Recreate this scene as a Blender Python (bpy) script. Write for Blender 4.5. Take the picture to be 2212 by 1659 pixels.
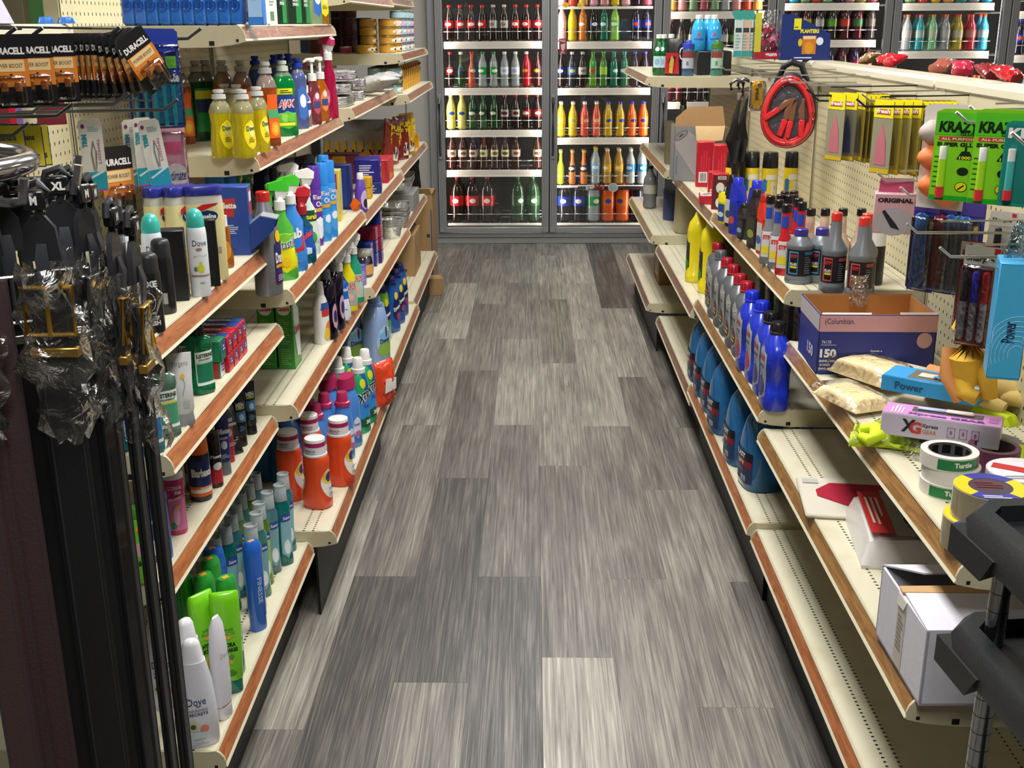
import bpy,bmesh,math,random
import numpy as np
from mathutils import Vector,Matrix,Euler
PI=math.pi
S=bpy.context.scene
COL=S.collection
for o in list(bpy.data.objects):bpy.data.objects.remove(o)
random.seed(7)

# ---------------- camera ----------------
FPX,PITCH,YAW,ROLL,CAMZ=2417.9,0.31148,-0.01979,0.0059,1.5
fw=Vector((math.sin(YAW)*math.cos(PITCH),math.cos(YAW)*math.cos(PITCH),-math.sin(PITCH)))
_r=fw.cross(Vector((0,0,1))).normalized();_d=fw.cross(_r)
CR=_r*math.cos(ROLL)+_d*math.sin(ROLL);CD=-_r*math.sin(ROLL)+_d*math.cos(ROLL)
cd=bpy.data.cameras.new('camera');cam=bpy.data.objects.new('camera',cd);COL.objects.link(cam)
cd.sensor_width=36;cd.lens=36*FPX/2212;cd.clip_start=.05;cd.clip_end=60
mw=Matrix.Identity(4)
for i in range(3):
    mw[i][0]=CR[i];mw[i][1]=-CD[i];mw[i][2]=-fw[i]
mw[2][3]=CAMZ
cam.matrix_world=mw
S.camera=cam

# ---------------- view, world, lights ----------------
S.view_settings.view_transform='Standard';S.view_settings.look='None'
S.view_settings.gamma=1;S.view_settings.exposure=-0.08
S.view_settings.use_curve_mapping=False
W=bpy.data.worlds.new('world');S.world=W;W.use_nodes=True
W.node_tree.nodes['Background'].inputs[0].default_value=(.75,.85,1,1)
W.node_tree.nodes['Background'].inputs[1].default_value=.22
CEIL=2.75
def area(name,loc,sx,sy,power,color=(1,.985,.955),rot=(0,0,0)):
    l=bpy.data.lights.new(name,'AREA');l.shape='RECTANGLE';l.size=sx;l.size_y=sy
    l.energy=power;l.color=color
    o=bpy.data.objects.new(name,l);COL.objects.link(o);o.location=loc;o.rotation_euler=rot
    return o
PANELS=[(.05,.35,44),(.05,2.6,60),(.05,4.9,48),(.05,6.9,18),(-2.6,3.2,26),(2.7,3.0,30),(2.7,6.0,26),(-2.6,6.2,14)]
for i,(x,y,p)in enumerate(PANELS):
    area('ceiling_lamp_light',(x,y,CEIL-.06),.55,1.15,p)

def ray(px,py):
    return CR*((px-1106)/FPX)+CD*((py-829.5)/FPX)+fw
def onz(px,py,z):
    r=ray(px,py);return Vector((0,0,CAMZ))+r*((z-CAMZ)/r.z)
def ony(px,py,Y):
    r=ray(px,py);return Vector((0,0,CAMZ))+r*(Y/r.y)
def onx(px,py,X):
    r=ray(px,py);return Vector((0,0,CAMZ))+r*(X/r.x)

# ---------------- materials ----------------
MATS={}
def srgb(h):
    if isinstance(h,str):
        h=h.lstrip('#');c=[int(h[i:i+2],16)/255 for i in(0,2,4)]
    else:c=h
    return tuple(((x/12.92)if x<=.04045 else((x+.055)/1.055)**2.4)for x in c)
def nm(name):
    m=bpy.data.materials.new(name);m.use_nodes=True
    return m,m.node_tree.nodes,m.node_tree.links,m.node_tree.nodes['Principled BSDF']
def mat(h,rough=.4,metal=0,trans=0,alpha=1,coat=0,emit=0,bump=0,bs=60):
    k=(h,rough,metal,trans,alpha,coat,emit,bump,bs)
    if k in MATS:return MATS[k]
    m,n,l,b=nm('m_'+str(h).strip('#'))
    c=srgb(h)+(1,)
    b.inputs['Base Color'].default_value=c;b.inputs['Roughness'].default_value=rough
    b.inputs['Metallic'].default_value=metal;b.inputs['Transmission Weight'].default_value=trans
    b.inputs['IOR'].default_value=1.33 if trans else 1.45
    b.inputs['Alpha'].default_value=alpha;b.inputs['Coat Weight'].default_value=coat
    if emit:
        b.inputs['Emission Color'].default_value=c;b.inputs['Emission Strength'].default_value=emit
    # a faint mottling so that no surface is perfectly even
    t=n.new('ShaderNodeTexCoord');nz=n.new('ShaderNodeTexNoise');nz.inputs['Scale'].default_value=bs
    l.new(t.outputs['Object'],nz.inputs['Vector'])
    mx=n.new('ShaderNodeMixRGB');mx.blend_type='MULTIPLY';mx.inputs[0].default_value=.10
    mx.inputs[1].default_value=c;l.new(nz.outputs['Fac'],mx.inputs[2]);l.new(mx.outputs[0],b.inputs['Base Color'])
    if bump:
        bp=n.new('ShaderNodeBump');bp.inputs['Strength'].default_value=bump;bp.inputs['Distance'].default_value=.004
        l.new(nz.outputs['Fac'],bp.inputs['Height']);l.new(bp.outputs[0],b.inputs['Normal'])
    MATS[k]=m;return m
def liquid(h,t=.55):
    return mat(h,.08,0,t,1,.6)
def film(tint=(1,1,1),op=.12,rough=.12,bump=1.0,sc=35,key='film'):
    k=(key,tint,op,rough,bump,sc)
    if k in MATS:return MATS[k]
    m,n,l,b=nm('clear_plastic')
    out=n['Material Output']
    n.remove(b)
    tr=n.new('ShaderNodeBsdfTransparent');tr.inputs[0].default_value=tint+(1,)
    gl=n.new('ShaderNodeBsdfGlossy');gl.inputs['Roughness'].default_value=rough
    fr=n.new('ShaderNodeFresnel');fr.inputs[0].default_value=1.45
    ad=n.new('ShaderNodeMath');ad.operation='ADD';ad.use_clamp=True;ad.inputs[1].default_value=op
    l.new(fr.outputs[0],ad.inputs[0])
    mx=n.new('ShaderNodeMixShader');l.new(ad.outputs[0],mx.inputs[0]);l.new(tr.outputs[0],mx.inputs[1]);l.new(gl.outputs[0],mx.inputs[2])
    l.new(mx.outputs[0],out.inputs[0])
    if bump:
        t=n.new('ShaderNodeTexCoord');nz=n.new('ShaderNodeTexNoise');nz.inputs['Scale'].default_value=sc;nz.inputs['Detail'].default_value=3
        nz.inputs['Distortion'].default_value=1.5
        l.new(t.outputs['Object'],nz.inputs['Vector'])
        bp=n.new('ShaderNodeBump');bp.inputs['Strength'].default_value=bump;bp.inputs['Distance'].default_value=.012
        l.new(nz.outputs['Fac'],bp.inputs['Height']);l.new(bp.outputs[0],gl.inputs['Normal']);l.new(bp.outputs[0],fr.inputs['Normal'])
    MATS[k]=m;return m
def foilmat(h='#e4e4e2',sc=40):
    k=('foil',h,sc)
    if k in MATS:return MATS[k]
    m,n,l,b=nm('foil');b.inputs['Base Color'].default_value=srgb(h)+(1,);b.inputs['Metallic'].default_value=.75;b.inputs['Roughness'].default_value=.28
    t=n.new('ShaderNodeTexCoord');nz=n.new('ShaderNodeTexNoise');nz.inputs['Scale'].default_value=sc;l.new(t.outputs['Object'],nz.inputs['Vector'])
    bp=n.new('ShaderNodeBump');bp.inputs['Strength'].default_value=.7;bp.inputs['Distance'].default_value=.01
    l.new(nz.outputs['Fac'],bp.inputs['Height']);l.new(bp.outputs[0],b.inputs['Normal'])
    MATS[k]=m;return m

# ---------------- mesh builder ----------------
_font={}
def font_mesh(s,bold=.0,shear=0.0):
    k=(s,bold,shear)
    if k in _font:return _font[k]
    c=bpy.data.curves.new('t','FONT');c.body=s;c.size=1;c.offset=bold;c.shear=shear;c.resolution_u=2
    o=bpy.data.objects.new('t',c);COL.objects.link(o)
    dg=bpy.context.evaluated_depsgraph_get();dg.update()
    me=o.evaluated_get(dg).to_mesh()
    V=[(v.co.x,v.co.y)for v in me.vertices];F=[tuple(p.vertices)for p in me.polygons]
    o.evaluated_get(dg).to_mesh_clear();bpy.data.objects.remove(o);bpy.data.curves.remove(c)
    if not V:V=[(0,0)];F=[]
    x0=min(v[0]for v in V);x1=max(v[0]for v in V);y0=min(v[1]for v in V);y1=max(v[1]for v in V)
    cx,cy=(x0+x1)/2,(y0+y1)/2;w=max(x1-x0,1e-6);h=max(y1-y0,1e-6)
    _font[k]=([((x-cx)/w,(y-cy)/h)for x,y in V],F,w,h);return _font[k]
def sec_at(secs,z):
    if z<=secs[0][0]:return secs[0][1:4]
    for p,q in zip(secs,secs[1:]):
        if p[0]<=z<=q[0]and q[0]>p[0]:
            t=(z-p[0])/(q[0]-p[0]);return tuple(p[i]+(q[i]-p[i])*t for i in(1,2,3))
    return secs[-1][1:4]
def norm(secs):
    return[tuple(s)+(2,)*(4-len(s))if len(s)>=3 else(s[0],s[1],s[1],2)for s in secs]
class M:
    def __init__(s):s.v=[];s.f=[];s.mi=[];s.mats=[];s.sm=[]
    def _m(s,m):
        if m not in s.mats:s.mats.append(m)
        return s.mats.index(m)
    def add(s,V,F,m,smooth=True):
        b=len(s.v);s.v+=[tuple(v)for v in V];k=s._m(m)
        for f in F:s.f.append(tuple(i+b for i in f));s.mi.append(k);s.sm.append(smooth)
        return s
    def box(s,x0,x1,y0,y1,z0,z1,m,b=0.0,T=None):
        if b<=0:
            V=[(x,y,z)for x in(x0,x1)for y in(y0,y1)for z in(z0,z1)]
            F=[(0,1,3,2),(4,6,7,5),(0,4,5,1),(2,3,7,6),(0,2,6,4),(1,5,7,3)]
            if T:V=[T@Vector(v)for v in V]
            return s.add(V,F,m,False)
        P=[]
        for x,sx in((x0,1),(x1,-1)):
            for y,sy in((y0,1),(y1,-1)):
                for z,sz in((z0,1),(z1,-1)):
                    P+=[(x,y+sy*b,z+sz*b),(x+sx*b,y,z+sz*b),(x+sx*b,y+sy*b,z)]
        if T:P=[T@Vector(p)for p in P]
        return s.hull(P,m)
    def hull(s,P,m,smooth=False):
        bm=bmesh.new();[bm.verts.new(p)for p in P]
        r=bmesh.ops.convex_hull(bm,input=bm.verts)
        bmesh.ops.delete(bm,geom=[g for g in r['geom_interior']if isinstance(g,bmesh.types.BMVert)],context='VERTS')
        bmesh.ops.dissolve_limit(bm,angle_limit=.01,verts=bm.verts,edges=bm.edges)
        bm.verts.index_update()
        s.add([v.co[:]for v in bm.verts],[tuple(v.index for v in f.verts)for f in bm.faces],m,smooth);bm.free();return s
    def loft(s,secs,m,n=20,cap0=True,cap1=True,off=0,T=None,ang=None):
        secs=norm(secs);V=[];F=[]
        full=ang is None;a0,a1=(0,2*PI)if full else ang
        k=n if full else n+1
        for(z,a,b,e)in secs:
            for i in range(k):
                t=a0+(a1-a0)*i/n;c,q=math.cos(t),math.sin(t)
                V.append((math.copysign(abs(c)**(2/e),c)*(a+off),math.copysign(abs(q)**(2/e),q)*(b+off),z))
        for j in range(len(secs)-1):
            for i in range(n):
                p=j*k+i;r=j*k+(i+1)%k
                if not full and i+1>=k:continue
                F.append((p,r,r+k,p+k))
        if T:V=[T@Vector(v)for v in V]
        if full and cap0:F.append(tuple(range(n))[::-1])
        if full and cap1:F.append(tuple(range(len(V)-n,len(V))))
        return s.add(V,F,m)
    def tube(s,P,r,m,n=8,closed=False,flat=None):
        P=[Vector(p)for p in P];V=[];F=[];N=len(P)
        up=Vector((0,0,1))
        for i,p in enumerate(P):
            a=P[(i-1)%N]if(closed or i)else p;b=P[(i+1)%N]if(closed or i<N-1)else p
            t=(b-a).normalized();u=t.cross(up)
            if u.length<.05:u=t.cross(Vector((0,1,0)))
            u.normalize();w=t.cross(u)
            ri=r[i]if isinstance(r,(list,tuple))else r
            for k in range(n):
                q=2*PI*k/n;V.append(p+(u*math.cos(q)+w*math.sin(q)*(flat or 1))*ri)
        for i in range(N if closed else N-1):
            for k in range(n):
                a=i*n+k;b=i*n+(k+1)%n;c=((i+1)%N)*n+(k+1)%n;d=((i+1)%N)*n+k
                F.append((a,b,c,d))
        if not closed:F.append(tuple(range(n))[::-1]);F.append(tuple(range(len(V)-n,len(V))))
        return s.add(V,F,m)
    def prism(s,poly,m,axis='y',t0=0,t1=1,T=None,smooth=False):
        n=len(poly)
        def mk(p,t):return{'y':(p[0],t,p[1]),'x':(t,p[0],p[1]),'z':(p[0],p[1],t)}[axis]
        V=[mk(p,t0)for p in poly]+[mk(p,t1)for p in poly]
        if T:V=[T@Vector(v)for v in V]
        F=[(i,(i+1)%n,n+(i+1)%n,n+i)for i in range(n)]+[tuple(range(n))[::-1],tuple(range(n,2*n))]
        return s.add(V,F,m,smooth)
    # --- printed matter on a body whose outline is secs; front is -y ---
    def _on(s,secs,u,z,off,side):
        a,b,e=sec_at(secs,z);q=min(abs(u)/max(a,1e-5),.995)
        return(max(-a*1.0,min(a*1.0,u)),side*(b*(1-q**e)**(1/e)+off),z)
    def patch(s,secs,u0,u1,z0,z1,m,shape='rect',off=.0006,side=-1,nu=10,nv=8,skew=0):
        secs=norm(secs);V=[];F=[];uc,hu=(u0+u1)/2,(u1-u0)/2
        for j in range(nv+1):
            t=-1+2*j/nv;z=(z0+z1)/2+t*(z1-z0)/2
            w=math.sqrt(max(0,1-t*t))if shape=='oval' else(1 if shape=='rect' else min(1,1.6*math.sqrt(max(0,1-t*t))))
            for i in range(nu+1):V.append(s._on(secs,uc+hu*w*(-1+2*i/nu)+skew*t,z,off,side))
        for j in range(nv):
            for i in range(nu):
                a=j*(nu+1)+i;F.append((a,a+1,a+nu+2,a+nu+1))
        return s.add(V,F,m)
    def print(s,secs,txt,u,z,w,h,m,off=.0011,side=-1,rot=0,bold=.02,shear=0,vert=False):
        secs=norm(secs);V,F,_,_=font_mesh(txt,bold,shear);c,q=math.cos(rot),math.sin(rot);o=[]
        for x,y in V:
            X,Y=x*w,y*h
            X,Y=X*c-Y*q,X*q+Y*c
            o.append(s._on(secs,u+(X if side<0 else-X),z+Y,off,side))
        return s.add(o,F,m,False)
    def word(s,txt,o,ux,uy,w,h,m,bold=.02,shear=0):
        V,F,_,_=font_mesh(txt,bold,shear);o=Vector(o);ux=Vector(ux).normalized();uy=Vector(uy).normalized()
        return s.add([o+ux*(x*w)+uy*(y*h)for x,y in V],F,m,False)
    def quad(s,o,ux,uy,w,h,m):
        o=Vector(o);ux=Vector(ux).normalized()*w/2;uy=Vector(uy).normalized()*h/2
        return s.add([o-ux-uy,o+ux-uy,o+ux+uy,o-ux+uy],[(0,1,2,3)],m,False)
    def disc(s,o,ux,uy,w,h,m,n=20):
        o=Vector(o);ux=Vector(ux).normalized()*w/2;uy=Vector(uy).normalized()*h/2
        return s.add([o+ux*math.cos(2*PI*i/n)+uy*math.sin(2*PI*i/n)for i in range(n)],[tuple(range(n))],m,False)
    def lines(s,o,ux,uy,w,h,n,m,fill=.45,seed=1):
        r=random.Random(seed);o=Vector(o);ux=Vector(ux).normalized();uy=Vector(uy).normalized()
        for i in range(n):
            ww=w*(.6+.4*r.random());s.quad(o+uy*(h/2-(i+.5)*h/n)+ux*((ww-w)/2),ux,uy,ww,h/n*fill,m)
        return s
    def bars(s,o,ux,uy,w,h,m,n=9,seed=3):
        r=random.Random(seed);o=Vector(o);ux=Vector(ux).normalized()
        for i in range(n):s.quad(o+ux*(w*((i+.5)/n-.5)),ux,uy,w/n*(.25+.5*r.random()),h,m)
        return s
    def obj(s,name,parent=None):
        me=bpy.data.meshes.new(name);me.from_pydata(s.v,[],s.f)
        for m in s.mats:me.materials.append(m)
        me.polygons.foreach_set('material_index',s.mi);me.polygons.foreach_set('use_smooth',s.sm)
        me.set_sharp_from_angle(angle=math.radians(42));me.update()
        o=bpy.data.objects.new(name,me);COL.objects.link(o)
        if parent:o.parent=parent
        return o
def tagp(o,label,cat,group=None,kind=None):
    o['label']=label;o['category']=cat
    if group:o['group']=group
    if kind:o['kind']=kind
    return o
def root(name):
    o=bpy.data.objects.new(name,None);o.empty_display_size=.02;COL.objects.link(o);return o
def struct(o):o['kind']='structure';return o
CH={}
def kids(o):return[c for c in bpy.data.objects if c.parent==o]
PROTO={}
def copy_tree(o,parent=None):
    c=o.copy();COL.objects.link(c)
    if parent:c.parent=parent
    ks=[copy_tree(k,c)for k in CH.get(o.name,[])]
    CH[c.name]=ks
    return c
def reg(o):
    ks=kids(o);CH[o.name]=ks
    for k in ks:reg(k)
def put(kind,loc,rz,label,cat,group=None,s=1,tilt=None):
    """kind = (builder, args...). The first use is the builder's own object, later ones are copies."""
    if kind not in PROTO:
        o=kind[0](*kind[1:]);reg(o);PROTO[kind]=o
    else:
        src=PROTO[kind];o=copy_tree(src)
        for k in list(o.keys()):del o[k]
    o.location=loc
    o.rotation_euler=(tilt[0],tilt[1],rz)if tilt else(0,0,rz)
    o.scale=(s,s,s)if not isinstance(s,tuple)else s
    return tagp(o,label,cat,group)
ORD=['first','second','third','fourth','fifth','sixth','seventh','eighth','ninth','tenth','eleventh','twelfth','thirteenth','fourteenth','fifteenth']
def foot(px,py,z,r=0.0):
    p=onz(px,py,z);d=Vector((p.x,p.y,0)).normalized();return p+d*r
# ================= SETTING =================
CREAM='#cfc6a4'
def floor_material():
    m,n,l,b=nm('grey_wood_plank_vinyl')
    at=n.new('ShaderNodeAttribute');at.attribute_name='plank'
    tc=n.new('ShaderNodeTexCoord')
    sp=n.new('ShaderNodeSeparateColor');l.new(at.outputs['Color'],sp.inputs[0])
    # shift the grain plank by plank
    cb=n.new('ShaderNodeCombineXYZ');mu=n.new('ShaderNodeMath');mu.operation='MULTIPLY';mu.inputs[1].default_value=37
    l.new(sp.outputs[1],mu.inputs[0]);l.new(mu.outputs[0],cb.inputs[2]);l.new(mu.outputs[0],cb.inputs[1])
    va=n.new('ShaderNodeVectorMath');l.new(tc.outputs['Object'],va.inputs[0]);l.new(cb.outputs[0],va.inputs[1])
    def noise(sc,vx,vy,det=6,dist=0):
        mp=n.new('ShaderNodeMapping');mp.inputs['Scale'].default_value=(vx,vy,1);l.new(va.outputs[0],mp.inputs[0])
        q=n.new('ShaderNodeTexNoise');q.inputs['Scale'].default_value=sc;q.inputs['Detail'].default_value=det;q.inputs['Distortion'].default_value=dist
        l.new(mp.outputs[0],q.inputs['Vector']);return q
    g1=noise(1,130,2.4,8,1.0);g2=noise(1,40,1.6,6,2.6);g3=noise(1,8,1.6,4,.8)
    g4=noise(1,300,5,3,.8)
    def ramp(src,stops):
        r=n.new('ShaderNodeValToRGB');l.new(src,r.inputs[0])
        while len(r.color_ramp.elements)<len(stops):r.color_ramp.elements.new(.5)
        for e,(p,c)in zip(r.color_ramp.elements,stops):e.position=p;e.color=(c,c,c,1)
        return r
    r1=ramp(g1.outputs['Fac'],[(.36,0),(.66,1)]);r2=ramp(g2.outputs['Fac'],[(.34,0),(.66,1)]);r3=ramp(g3.outputs['Fac'],[(.36,0),(.66,1)])
    r4=ramp(g4.outputs['Fac'],[(.42,0),(.55,1)])
    def math_(op,a,c):
        q=n.new('ShaderNodeMath');q.operation=op
        for i,x in enumerate((a,c)):
            if isinstance(x,(int,float)):q.inputs[i].default_value=x
            else:l.new(x,q.inputs[i])
        return q.outputs[0]
    v=math_('ADD',math_('MULTIPLY',r1.outputs[0],.34),math_('MULTIPLY',r2.outputs[0],.26))
    v=math_('ADD',v,math_('MULTIPLY',r3.outputs[0],.26))
    v=math_('ADD',v,math_('MULTIPLY',r4.outputs[0],.14))
    v=math_('MULTIPLY',v,.56)
    v=math_('ADD',v,math_('MULTIPLY',sp.outputs[0],.60))
    cr=n.new('ShaderNodeValToRGB');l.new(v,cr.inputs[0])
    st=[(.10,'#292725'),(.33,'#494642'),(.55,'#716d66'),(.76,'#9a968b'),(.97,'#c8c4b7')]
    while len(cr.color_ramp.elements)<len(st):cr.color_ramp.elements.new(.5)
    for e,(p,c)in zip(cr.color_ramp.elements,st):e.position=p;e.color=srgb(c)+(1,)
    # dark seam round each plank
    seam=ramp(sp.outputs[2],[(0,1),(1,1)])
    l.new(cr.outputs[0],b.inputs['Base Color'])
    rr=n.new('ShaderNodeMapRange');rr.inputs['To Min'].default_value=.46;rr.inputs['To Max'].default_value=.30;l.new(r1.outputs[0],rr.inputs[0]);l.new(rr.outputs[0],b.inputs['Roughness'])
    bp=n.new('ShaderNodeBump');bp.inputs['Strength'].default_value=.35;bp.inputs['Distance'].default_value=.002
    l.new(v,bp.inputs['Height']);l.new(bp.outputs[0],b.inputs['Normal'])
    return m
def make_floor():
    PW,PL,X0=.1776,1.2647,.022
    off={0:3.706,-1:2.866,-2:3.592,-3:2.866,-4:3.40,1:2.855,2:3.495,3:2.84,4:3.2}
    tone={(-1,2.866):.30,(-1,1.601):.12,(-1,4.131):.62,(0,1.177):.78,(0,2.441):.40,(0,3.706):.55,(0,4.971):.4,(-2,1.062):.45,(-2,2.327):.10,
            (-2,3.592):.28,(-3,1.601):.16,(-3,2.866):.42,(-3,4.131):.5,(1,1.59):.5,(1,2.855):.42,(1,4.12):.68,(2,2.23):.55,(2,.966):.5,(2,3.495):.40,
            (3,1.575):.3,(3,2.84):.45,(3,.31):.5,(0,-.088):.5,(-1,.336):.5}
    V=[];F=[];C=[];r=random.Random(3);g=.0003
    for k in range(-26,34):
        o=off.get(k,r.uniform(0,PL));y=o-PL*math.ceil((o+3)/PL)
        while y<9.3:
            t=r.choice([.15,.3,.42,.5,.6,.72])
            for(kk,yy),tv in tone.items():
                if kk==k and abs(yy-y)<.05:t=tv
            b=len(V);x=X0+k*PW
            V+=[(x+g,y+g,0),(x+PW-g,y+g,0),(x+PW-g,y+PL-g,0),(x+g,y+PL-g,0)];F.append((b,b+1,b+2,b+3));C.append((t,r.random(),0,1))
            y+=PL
    b=len(V);V+=[(-5,-4,-.002),(6.5,-4,-.002),(6.5,9.5,-.002),(-5,9.5,-.002)];F.append((b,b+1,b+2,b+3))
    me=bpy.data.meshes.new('floor');me.from_pydata(V,[],F)
    me.materials.append(floor_material());me.materials.append(mat('#1c1a19',.6))
    a=me.color_attributes.new('plank','FLOAT_COLOR','CORNER')
    for i,p in enumerate(me.polygons):
        c=C[i]if i<len(C)else(0,0,0,1)
        if i>=len(C):p.material_index=1
        for li in p.loop_indices:a.data[li].color=c
    o=bpy.data.objects.new('floor',me);COL.objects.link(o);return struct(o)
make_floor()
def wall(name,x0,x1,y0,y1,z0,z1,m):return struct(M().box(x0,x1,y0,y1,z0,z1,m).obj(name))
GREYW=mat('#b3b0aa',.55,bump=.15,bs=400)
wall('ceiling',-5,6.5,-4,9.5,CEIL,CEIL+.1,mat('#d8d6cf',.8))
wall('wall_left',-5.1,-5,-4,9.5,0,CEIL,mat('#a8a08e',.8))
wall('wall_right',6.5,6.6,-4,9.5,0,CEIL,mat('#a8a08e',.8))
wall('wall_front',-5,6.5,-4.1,-4,0,CEIL,mat('#9a9488',.8))
wall('wall_back',-5,6.5,9.4,9.5,0,CEIL,mat('#2c2c2c',.8))
# grey metal panel wall beside the cooler, with its joints, and the green wall with a brown door further left
g=M();g.box(-1.52,-.72,8.0,8.12,0,CEIL,GREYW)
for x in(-1.5,-.885):g.box(x-.003,x+.003,7.997,8.0,0,CEIL,mat('#4b4a48',.6))
struct(g.obj('wall_cooler_side'))
wall('wall_beige',-1.83,-1.52,8.0,8.12,0,CEIL,mat('#b7a68d',.7))
wall('trim_1',-1.56,-1.50,7.97,8.0,0,CEIL,mat('#1b1817',.5))
wall('wall_green',-4.9,-1.83,8.0,8.12,0,CEIL,mat('#5f9a55',.7))
d=M();d.box(-5.0,-3.60,7.93,7.995,0,2.1,mat('#43302c',.5),.004)
struct(d.obj('door_1'))
t=M();t.box(-3.60,-3.44,7.9,7.998,0,2.2,mat('#8d8268',.6),.004);struct(t.obj('trim_2'))
# ceiling lamps
def ceiling_lamp():
    r=root('ceiling_lamp');f=M()
    f.box(-.31,.31,-.62,.62,.0,.05,mat('#d9d9d6',.4),.004);f.obj('frame',r)
    d=M();d.box(-.27,.27,-.57,.57,-.006,.001,mat('#ffffff',.5,emit=1.5));d.obj('diffuser',r);return r
for i,(x,y,p)in enumerate(PANELS):
    put((ceiling_lamp,),(x,y,CEIL-.05),0,'flat white rectangular lamp on the store ceiling','ceiling light','ceiling lamps')

# ================= GONDOLA SHELVING =================
def perf_material(kind):
    m,n,l,b=nm('cream_steel_'+kind)
    b.inputs['Roughness'].default_value=.42;b.inputs['Coat Weight'].default_value=.15
    tc=n.new('ShaderNodeTexCoord');sp=n.new('ShaderNodeSeparateXYZ');l.new(tc.outputs['Object'],sp.inputs[0])
    def mth(op,*a):
        q=n.new('ShaderNodeMath');q.operation=op
        for i,x in enumerate(a):
            if isinstance(x,(int,float)):q.inputs[i].default_value=x
            else:l.new(x,q.inputs[i])
        return q.outputs[0]
    def inside(c,centre,half):return mth('LESS_THAN',mth('ABSOLUTE',mth('SUBTRACT',c,centre)),half)
    def cell(c,pitch,frac,ph=0):return mth('LESS_THAN',mth('FRACT',mth('ADD',mth('DIVIDE',c,pitch),ph)),frac)
    if kind=='shelf':
        a=mth('MULTIPLY',mth('ADD',inside(sp.outputs[0],.058,.0028),inside(sp.outputs[0],.083,.0028)),cell(sp.outputs[1],.0127,.38))
        c2=mth('MULTIPLY',mth('ADD',inside(sp.outputs[0],.30,.0021),inside(sp.outputs[0],.325,.0021)),cell(sp.outputs[1],.0127,.38))
        msk=mth('ADD',a,c2)
        msk=mth('MULTIPLY',msk,mth('GREATER_THAN',sp.outputs[2],-.004))
    elif kind=='solid':
        msk=mth('MULTIPLY',mth('ADD',inside(sp.outputs[0],.058,.0015),inside(sp.outputs[0],.083,.0015)),mth('GREATER_THAN',sp.outputs[2],-.004))
        msk=mth('MULTIPLY',msk,.5)
    else:
        msk=mth('MULTIPLY',cell(sp.outputs[1],.0254,.19),cell(sp.outputs[2],.0254,.30))
    nz=n.new('ShaderNodeTexNoise');nz.inputs['Scale'].default_value=9;nz.inputs['Detail'].default_value=6;l.new(tc.outputs['Object'],nz.inputs['Vector'])
    cr=n.new('ShaderNodeValToRGB');l.new(nz.outputs['Fac'],cr.inputs[0])
    base='#c8bf9c' if kind=='peg' else '#cfc9b0'
    e=cr.color_ramp.elements;e[0].position=.22;e[0].color=srgb('#bfb595')+(1,);e[1].position=.5;e[1].color=srgb(base)+(1,)
    mx=n.new('ShaderNodeMixRGB');l.new(mth('MINIMUM',msk,1),mx.inputs[0]);l.new(cr.outputs[0],mx.inputs[1]);mx.inputs[2].default_value=srgb('#1b1712')+(1,)
    l.new(mx.outputs[0],b.inputs['Base Color']);return m
PERF=perf_material('shelf');SOLID=perf_material('solid');PEG=perf_material('peg')
CR_M=mat('#cdc4a3',.4,coat=.2);CR_D=mat('#a39a7c',.5);DARK=mat('#141312',.7);CRW=mat('#ded7bd',.35,coat=.2)
def rail_material(c0,c1,gloss):
    m,n,l,b=nm('wood_look_rail');tc=n.new('ShaderNodeTexCoord')
    mp=n.new('ShaderNodeMapping');mp.inputs['Scale'].default_value=(30,7,60);l.new(tc.outputs['Object'],mp.inputs[0])
    nz=n.new('ShaderNodeTexNoise');nz.inputs['Scale'].default_value=1.2;nz.inputs['Detail'].default_value=5;nz.inputs['Distortion'].default_value=1.5;l.new(mp.outputs[0],nz.inputs['Vector'])
    cr=n.new('ShaderNodeValToRGB');l.new(nz.outputs['Fac'],cr.inputs[0]);e=cr.color_ramp.elements
    e[0].position=.35;e[0].color=srgb(c0)+(1,);e[1].position=.68;e[1].color=srgb(c1)+(1,)
    l.new(cr.outputs[0],b.inputs['Base Color']);b.inputs['Roughness'].default_value=.32;b.inputs['Coat Weight'].default_value=gloss;b.inputs['Coat Roughness'].default_value=.08
    n2=n.new('ShaderNodeTexNoise');n2.inputs['Scale'].default_value=38;n2.inputs['Distortion'].default_value=2;l.new(tc.outputs['Object'],n2.inputs['Vector'])
    bp=n.new('ShaderNodeBump');bp.inputs['Strength'].default_value=.5;bp.inputs['Distance'].default_value=.003;l.new(n2.outputs['Fac'],bp.inputs['Height'])
    l.new(bp.outputs[0],b.inputs['Coat Normal']);return m
RAIL_L=rail_material('#93522b','#b87242',.6);RAIL_F=rail_material('#8c5138','#b67a58',.9);RAIL_R=rail_material('#7c5629','#a37843',.6);RAIL_RR=rail_material('#68432e','#94644a',.7)
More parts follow.
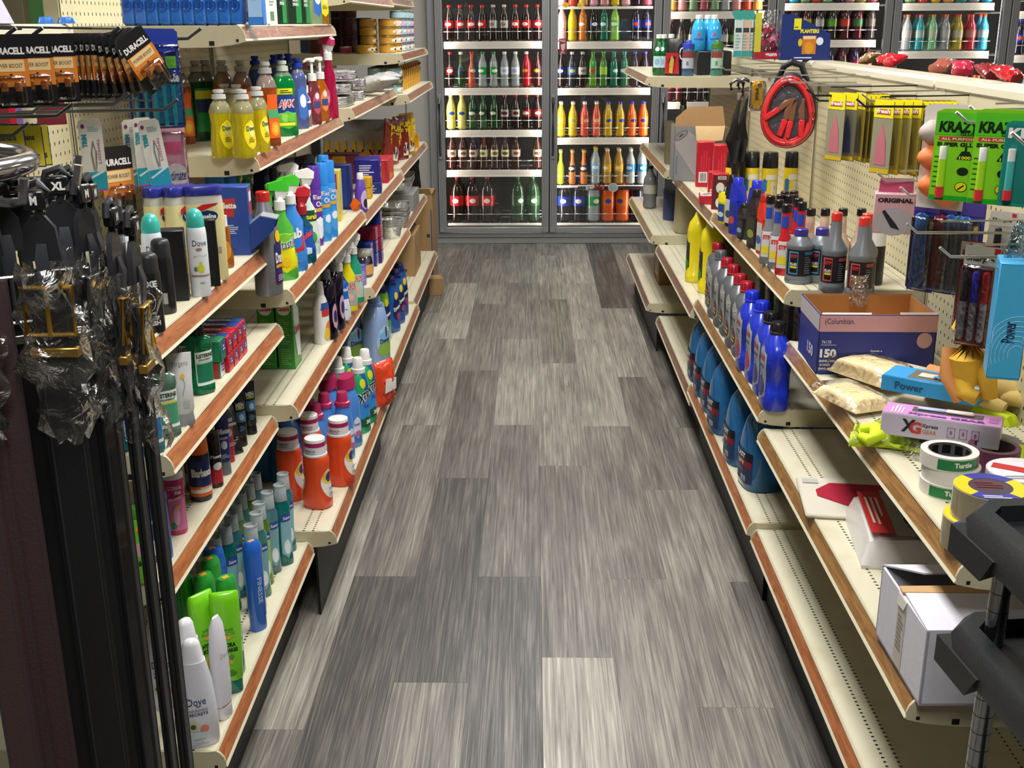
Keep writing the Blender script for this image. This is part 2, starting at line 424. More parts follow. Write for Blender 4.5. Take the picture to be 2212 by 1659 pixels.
def shelf(L,depth,railm,surf,kick,worn):
    """local: x runs into the shelf from the front edge, y along it, z = 0 is the top surface"""
    r=root('shelf');t=M()
    t.box(.012,depth,.002,L-.002,-.006,0,surf)
    t.box(.012,depth,.002,.005,-.042,-.001,CR_M);t.box(.012,depth,L-.005,L-.002,-.042,-.001,CR_M)
    t.box(depth-.004,depth,.002,L-.002,-.04,-.001,CR_M)
    t.box(.012,.016,.002,L-.002,-.038,-.001,CR_M)
    for f in(.33,.66):t.box(.02,depth-.01,L*f-.012,L*f+.012,-.022,-.006,CR_D)
    t.obj('deck',r)
    p=M();T0,T1=(.0150,-.0015),(-.0010,-.0330)
    p.prism([(.016,-.001),T0,T1,(.005,-.037),(.016,-.037)],CRW,'y',0,L)
    dx,dz=T1[0]-T0[0],T1[1]-T0[1]
    q=lambda t,o:(T0[0]+dx*t+o*-.907,T0[1]+dz*t+o*.42)
    p.prism([q(.10,.0004),q(.10,.0012),q(.90,.0012),q(.90,.0004)],railm,'y',.004,L-.004)
    for t in(0,1):p.prism([q(t-.07,0),q(t-.07,.0028),q(t+.07,.0028),q(t+.07,0)],CRW,'y',0,L)
    p.obj('price_rail',r)
    for k,(a,b2)in enumerate(((-.0015,.0035),(L-.0035,L+.0015))):
        e=M();prof=[(.016,.001),(.008,-.003),(.001,-.012),(-.003,-.024),(-.001,-.036),(.03,-.043),(.08,-.048),(depth-.03,-.050),(depth,-.042),(depth,-.001),(.03,-.001)]
        e.prism(prof,CR_M,'y',a,b2)
        y=a-.0004 if k==0 else b2+.0004
        for cx,w in((.075,.006),(.016,.003),(depth-.06,.006)):
            e.box(cx-w,cx+w,min(y,y+.0002),max(y,y+.0002),-.044 if w>.004 else-.036,-.034 if w>.004 else-.030,DARK)
        e.obj('end_bracket',r)
    if kick:
        k=M();k.box(.05,.056,.0,L,-kick,-.042,mat('#0f0f10',.5));k.obj('kick_plate',r)
    if worn:
        w=M();rr=random.Random(worn)
        for _ in range(3):
            y=rr.uniform(.1,L-.1);w.box(.0,.004,y,y+.012,-.0375,-.034,mat('#4a3a2b',.8))
        w.obj('worn_paint',r)
    return r
SH={}
def add_shelf(side,key,xf,z,y0,y1,depth,label,railm,surf=None,kick=0,group=None):
    surf=surf or PERF
    depth=(.972 if side>0 else 1.072)-abs(xf)
    k=(shelf,round(y1-y0,3),depth,railm,surf,kick,0)
    if side>0:put(k,(xf,y0,z),0,label,'shelf',group)
    else:put(k,(xf,y1,z),PI,label,'shelf',group)
    SH[key]=(xf,z,y0,y1)
YL=[1.76,2.645,3.875,5.10,6.32]
L=[('A4',-.628,1.00,0,.40,RAIL_L,'cream steel shelf of the near left unit holding the black deodorants and lotion bottles'),
     ('A3',-.615,.805,0,.40,RAIL_L,'cream steel shelf of the near left unit holding mouthwash and toothpaste boxes'),
     ('A2',-.645,.565,0,.40,RAIL_L,'cream steel shelf of the near left unit holding shaving cans and tubes'),
     ('A1',-.575,.215,0,.48,RAIL_L,'lowest cream shelf of the near left unit holding shampoo and body wash'),
     ('B1',-.655,1.500,1,.38,RAIL_F,'topmost cream shelf on the left holding the row of blue soap packs'),
     ('B2',-.645,1.208,1,.42,RAIL_F,'left cream shelf holding green, orange and yellow dish soap bottles'),
     ('B3',-.583,.888,1,.46,RAIL_L,'left cream shelf holding trigger sprays and the grey red-capped bottle'),
     ('B4',-.593,.592,1,.46,RAIL_L,'left cream shelf holding the two tall green dishwasher boxes'),
     ('B5',-.515,.245,1,.52,RAIL_L,'lowest left shelf holding the orange white-capped bleach bottles'),
     ('C1',-.605,1.605,2,.40,RAIL_F,'high cream shelf above the dark canned goods, seen from below'),
     ('C2',-.607,1.230,2,.44,RAIL_F,'cream shelf holding stacked white foam plates'),
     ('C3',-.585,.868,2,.46,RAIL_F,'cream shelf holding purple and yellow bag boxes'),
     ('C4',-.565,.610,2,.46,RAIL_L,'cream shelf holding foil tins and the blue and red wrap boxes'),
     ('C5',-.535,.252,2,.50,RAIL_L,'lowest shelf holding the pale blue softener jug'),
     ('D0',-.640,1.620,3,.40,RAIL_F,'highest shelf of the far left unit, next to the grey wall'),
     ('D1',-.573,1.378,3,.46,RAIL_F,'far left shelf with stacks of small pet food cans'),
     ('D2',-.550,1.203,3,.46,RAIL_F,'far left shelf with the tight row of yellow pet food pouches'),
     ('D3',-.590,.880,3,.46,RAIL_F,'far left shelf with the dog treat bags and yellow trays'),
     ('D4',-.600,.590,3,.46,RAIL_F,'far left shelf under the foil roasting pans'),
     ('D5',-.550,.265,3,.50,RAIL_F,'lowest far left shelf carrying the brown 400 carton')]
for key,xf,z,bay,dep,rm,lab in L:
    add_shelf(-1,key,xf,z,YL[bay]+.002,YL[bay+1]-.002,dep,lab,rm,PERF if bay<2 else SOLID,kick=z-.002 if z<.3 else 0)
YR=[1.51,2.73,3.95,5.17,6.39]
Rr=[('S1',.633,.735,0,.34,RAIL_R,'near right shelf cluttered with the envelope box, vest, gloves and tape rolls'),
      ('S2',.583,.500,0,.40,RAIL_R,'near right shelf holding the open white carton and rice bag'),
      ('S3',.583,.215,0,.44,RAIL_L,'empty lowest shelf of the near right unit'),
      ('R1',.628,.866,1,.35,RAIL_R,'right cream shelf holding additive bottles and motor treatments'),
      ('R2',.583,.552,1,.42,RAIL_R,'right cream shelf holding grey and blue motor oil bottles'),
      ('R3',.573,.232,1,.46,RAIL_L,'lowest right shelf holding the blue washer fluid jugs'),
      ('Q1',.640,.840,2,.34,RAIL_RR,'right cream shelf holding the grey can carton and red lamp boxes'),
      ('Q2',.572,.516,2,.42,RAIL_RR,'right cream shelf holding the two yellow oil bottles'),
      ('Q3',.585,.176,2,.44,RAIL_RR,'lowest shelf under the two yellow oil bottles'),
      ('P0',.502,1.272,3,.40,RAIL_RR,'high far right shelf holding green sparkling water and drink bottles'),
      ('P1',.600,.860,3,.38,RAIL_RR,'far right shelf end beside the cooler with a dark bottle'),
      ('P2',.545,.560,3,.44,RAIL_RR,'far right shelf with dark jugs in its shade'),
      ('P3',.540,.235,3,.46,RAIL_RR,'lowest far right shelf carrying the brown carton')]
for key,xf,z,bay,dep,rm,lab in Rr:
    add_shelf(1,key,xf,z,YR[bay]+.002,YR[bay+1]-.002,dep,lab,rm,SOLID if bay>=2 else PERF,kick=z-.002 if z<.3 else 0)
def gondola(side,L,zt,zb,peg=True,cap=True):
    """local x = 0 is the face of the back panel, +x away from the aisle"""
    r=root('gondola_back')
    if peg:
        p=M();p.box(0,.006,.014,L-.014,zb,zt-.03,PEG);p.obj('pegboard',r)
    for y in((0.0,L-.014)):
        u=M();u.box(-.004,.03,y,y+.014,0,zt-.03,mat('#b3aa88',.45));u.box(-.0048,-.004,y+.005,y+.009,.1,zt-.05,DARK);u.obj('upright',r)
    if cap:
        c=M();c.box(-.035,.05,0,L,zt-.03,zt,CRW,.008);c.box(-.03,-.024,0,L,zt-.065,zt-.02,CR_M);c.obj('top_cap',r)
    b=M();b.box(.0,.03,0,L,0,.12,DARK);b.obj('base',r)
    return r
for i,nme in enumerate(('nearest right','second right','third right','farthest right')):
    put((gondola,1,YR[i+1]-YR[i],1.375,.12),(.975,YR[i],0),0,f'cream pegboard back of the {nme} shelving unit','shelving')
GA=(-1.075,1.06)
for i,(nme,zt,pg)in enumerate((('near left',1.505,True),('second left',2.0,True),('third left',2.0,True))):
    put((gondola,-1,YL[i+1]-YL[i],zt,.12),(GA[0],YL[i+1],0),PI,f'cream pegboard back of the {nme} shelving unit','shelving')
put((gondola,-1,YL[4]-YL[3],1.9,.12,False,False),(GA[0],YL[4],0),PI,'open upright frame of the farthest left shelving unit','shelving')
# ================= WALK-IN COOLER =================
YC=7.94
MULL=[-.668,.114,.868,1.625,2.405,3.185,3.965]
ALU=mat('#98999a',.36,.25);ALU2=mat('#b4b5b6',.32,.3);GASK=mat('#121213',.6)
GLASS=film((.97,.98,.98),.012,.03,0,1,'pane')
def cooler_frame():
    r=root('walk_in_cooler');f=M();x0,x1=MULL[0],MULL[-1]
    f.box(x0-.05,x1+.05,YC,YC+.10,.045,.078,ALU2,.002)
    for k in range(4):f.box(x0-.05,x1+.05,YC-.003,YC,.048+.0075*k,.0515+.0075*k,ALU)
    for i,x in enumerate(MULL):f.box(x-.02 if i else x-.05,x+.02,YC,YC+.1,.078,2.15,ALU,.002)
    f.box(x0-.05,x1+.05,YC,YC+.1,2.12,2.75,ALU)
    f.obj('frame',r)
    k=M();k.box(x0-.05,x1+.05,YC+.01,YC+.1,0,.045,mat('#9a9a98',.5),.002);k.obj('kick_plate',r)
    b=M();b.box(x0-.05,x1+.05,8.95,9.0,0,2.75,mat('#17181a',.6));b.box(x0-.05,x0-.04,8.05,8.95,0,2.75,mat('#232425',.6));b.obj('back_wall',r)
    for i,x in enumerate(MULL):
        s=M();s.box(x-.018,x+.018,YC+.085,YC+.11,.12,2.1,mat('#4a4b4e',.6))
        for q in(-1,1):s.box(x+q*.012-.004,x+q*.012+.004,YC+.11,YC+.118,.12,2.1,mat('#fff0e0',.5,emit=8))
        s.obj('light_strip',r)
    return r
put((cooler_frame,),(0,0,0),0,'grey aluminium frame of the walk-in drinks cooler across the back','cooler frame')
for x in MULL:
    for q in(-1,1):area('cooler_led_light',(x+q*.026,YC+.115,1.1),.014,1.9,5.0,(1,.90,.80),(PI/2,0,q*-.95 if q>0 else .95))
def cooler_door(w):
    r=root('cooler_door');f=M();T=.052
    z0,z1=.086,2.1
    for a,b in((0,T),(w-T,w)):
        f.box(a,b,-.03,0,z0,z1,ALU,.003)
        for k in range(3):f.box(a+.012+.012*k,a+.0145+.012*k,-.0308,-.03,z0+.04,z1-.04,mat('#5f6061',.5))
    for a,b in((z0,z0+.038),(z1-.04,z1)):
        f.box(T-.02,w-T+.02,-.029,0,a,b,ALU2,.003)
        for k in range(3):f.box(.03,w-.03,-.0305,-.029,a+.007+.009*k,a+.0095+.009*k,mat('#6a6b6c',.5))
    f.box(-.002,.0,-.028,0,z0,z1,GASK);f.box(w,w+.002,-.028,0,z0,z1,GASK)
    f.obj('door_frame',r)
    g=M();g.box(T-.004,w-T+.004,-.018,-.013,z0+.034,z1-.036,GLASS);g.obj('glass',r)
    g=M();g.box(T-.004,w-T+.004,-.010,-.006,z0+.034,z0+.04,GASK);g.box(T-.006,T,-.012,-.002,z0+.03,z1-.03,GASK);g.box(w-T,w-T+.006,-.012,-.002,z0+.03,z1-.03,GASK);g.obj('gasket',r)
    h=M();P=[(.020,-.03,.62),(.020,-.062,.66),(.020,-.066,.80),(.020,-.062,.98),(.020,-.03,1.02)]
    h.tube(P,.009,mat('#6f7072',.3,.8));h.box(.008,.034,-.04,-.03,.60,.65,ALU,.002);h.box(.008,.034,-.04,-.03,.99,1.04,ALU,.002);h.obj('handle',r)
    return r
DN=['first','second','third','fourth','fifth','sixth']
for i in range(6):
    x0,x1=MULL[i]+.003,MULL[i+1]-.003
    put((cooler_door,round(x1-x0,3)),(x0,YC,0),0,f'{DN[i]} glass door of the drinks cooler counted from the left','cooler door','cooler doors')
WH=mat('#f2ece2',.45);WIRE=mat('#cfcfcf',.3,.6)
def rack(w,thin):
    """local x across, y back, z = 0 is where bottles stand; the white price rail hangs on the front edge"""
    r=root('cooler_shelf');p=M()
    p.box(.0,w,-.012,-.004,-.050 if not thin else-.018,-.004,WH,.002);p.box(0,w,-.016,-.012,-.052 if not thin else-.02,-.046 if not thin else-.014,WH)
    p.obj('price_rail',r)
    q=M()
    for k in range(10):q.tube([(w*(k+.5)/10,0,-.004),(w*(k+.5)/10,.62,-.004)],.003,WIRE,5)
    for y in(.01,.3,.6):q.tube([(0,y,-.010),(w,y,-.010)],.004,WIRE,5)
    q.obj('wire_grid',r)
    f=M();n=9;P=[]
    for k in range(n):
        for j in range(6):P.append((w*(k+j/6)/n,-.004-.012*math.sin(PI*j/6),.062))
    P.append((w,-.004,.062));f.tube(P,.0022,WIRE,5);f.obj('front_fence',r)
    return r
YS=8.10
def czs(px,py):return ony(px,py,YS-.01).z
RACKS={0:[czs(1060,95)+.02,czs(1060,195)+.02,czs(1060,286)+.02,czs(1060,372)+.02],1:[czs(1300,16)+.01,czs(1300,95)+.02,czs(1300,195)+.02,czs(1300,302)+.02,czs(1300,402)+.01],
         2:[czs(1550,30)+.02,czs(1550,125)+.02,czs(1550,225)+.02,.50],3:[czs(1780,12)+.02,czs(1780,92)+.02,czs(1850,180)+.02,.6],4:[czs(2050,12)+.02,czs(2050,116)+.02,.9],5:[czs(2200,125)+.02,czs(2200,30)+.02,.9]}
BASEZ=.125
RK=['top','second','third','fourth','fifth']
for dnum,zs in RACKS.items():
    zs.sort(reverse=True)
    w=round(MULL[dnum+1]-MULL[dnum]-.10,3)
    for k,z in enumerate(zs):
        thin=dnum==1 and k in(0,4)
        put((rack,w,thin),(MULL[dnum]+.05,YS,z),0,f'white-railed wire shelf, {RK[k]} from the top behind the {DN[dnum]} cooler door','cooler shelf','cooler wire shelves')
    put((rack,w,True),(MULL[dnum]+.05,YS,BASEZ),0,f'wire shelf at the very bottom behind the {DN[dnum]} cooler door','cooler shelf','cooler wire shelves')

# ---- bottles ----
def soda(body,liq,cap,label,band,H=.235,R=.0325,form='pet'):
    r=root('soda_bottle');
    if form=='pet':s=[(0,.7*R),(.01,R),(.06,R*.93),(.095,R*.98),(.13,R),(.165,R*.86),(.195,R*.5),(.212,.0125),(.222,.0125)]
    elif form=='glass':s=[(0,.8*R),(.01,R),(.11,R),(.13,R*.85),(.16,R*.45),(.215,R*.38),(.222,.0115)]
    else:s=[(0,.75*R),(.01,R),(.06,R*.95),(.08,R),(.15,R),(.175,R*.88),(.20,R*.45),(.212,.013),(.222,.013)]
    k=H/.235;s=[(z*k,a)for z,a in s]
    fz=.195*k
    M().loft([t for t in s],body,14).obj('body',r)
    c=M();c.loft([(.221*k,.0145),(.236*k,.0145),(.238*k,.012)],cap,12);c.obj('cap',r)
    if label:
        q=M();z0,z1=.085*k,.135*k
        sc=norm(s);lo=[(z0,sec_at(sc,z0)[0]+.0006),((z0+z1)/2,sec_at(sc,(z0+z1)/2)[0]+.0006),(z1,sec_at(sc,z1)[0]+.0006)]
        q.loft(lo,label,14,False,False)
        if band:q.patch(lo,-.022,.022,z0+.012*k,z1-.012*k,band,'oval',.0008,nu=6,nv=5)
        q.obj('label',r)
    return r
def cc(h):return mat(h,.15,0,0,1,.5)
def clr(h):return mat(h,.08,0,.35,1,.5)
RED,WHT,BLK=cc('#c31d22'),cc('#eeebe4'),cc('#151314')
COLA,CLEAR,GRN,DGRN,ICET=cc('#1c0c0a'),clr('#b7c3c4'),clr('#1f8a44'),cc('#16401f'),cc('#3a1710')
K={}
def kd(n,*a,**k):K[n]=(lambda*_,a=a,k=k:soda(*a,**k),)
kd('coke',COLA,None,RED,RED,WHT);kd('diet',COLA,None,cc('#b9b2a8'),cc('#b9b5ab'),cc('#7b736a'))
kd('cokeglass',COLA,None,RED,RED,WHT,H=.235,R=.026,form='glass');kd('greenglass',DGRN,None,WHT,cc('#26384a'),None,H=.235,R=.027,form='glass')
kd('orangeglass',cc('#c85a2a'),None,RED,cc('#b14f2a'),cc('#e8dccb'),H=.235,R=.027,form='glass');kd('sprite',CLEAR,None,cc('#1f8a3a'),cc('#1f9a44'),WHT)
kd('seltz',CLEAR,None,WHT,cc('#dfe4ec'),cc('#a8b6cc'));kd('redjuice',cc('#b01525'),None,WHT,cc('#a01c28'),cc('#d69b3a'));kd('darkjuice',cc('#3b0d12'),None,BLK,cc('#43202a'),cc('#b2c22c'))
kd('lemonade',cc('#d8cf6e'),None,cc('#e8e2b0'),cc('#e0d35e'),cc('#2b4d9c'));kd('ginger',cc('#1d4d23'),None,cc('#146b36'),cc('#1f3a22'),cc('#cfd8c2'))
kd('drpep',COLA,None,RED,cc('#a9a39f'),cc('#5b1e22'));kd('drpep2',COLA,None,RED,cc('#8f1d22'),cc('#d9cfc8'));kd('tea',ICET,None,WHT,cc('#cfc5b0'),cc('#8a4a34'))
kd('tea2',ICET,None,WHT,cc('#dfd6a6'),cc('#5a6a36'))
kd('coke2',COLA,None,RED,RED,WHT,H=.33,R=.052,form='big');kd('gin2',cc('#14391c'),None,cc('#1d8a3a'),cc('#2f5a2f'),WHT,H=.33,R=.052,form='big')
kd('pepsi2',cc('#17121c'),None,cc('#2740a8'),cc('#223ba6'),WHT,H=.32,R=.052,form='big');kd('sprite2',CLEAR,None,GRN,cc('#1e8f4b'),WHT,H=.32,R=.052,form='big')
kd('fanta2',cc('#d65a1c'),None,cc('#e0701f'),cc('#dd6d22'),cc('#3a3f9c'),H=.32,R=.052,form='big')
kd('mtn',clr('#5fae2c'),None,cc('#2a9a3a'),cc('#4b8f2f'),cc('#c8332f'));kd('mtn2',cc('#3b7d2a'),None,cc('#2f9b48'),cc('#9ccf4a'),None);kd('teal',cc('#146b52'),None,cc('#1f9a8a'),cc('#1a7f6a'),WHT)
kd('grape',cc('#241028'),None,cc('#4a3ab0'),cc('#6a2fa0'),cc('#cfa5dd'));kd('pepsi',COLA,None,cc('#2b47b8'),cc('#16234f'),WHT);kd('pepsi3',cc('#17142a'),None,cc('#2b47b8'),cc('#2737a0'),cc('#c9543a'))
kd('dietp',cc('#2a2a34'),None,cc('#b9bcc4'),cc('#3a62b8'),cc('#c8cc5a'));kd('lime',cc('#8cc84a'),None,cc('#d8e8c8'),cc('#6fb82f'),WHT);kd('pink',cc('#dba4b0'),None,WHT,cc('#d8b8c0'),WHT)
kd('yel',cc('#d8b81c'),None,WHT,cc('#e6c41f'),None);kd('org',cc('#c9762a'),None,WHT,cc('#d8802f'),WHT)
kd('yj',cc('#dcb41f'),None,WHT,cc('#e8c63a'),cc('#9ab85a'));kd('redj',cc('#cf4a34'),None,WHT,cc('#d8604a'),cc('#e8b49a'));kd('fyel',cc('#c9a51a'),None,cc('#3a44b8'),cc('#d1b01f'),cc('#3a44b8'));kd('forg',cc('#f0641c'),None,cc('#3a44b8'),cc('#f07a2a'),cc('#3a2f8a'))
kd('jlime',cc('#b8d81f'),None,cc('#c8b26a'),None,None,H=.235,R=.026,form='glass');kd('jorg',cc('#e8823a'),None,cc('#c8b26a'),cc('#3a2a26'),WHT,H=.235,R=.026,form='glass')
kd('selz',CLEAR,None,cc('#e0b81f'),cc('#5aa8d8'),cc('#e8e0d0'),H=.255,R=.034);kd('amb',clr('#c9a04a'),None,cc('#e0c0a0'),cc('#d8a81f'),cc('#e8d8a8'),H=.245,R=.034);kd('cab',CLEAR,None,cc('#e0c8b8'),cc('#2f86c8'),cc('#cfe0f0'),H=.245,R=.034)
for nme,b,c,lb in(('g1','#3a3f48','#e0622a','#8c9296'),('g2','#9aa0a4','#d8724a','#b8b4b0'),('g3','#2f8f9a','#c8604a','#9fb0a8'),('g4','#7fb88a','#c88a4a','#a8b8a0'),('g5','#8f9298','#d8602a','#a8a8a8'),('g6','#a89a3a','#e0522a','#b8b09a'),('g7','#a82f3a','#e04a2a','#b0706a'),('g8','#2f9fc8','#e8501f','#a8c8d0'),('g9','#2c8a2c','#e0502a','#2c8a2c'),('ga','#2f5f74','#e0642f','#2f5f74')):
    kd(nme,cc(b),None,cc(c),cc(lb),None,H=.235,R=.036)
for nme,b,c,lb in(('d1','#3a1a1c','#b02a3a','#a8b02a'),('d2','#2a2228','#7a7a88','#a8a4a0'),('d3','#2c2a1c','#5a3a2a','#5f9a3a'),('d4','#4a1c1f','#5f3a6a','#b8443a'),('d5','#551a26','#6a3a5a','#3f7a4a'),('d6','#2c2426','#8a7a78','#5a5048'),('p1','#38244c','#5a2f8a','#a02c48'),('p2','#d8a04a','#e0c8a8','#d8a04a'),('p3','#c88a8a','#d8c0b8','#c8988a'),('p4','#7a9a72','#d8d0c0','#8aa088'),('p5','#a84a5a','#c8a8a0','#b86a6a')):
    kd(nme,cc(b),None,cc(c),cc(lb),None,H=.235,R=.036)
DESC=dict(coke='red-labelled cola bottle',diet='grey-labelled diet cola bottle',cokeglass='slim glass cola bottle',greenglass='slim dark green bottle',orangeglass='slim orange glass bottle',sprite='clear soda bottle with green label',seltz='clear bottle with pale label',redjuice='red juice bottle',darkjuice='dark red juice bottle',lemonade='pale yellow lemonade bottle',ginger='dark green ginger ale bottle',drpep='dark grey-labelled red-capped bottle',drpep2='dark red-labelled red-capped bottle',tea='iced tea bottle with white cap',tea2='iced tea bottle with cream label',coke2='big cola bottle',gin2='big green ginger ale bottle',pepsi2='big cola bottle with blue label',sprite2='big clear soda with green label',fanta2='big orange soda bottle',mtn='bright green citrus soda',mtn2='leaf green citrus soda',teal='teal green soda bottle',grape='dark grape soda with purple label',pepsi='dark cola bottle with navy label',pepsi3='cola bottle with blue label',dietp='dark bottle with blue and yellow label',lime='lime green soda bottle',pink='pale pink drink bottle',yel='yellow drink bottle',org='amber orange drink bottle',yj='yellow juice bottle',redj='coral red juice bottle',fyel='yellow soda with blue cap',forg='orange soda with blue cap',jlime='slim lime glass bottle',jorg='slim orange glass bottle',selz='yellow-capped clear blue-labelled bottle',amb='amber seltzer bottle',cab='clear seltzer with blue label',g1='dark grey sports drink',g2='pale grey sports drink',g3='teal sports drink',g4='pale green sports drink',g5='grey sports drink',g6='yellow sports drink',g7='red sports drink',g8='bright blue sports drink',g9='green sports drink',ga='dim blue sports drink',d1='dark red tea bottle with yellow label',d2='dark bottle with grey label',d3='dark tea bottle with green label',d4='dark bottle with red label',d5='maroon bottle with green label',d6='dark brown bottle',p1='purple bottle with red label',p2='amber drink bottle',p3='pink drink bottle',p4='sage green drink bottle',p5='rose red drink bottle')
ROWS=[]
def row(dnum,z,seq,rn,x0=.085,pitch=None,back=0):
    w=MULL[dnum+1]-MULL[dnum];n=len(seq);pitch=pitch or(w-2*x0)/(n-1)
    for i,s in enumerate(seq):
        if not s:continue
        x=MULL[dnum]+x0+i*pitch;R=.052 if s in('coke2','gin2','pepsi2','sprite2','fanta2')else .036
        put(K[s],(x,YS+.005+R,z+.0005),random.uniform(-.5,.5),f'{DESC[s]}, {ORD[i]} from left, {rn} row of {DN[dnum]} cooler','bottle','bottles in the cooler')
        if back:put(K[s],(x+random.uniform(-.003,.003),YS+.012+R*3.05,z+.0005),0,f'{DESC[s]} behind {ORD[i]} from left, {rn} row of {DN[dnum]} cooler','bottle','bottles in the cooler')
z0=RACKS[0]
row(0,z0[0],['coke','coke','coke','coke','diet','diet','coke','coke','coke'],'top',back=1)
row(0,z0[1],['cokeglass','greenglass','orangeglass','sprite','sprite','seltz','seltz','redjuice','darkjuice'],'second')
row(0,z0[2],['lemonade','lemonade','ginger','ginger','ginger','drpep','drpep','drpep2','drpep2'],'third',back=1)
row(0,z0[3],['tea','tea','tea','tea2','tea2','tea2','tea',None,'tea'],'fourth',back=1)
row(0,BASEZ,['coke2','coke2','coke2',None,'gin2','gin2'],'bottom',x0=.115,back=1)
z1=RACKS[1]
row(1,z1[0],['pink','redj','p2','pink','p3','yel','pink','grape','p5'],'top')
row(1,z1[1],['pink','yel','org','pepsi','teal','lime',None,'pepsi3','pepsi3'],'second')
row(1,z1[2],['pepsi','dietp','diet','mtn','mtn2','teal','teal','grape','grape'],'third',back=1)
row(1,z1[3],['yj','yj','redj','redj','fyel','fyel','forg','forg'],'fourth',back=1)
row(1,z1[4],['jlime','jorg','jorg','selz','amb','amb','cab','cab'],'fifth',back=1)
row(1,BASEZ,['pepsi2','pepsi2','sprite2','fanta2','fanta2','pepsi2'],'bottom',x0=.115,back=1)
z2=RACKS[2]
row(2,z2[0],['p2','p3','p4','p5','p4','g2','p3','redj','p2'],'top')
row(2,z2[1],['drpep','d6','diet','d2','d6','d2','d3','d6','d6'],'second')
row(2,z2[2],['d4','d4','d6','d2','d3','d4','d6','d4','d6'],'third')
z3=RACKS[3]
row(3,z3[0],['p5','g8','p4','redj','g4','p1','p3','g6','p5'],'top')
row(3,z3[1],['d5','d6','d1','d2','d3','d4','d5','d6'],'second',back=1)
row(3,z3[2],['p1','p1','d6','p1','p1','d5','p1','d4'],'third',back=1)
z4=RACKS[4]
row(4,z4[0],['org','p4','redj','yel','p2','g3','g5','g8'],'top')
row(4,z4[1],['g1','g2','g3','g4','g5','g6','g7','g8'],'second',back=1)
row(4,z4[2],['ga','ga','g1','ga','ga','ga','g9','g9'],'third',back=1)
z5=RACKS[5]
row(5,z5[1],['g8','pepsi3','seltz'],'second',pitch=.08)
row(5,z5[2],['pepsi3','pepsi3','seltz'],'third',pitch=.08)
# the cola bottle lying on its side at the bottom of the first door
put(K['coke2'],(MULL[0]+.39,YS+.08,BASEZ+.053),0,'dark bottle lying on its side between the cola and ginger ale bottles','bottle','bottles in the cooler',tilt=(-PI/2,0))
# stickers on the glass
s=M();x=MULL[1]+.062;zz=ony(1214,100,YC-.02).z
s.box(x,x+.052,YC-.0195,YC-.0185,zz-.05,zz+.05,mat('#8c2430',.4));s.word('PULL',(x+.026,YC-.0198,zz+.036),(1,0,0),(0,0,1),.036,.014,WH)
s.hull([(x+.01,YC-.0199,zz+.012),(x+.042,YC-.0199,zz+.02),(x+.04,YC-.0199,zz-.01),(x+.03,YC-.0199,zz-.03),(x+.018,YC-.0199,zz-.028),(x+.012,YC-.0197,zz-.005)],mat('#d8b8b8',.5));s.lines((x+.026,YC-.0198,zz-.04),(1,0,0),(0,0,1),.03,.012,2,WH)
tagp(s.obj('pull_sticker'),'small dark red sticker reading PULL on the second cooler door','sticker')
for px,nme in((1222,'left'),(1254,'right')):
    q=M();c=ony(px,11,YC-.02);P=[]
    for i in range(24):
        rr=.019 if i%2 else .0235;P.append((c.x+rr*math.cos(2*PI*i/24),c.z+rr*.8*math.sin(2*PI*i/24)))
    q.prism(P,mat('#e8c42a',.4),'y',YC-.0196,YC-.0186);q.lines((c.x,YC-.0198,c.z),(1,0,0),(0,0,1),.024,.012,2,mat('#b8862a',.5))
    tagp(q.obj('price_sticker'),f'{nme} one of two yellow starburst price stickers on the second cooler door','sticker')
a=M();x0=ony(1248,402,YS).x;x1=ony(1398,402,YS).x;zc=z1[4]-.022
a.box(x0,x1,YS-.022,YS-.0165,zc-.014,zc+.012,mat('#3a3436',.3));a.disc((ony(1324,402,YS).x,YS-.0225,zc+.004),(1,0,0),(0,0,1),.072,.066,mat('#d8dad8',.4));a.disc((ony(1324,402,YS).x,YS-.0228,zc+.004),(1,0,0),(0,0,1),.058,.054,mat('#b4c0bd',.4))
a.word('Break',(ony(1275,402,YS).x,YS-.0226,zc+.006),(1,.0,.25),(-.2,0,1),.07,.03,WH,.03,.2)
for k in range(3):a.box(ony(1296,402,YS).x+k*.026-.04,ony(1296,402,YS).x+k*.026-.022,YS-.0228,YS-.022,zc-.008,zc+.022,(RED,mat('#9a2a2a',.4),mat('#c86a5a',.4))[k])
tagp(a.obj('shelf_advert'),'dark printed shelf strip with a round pale badge in the second cooler door','advert')
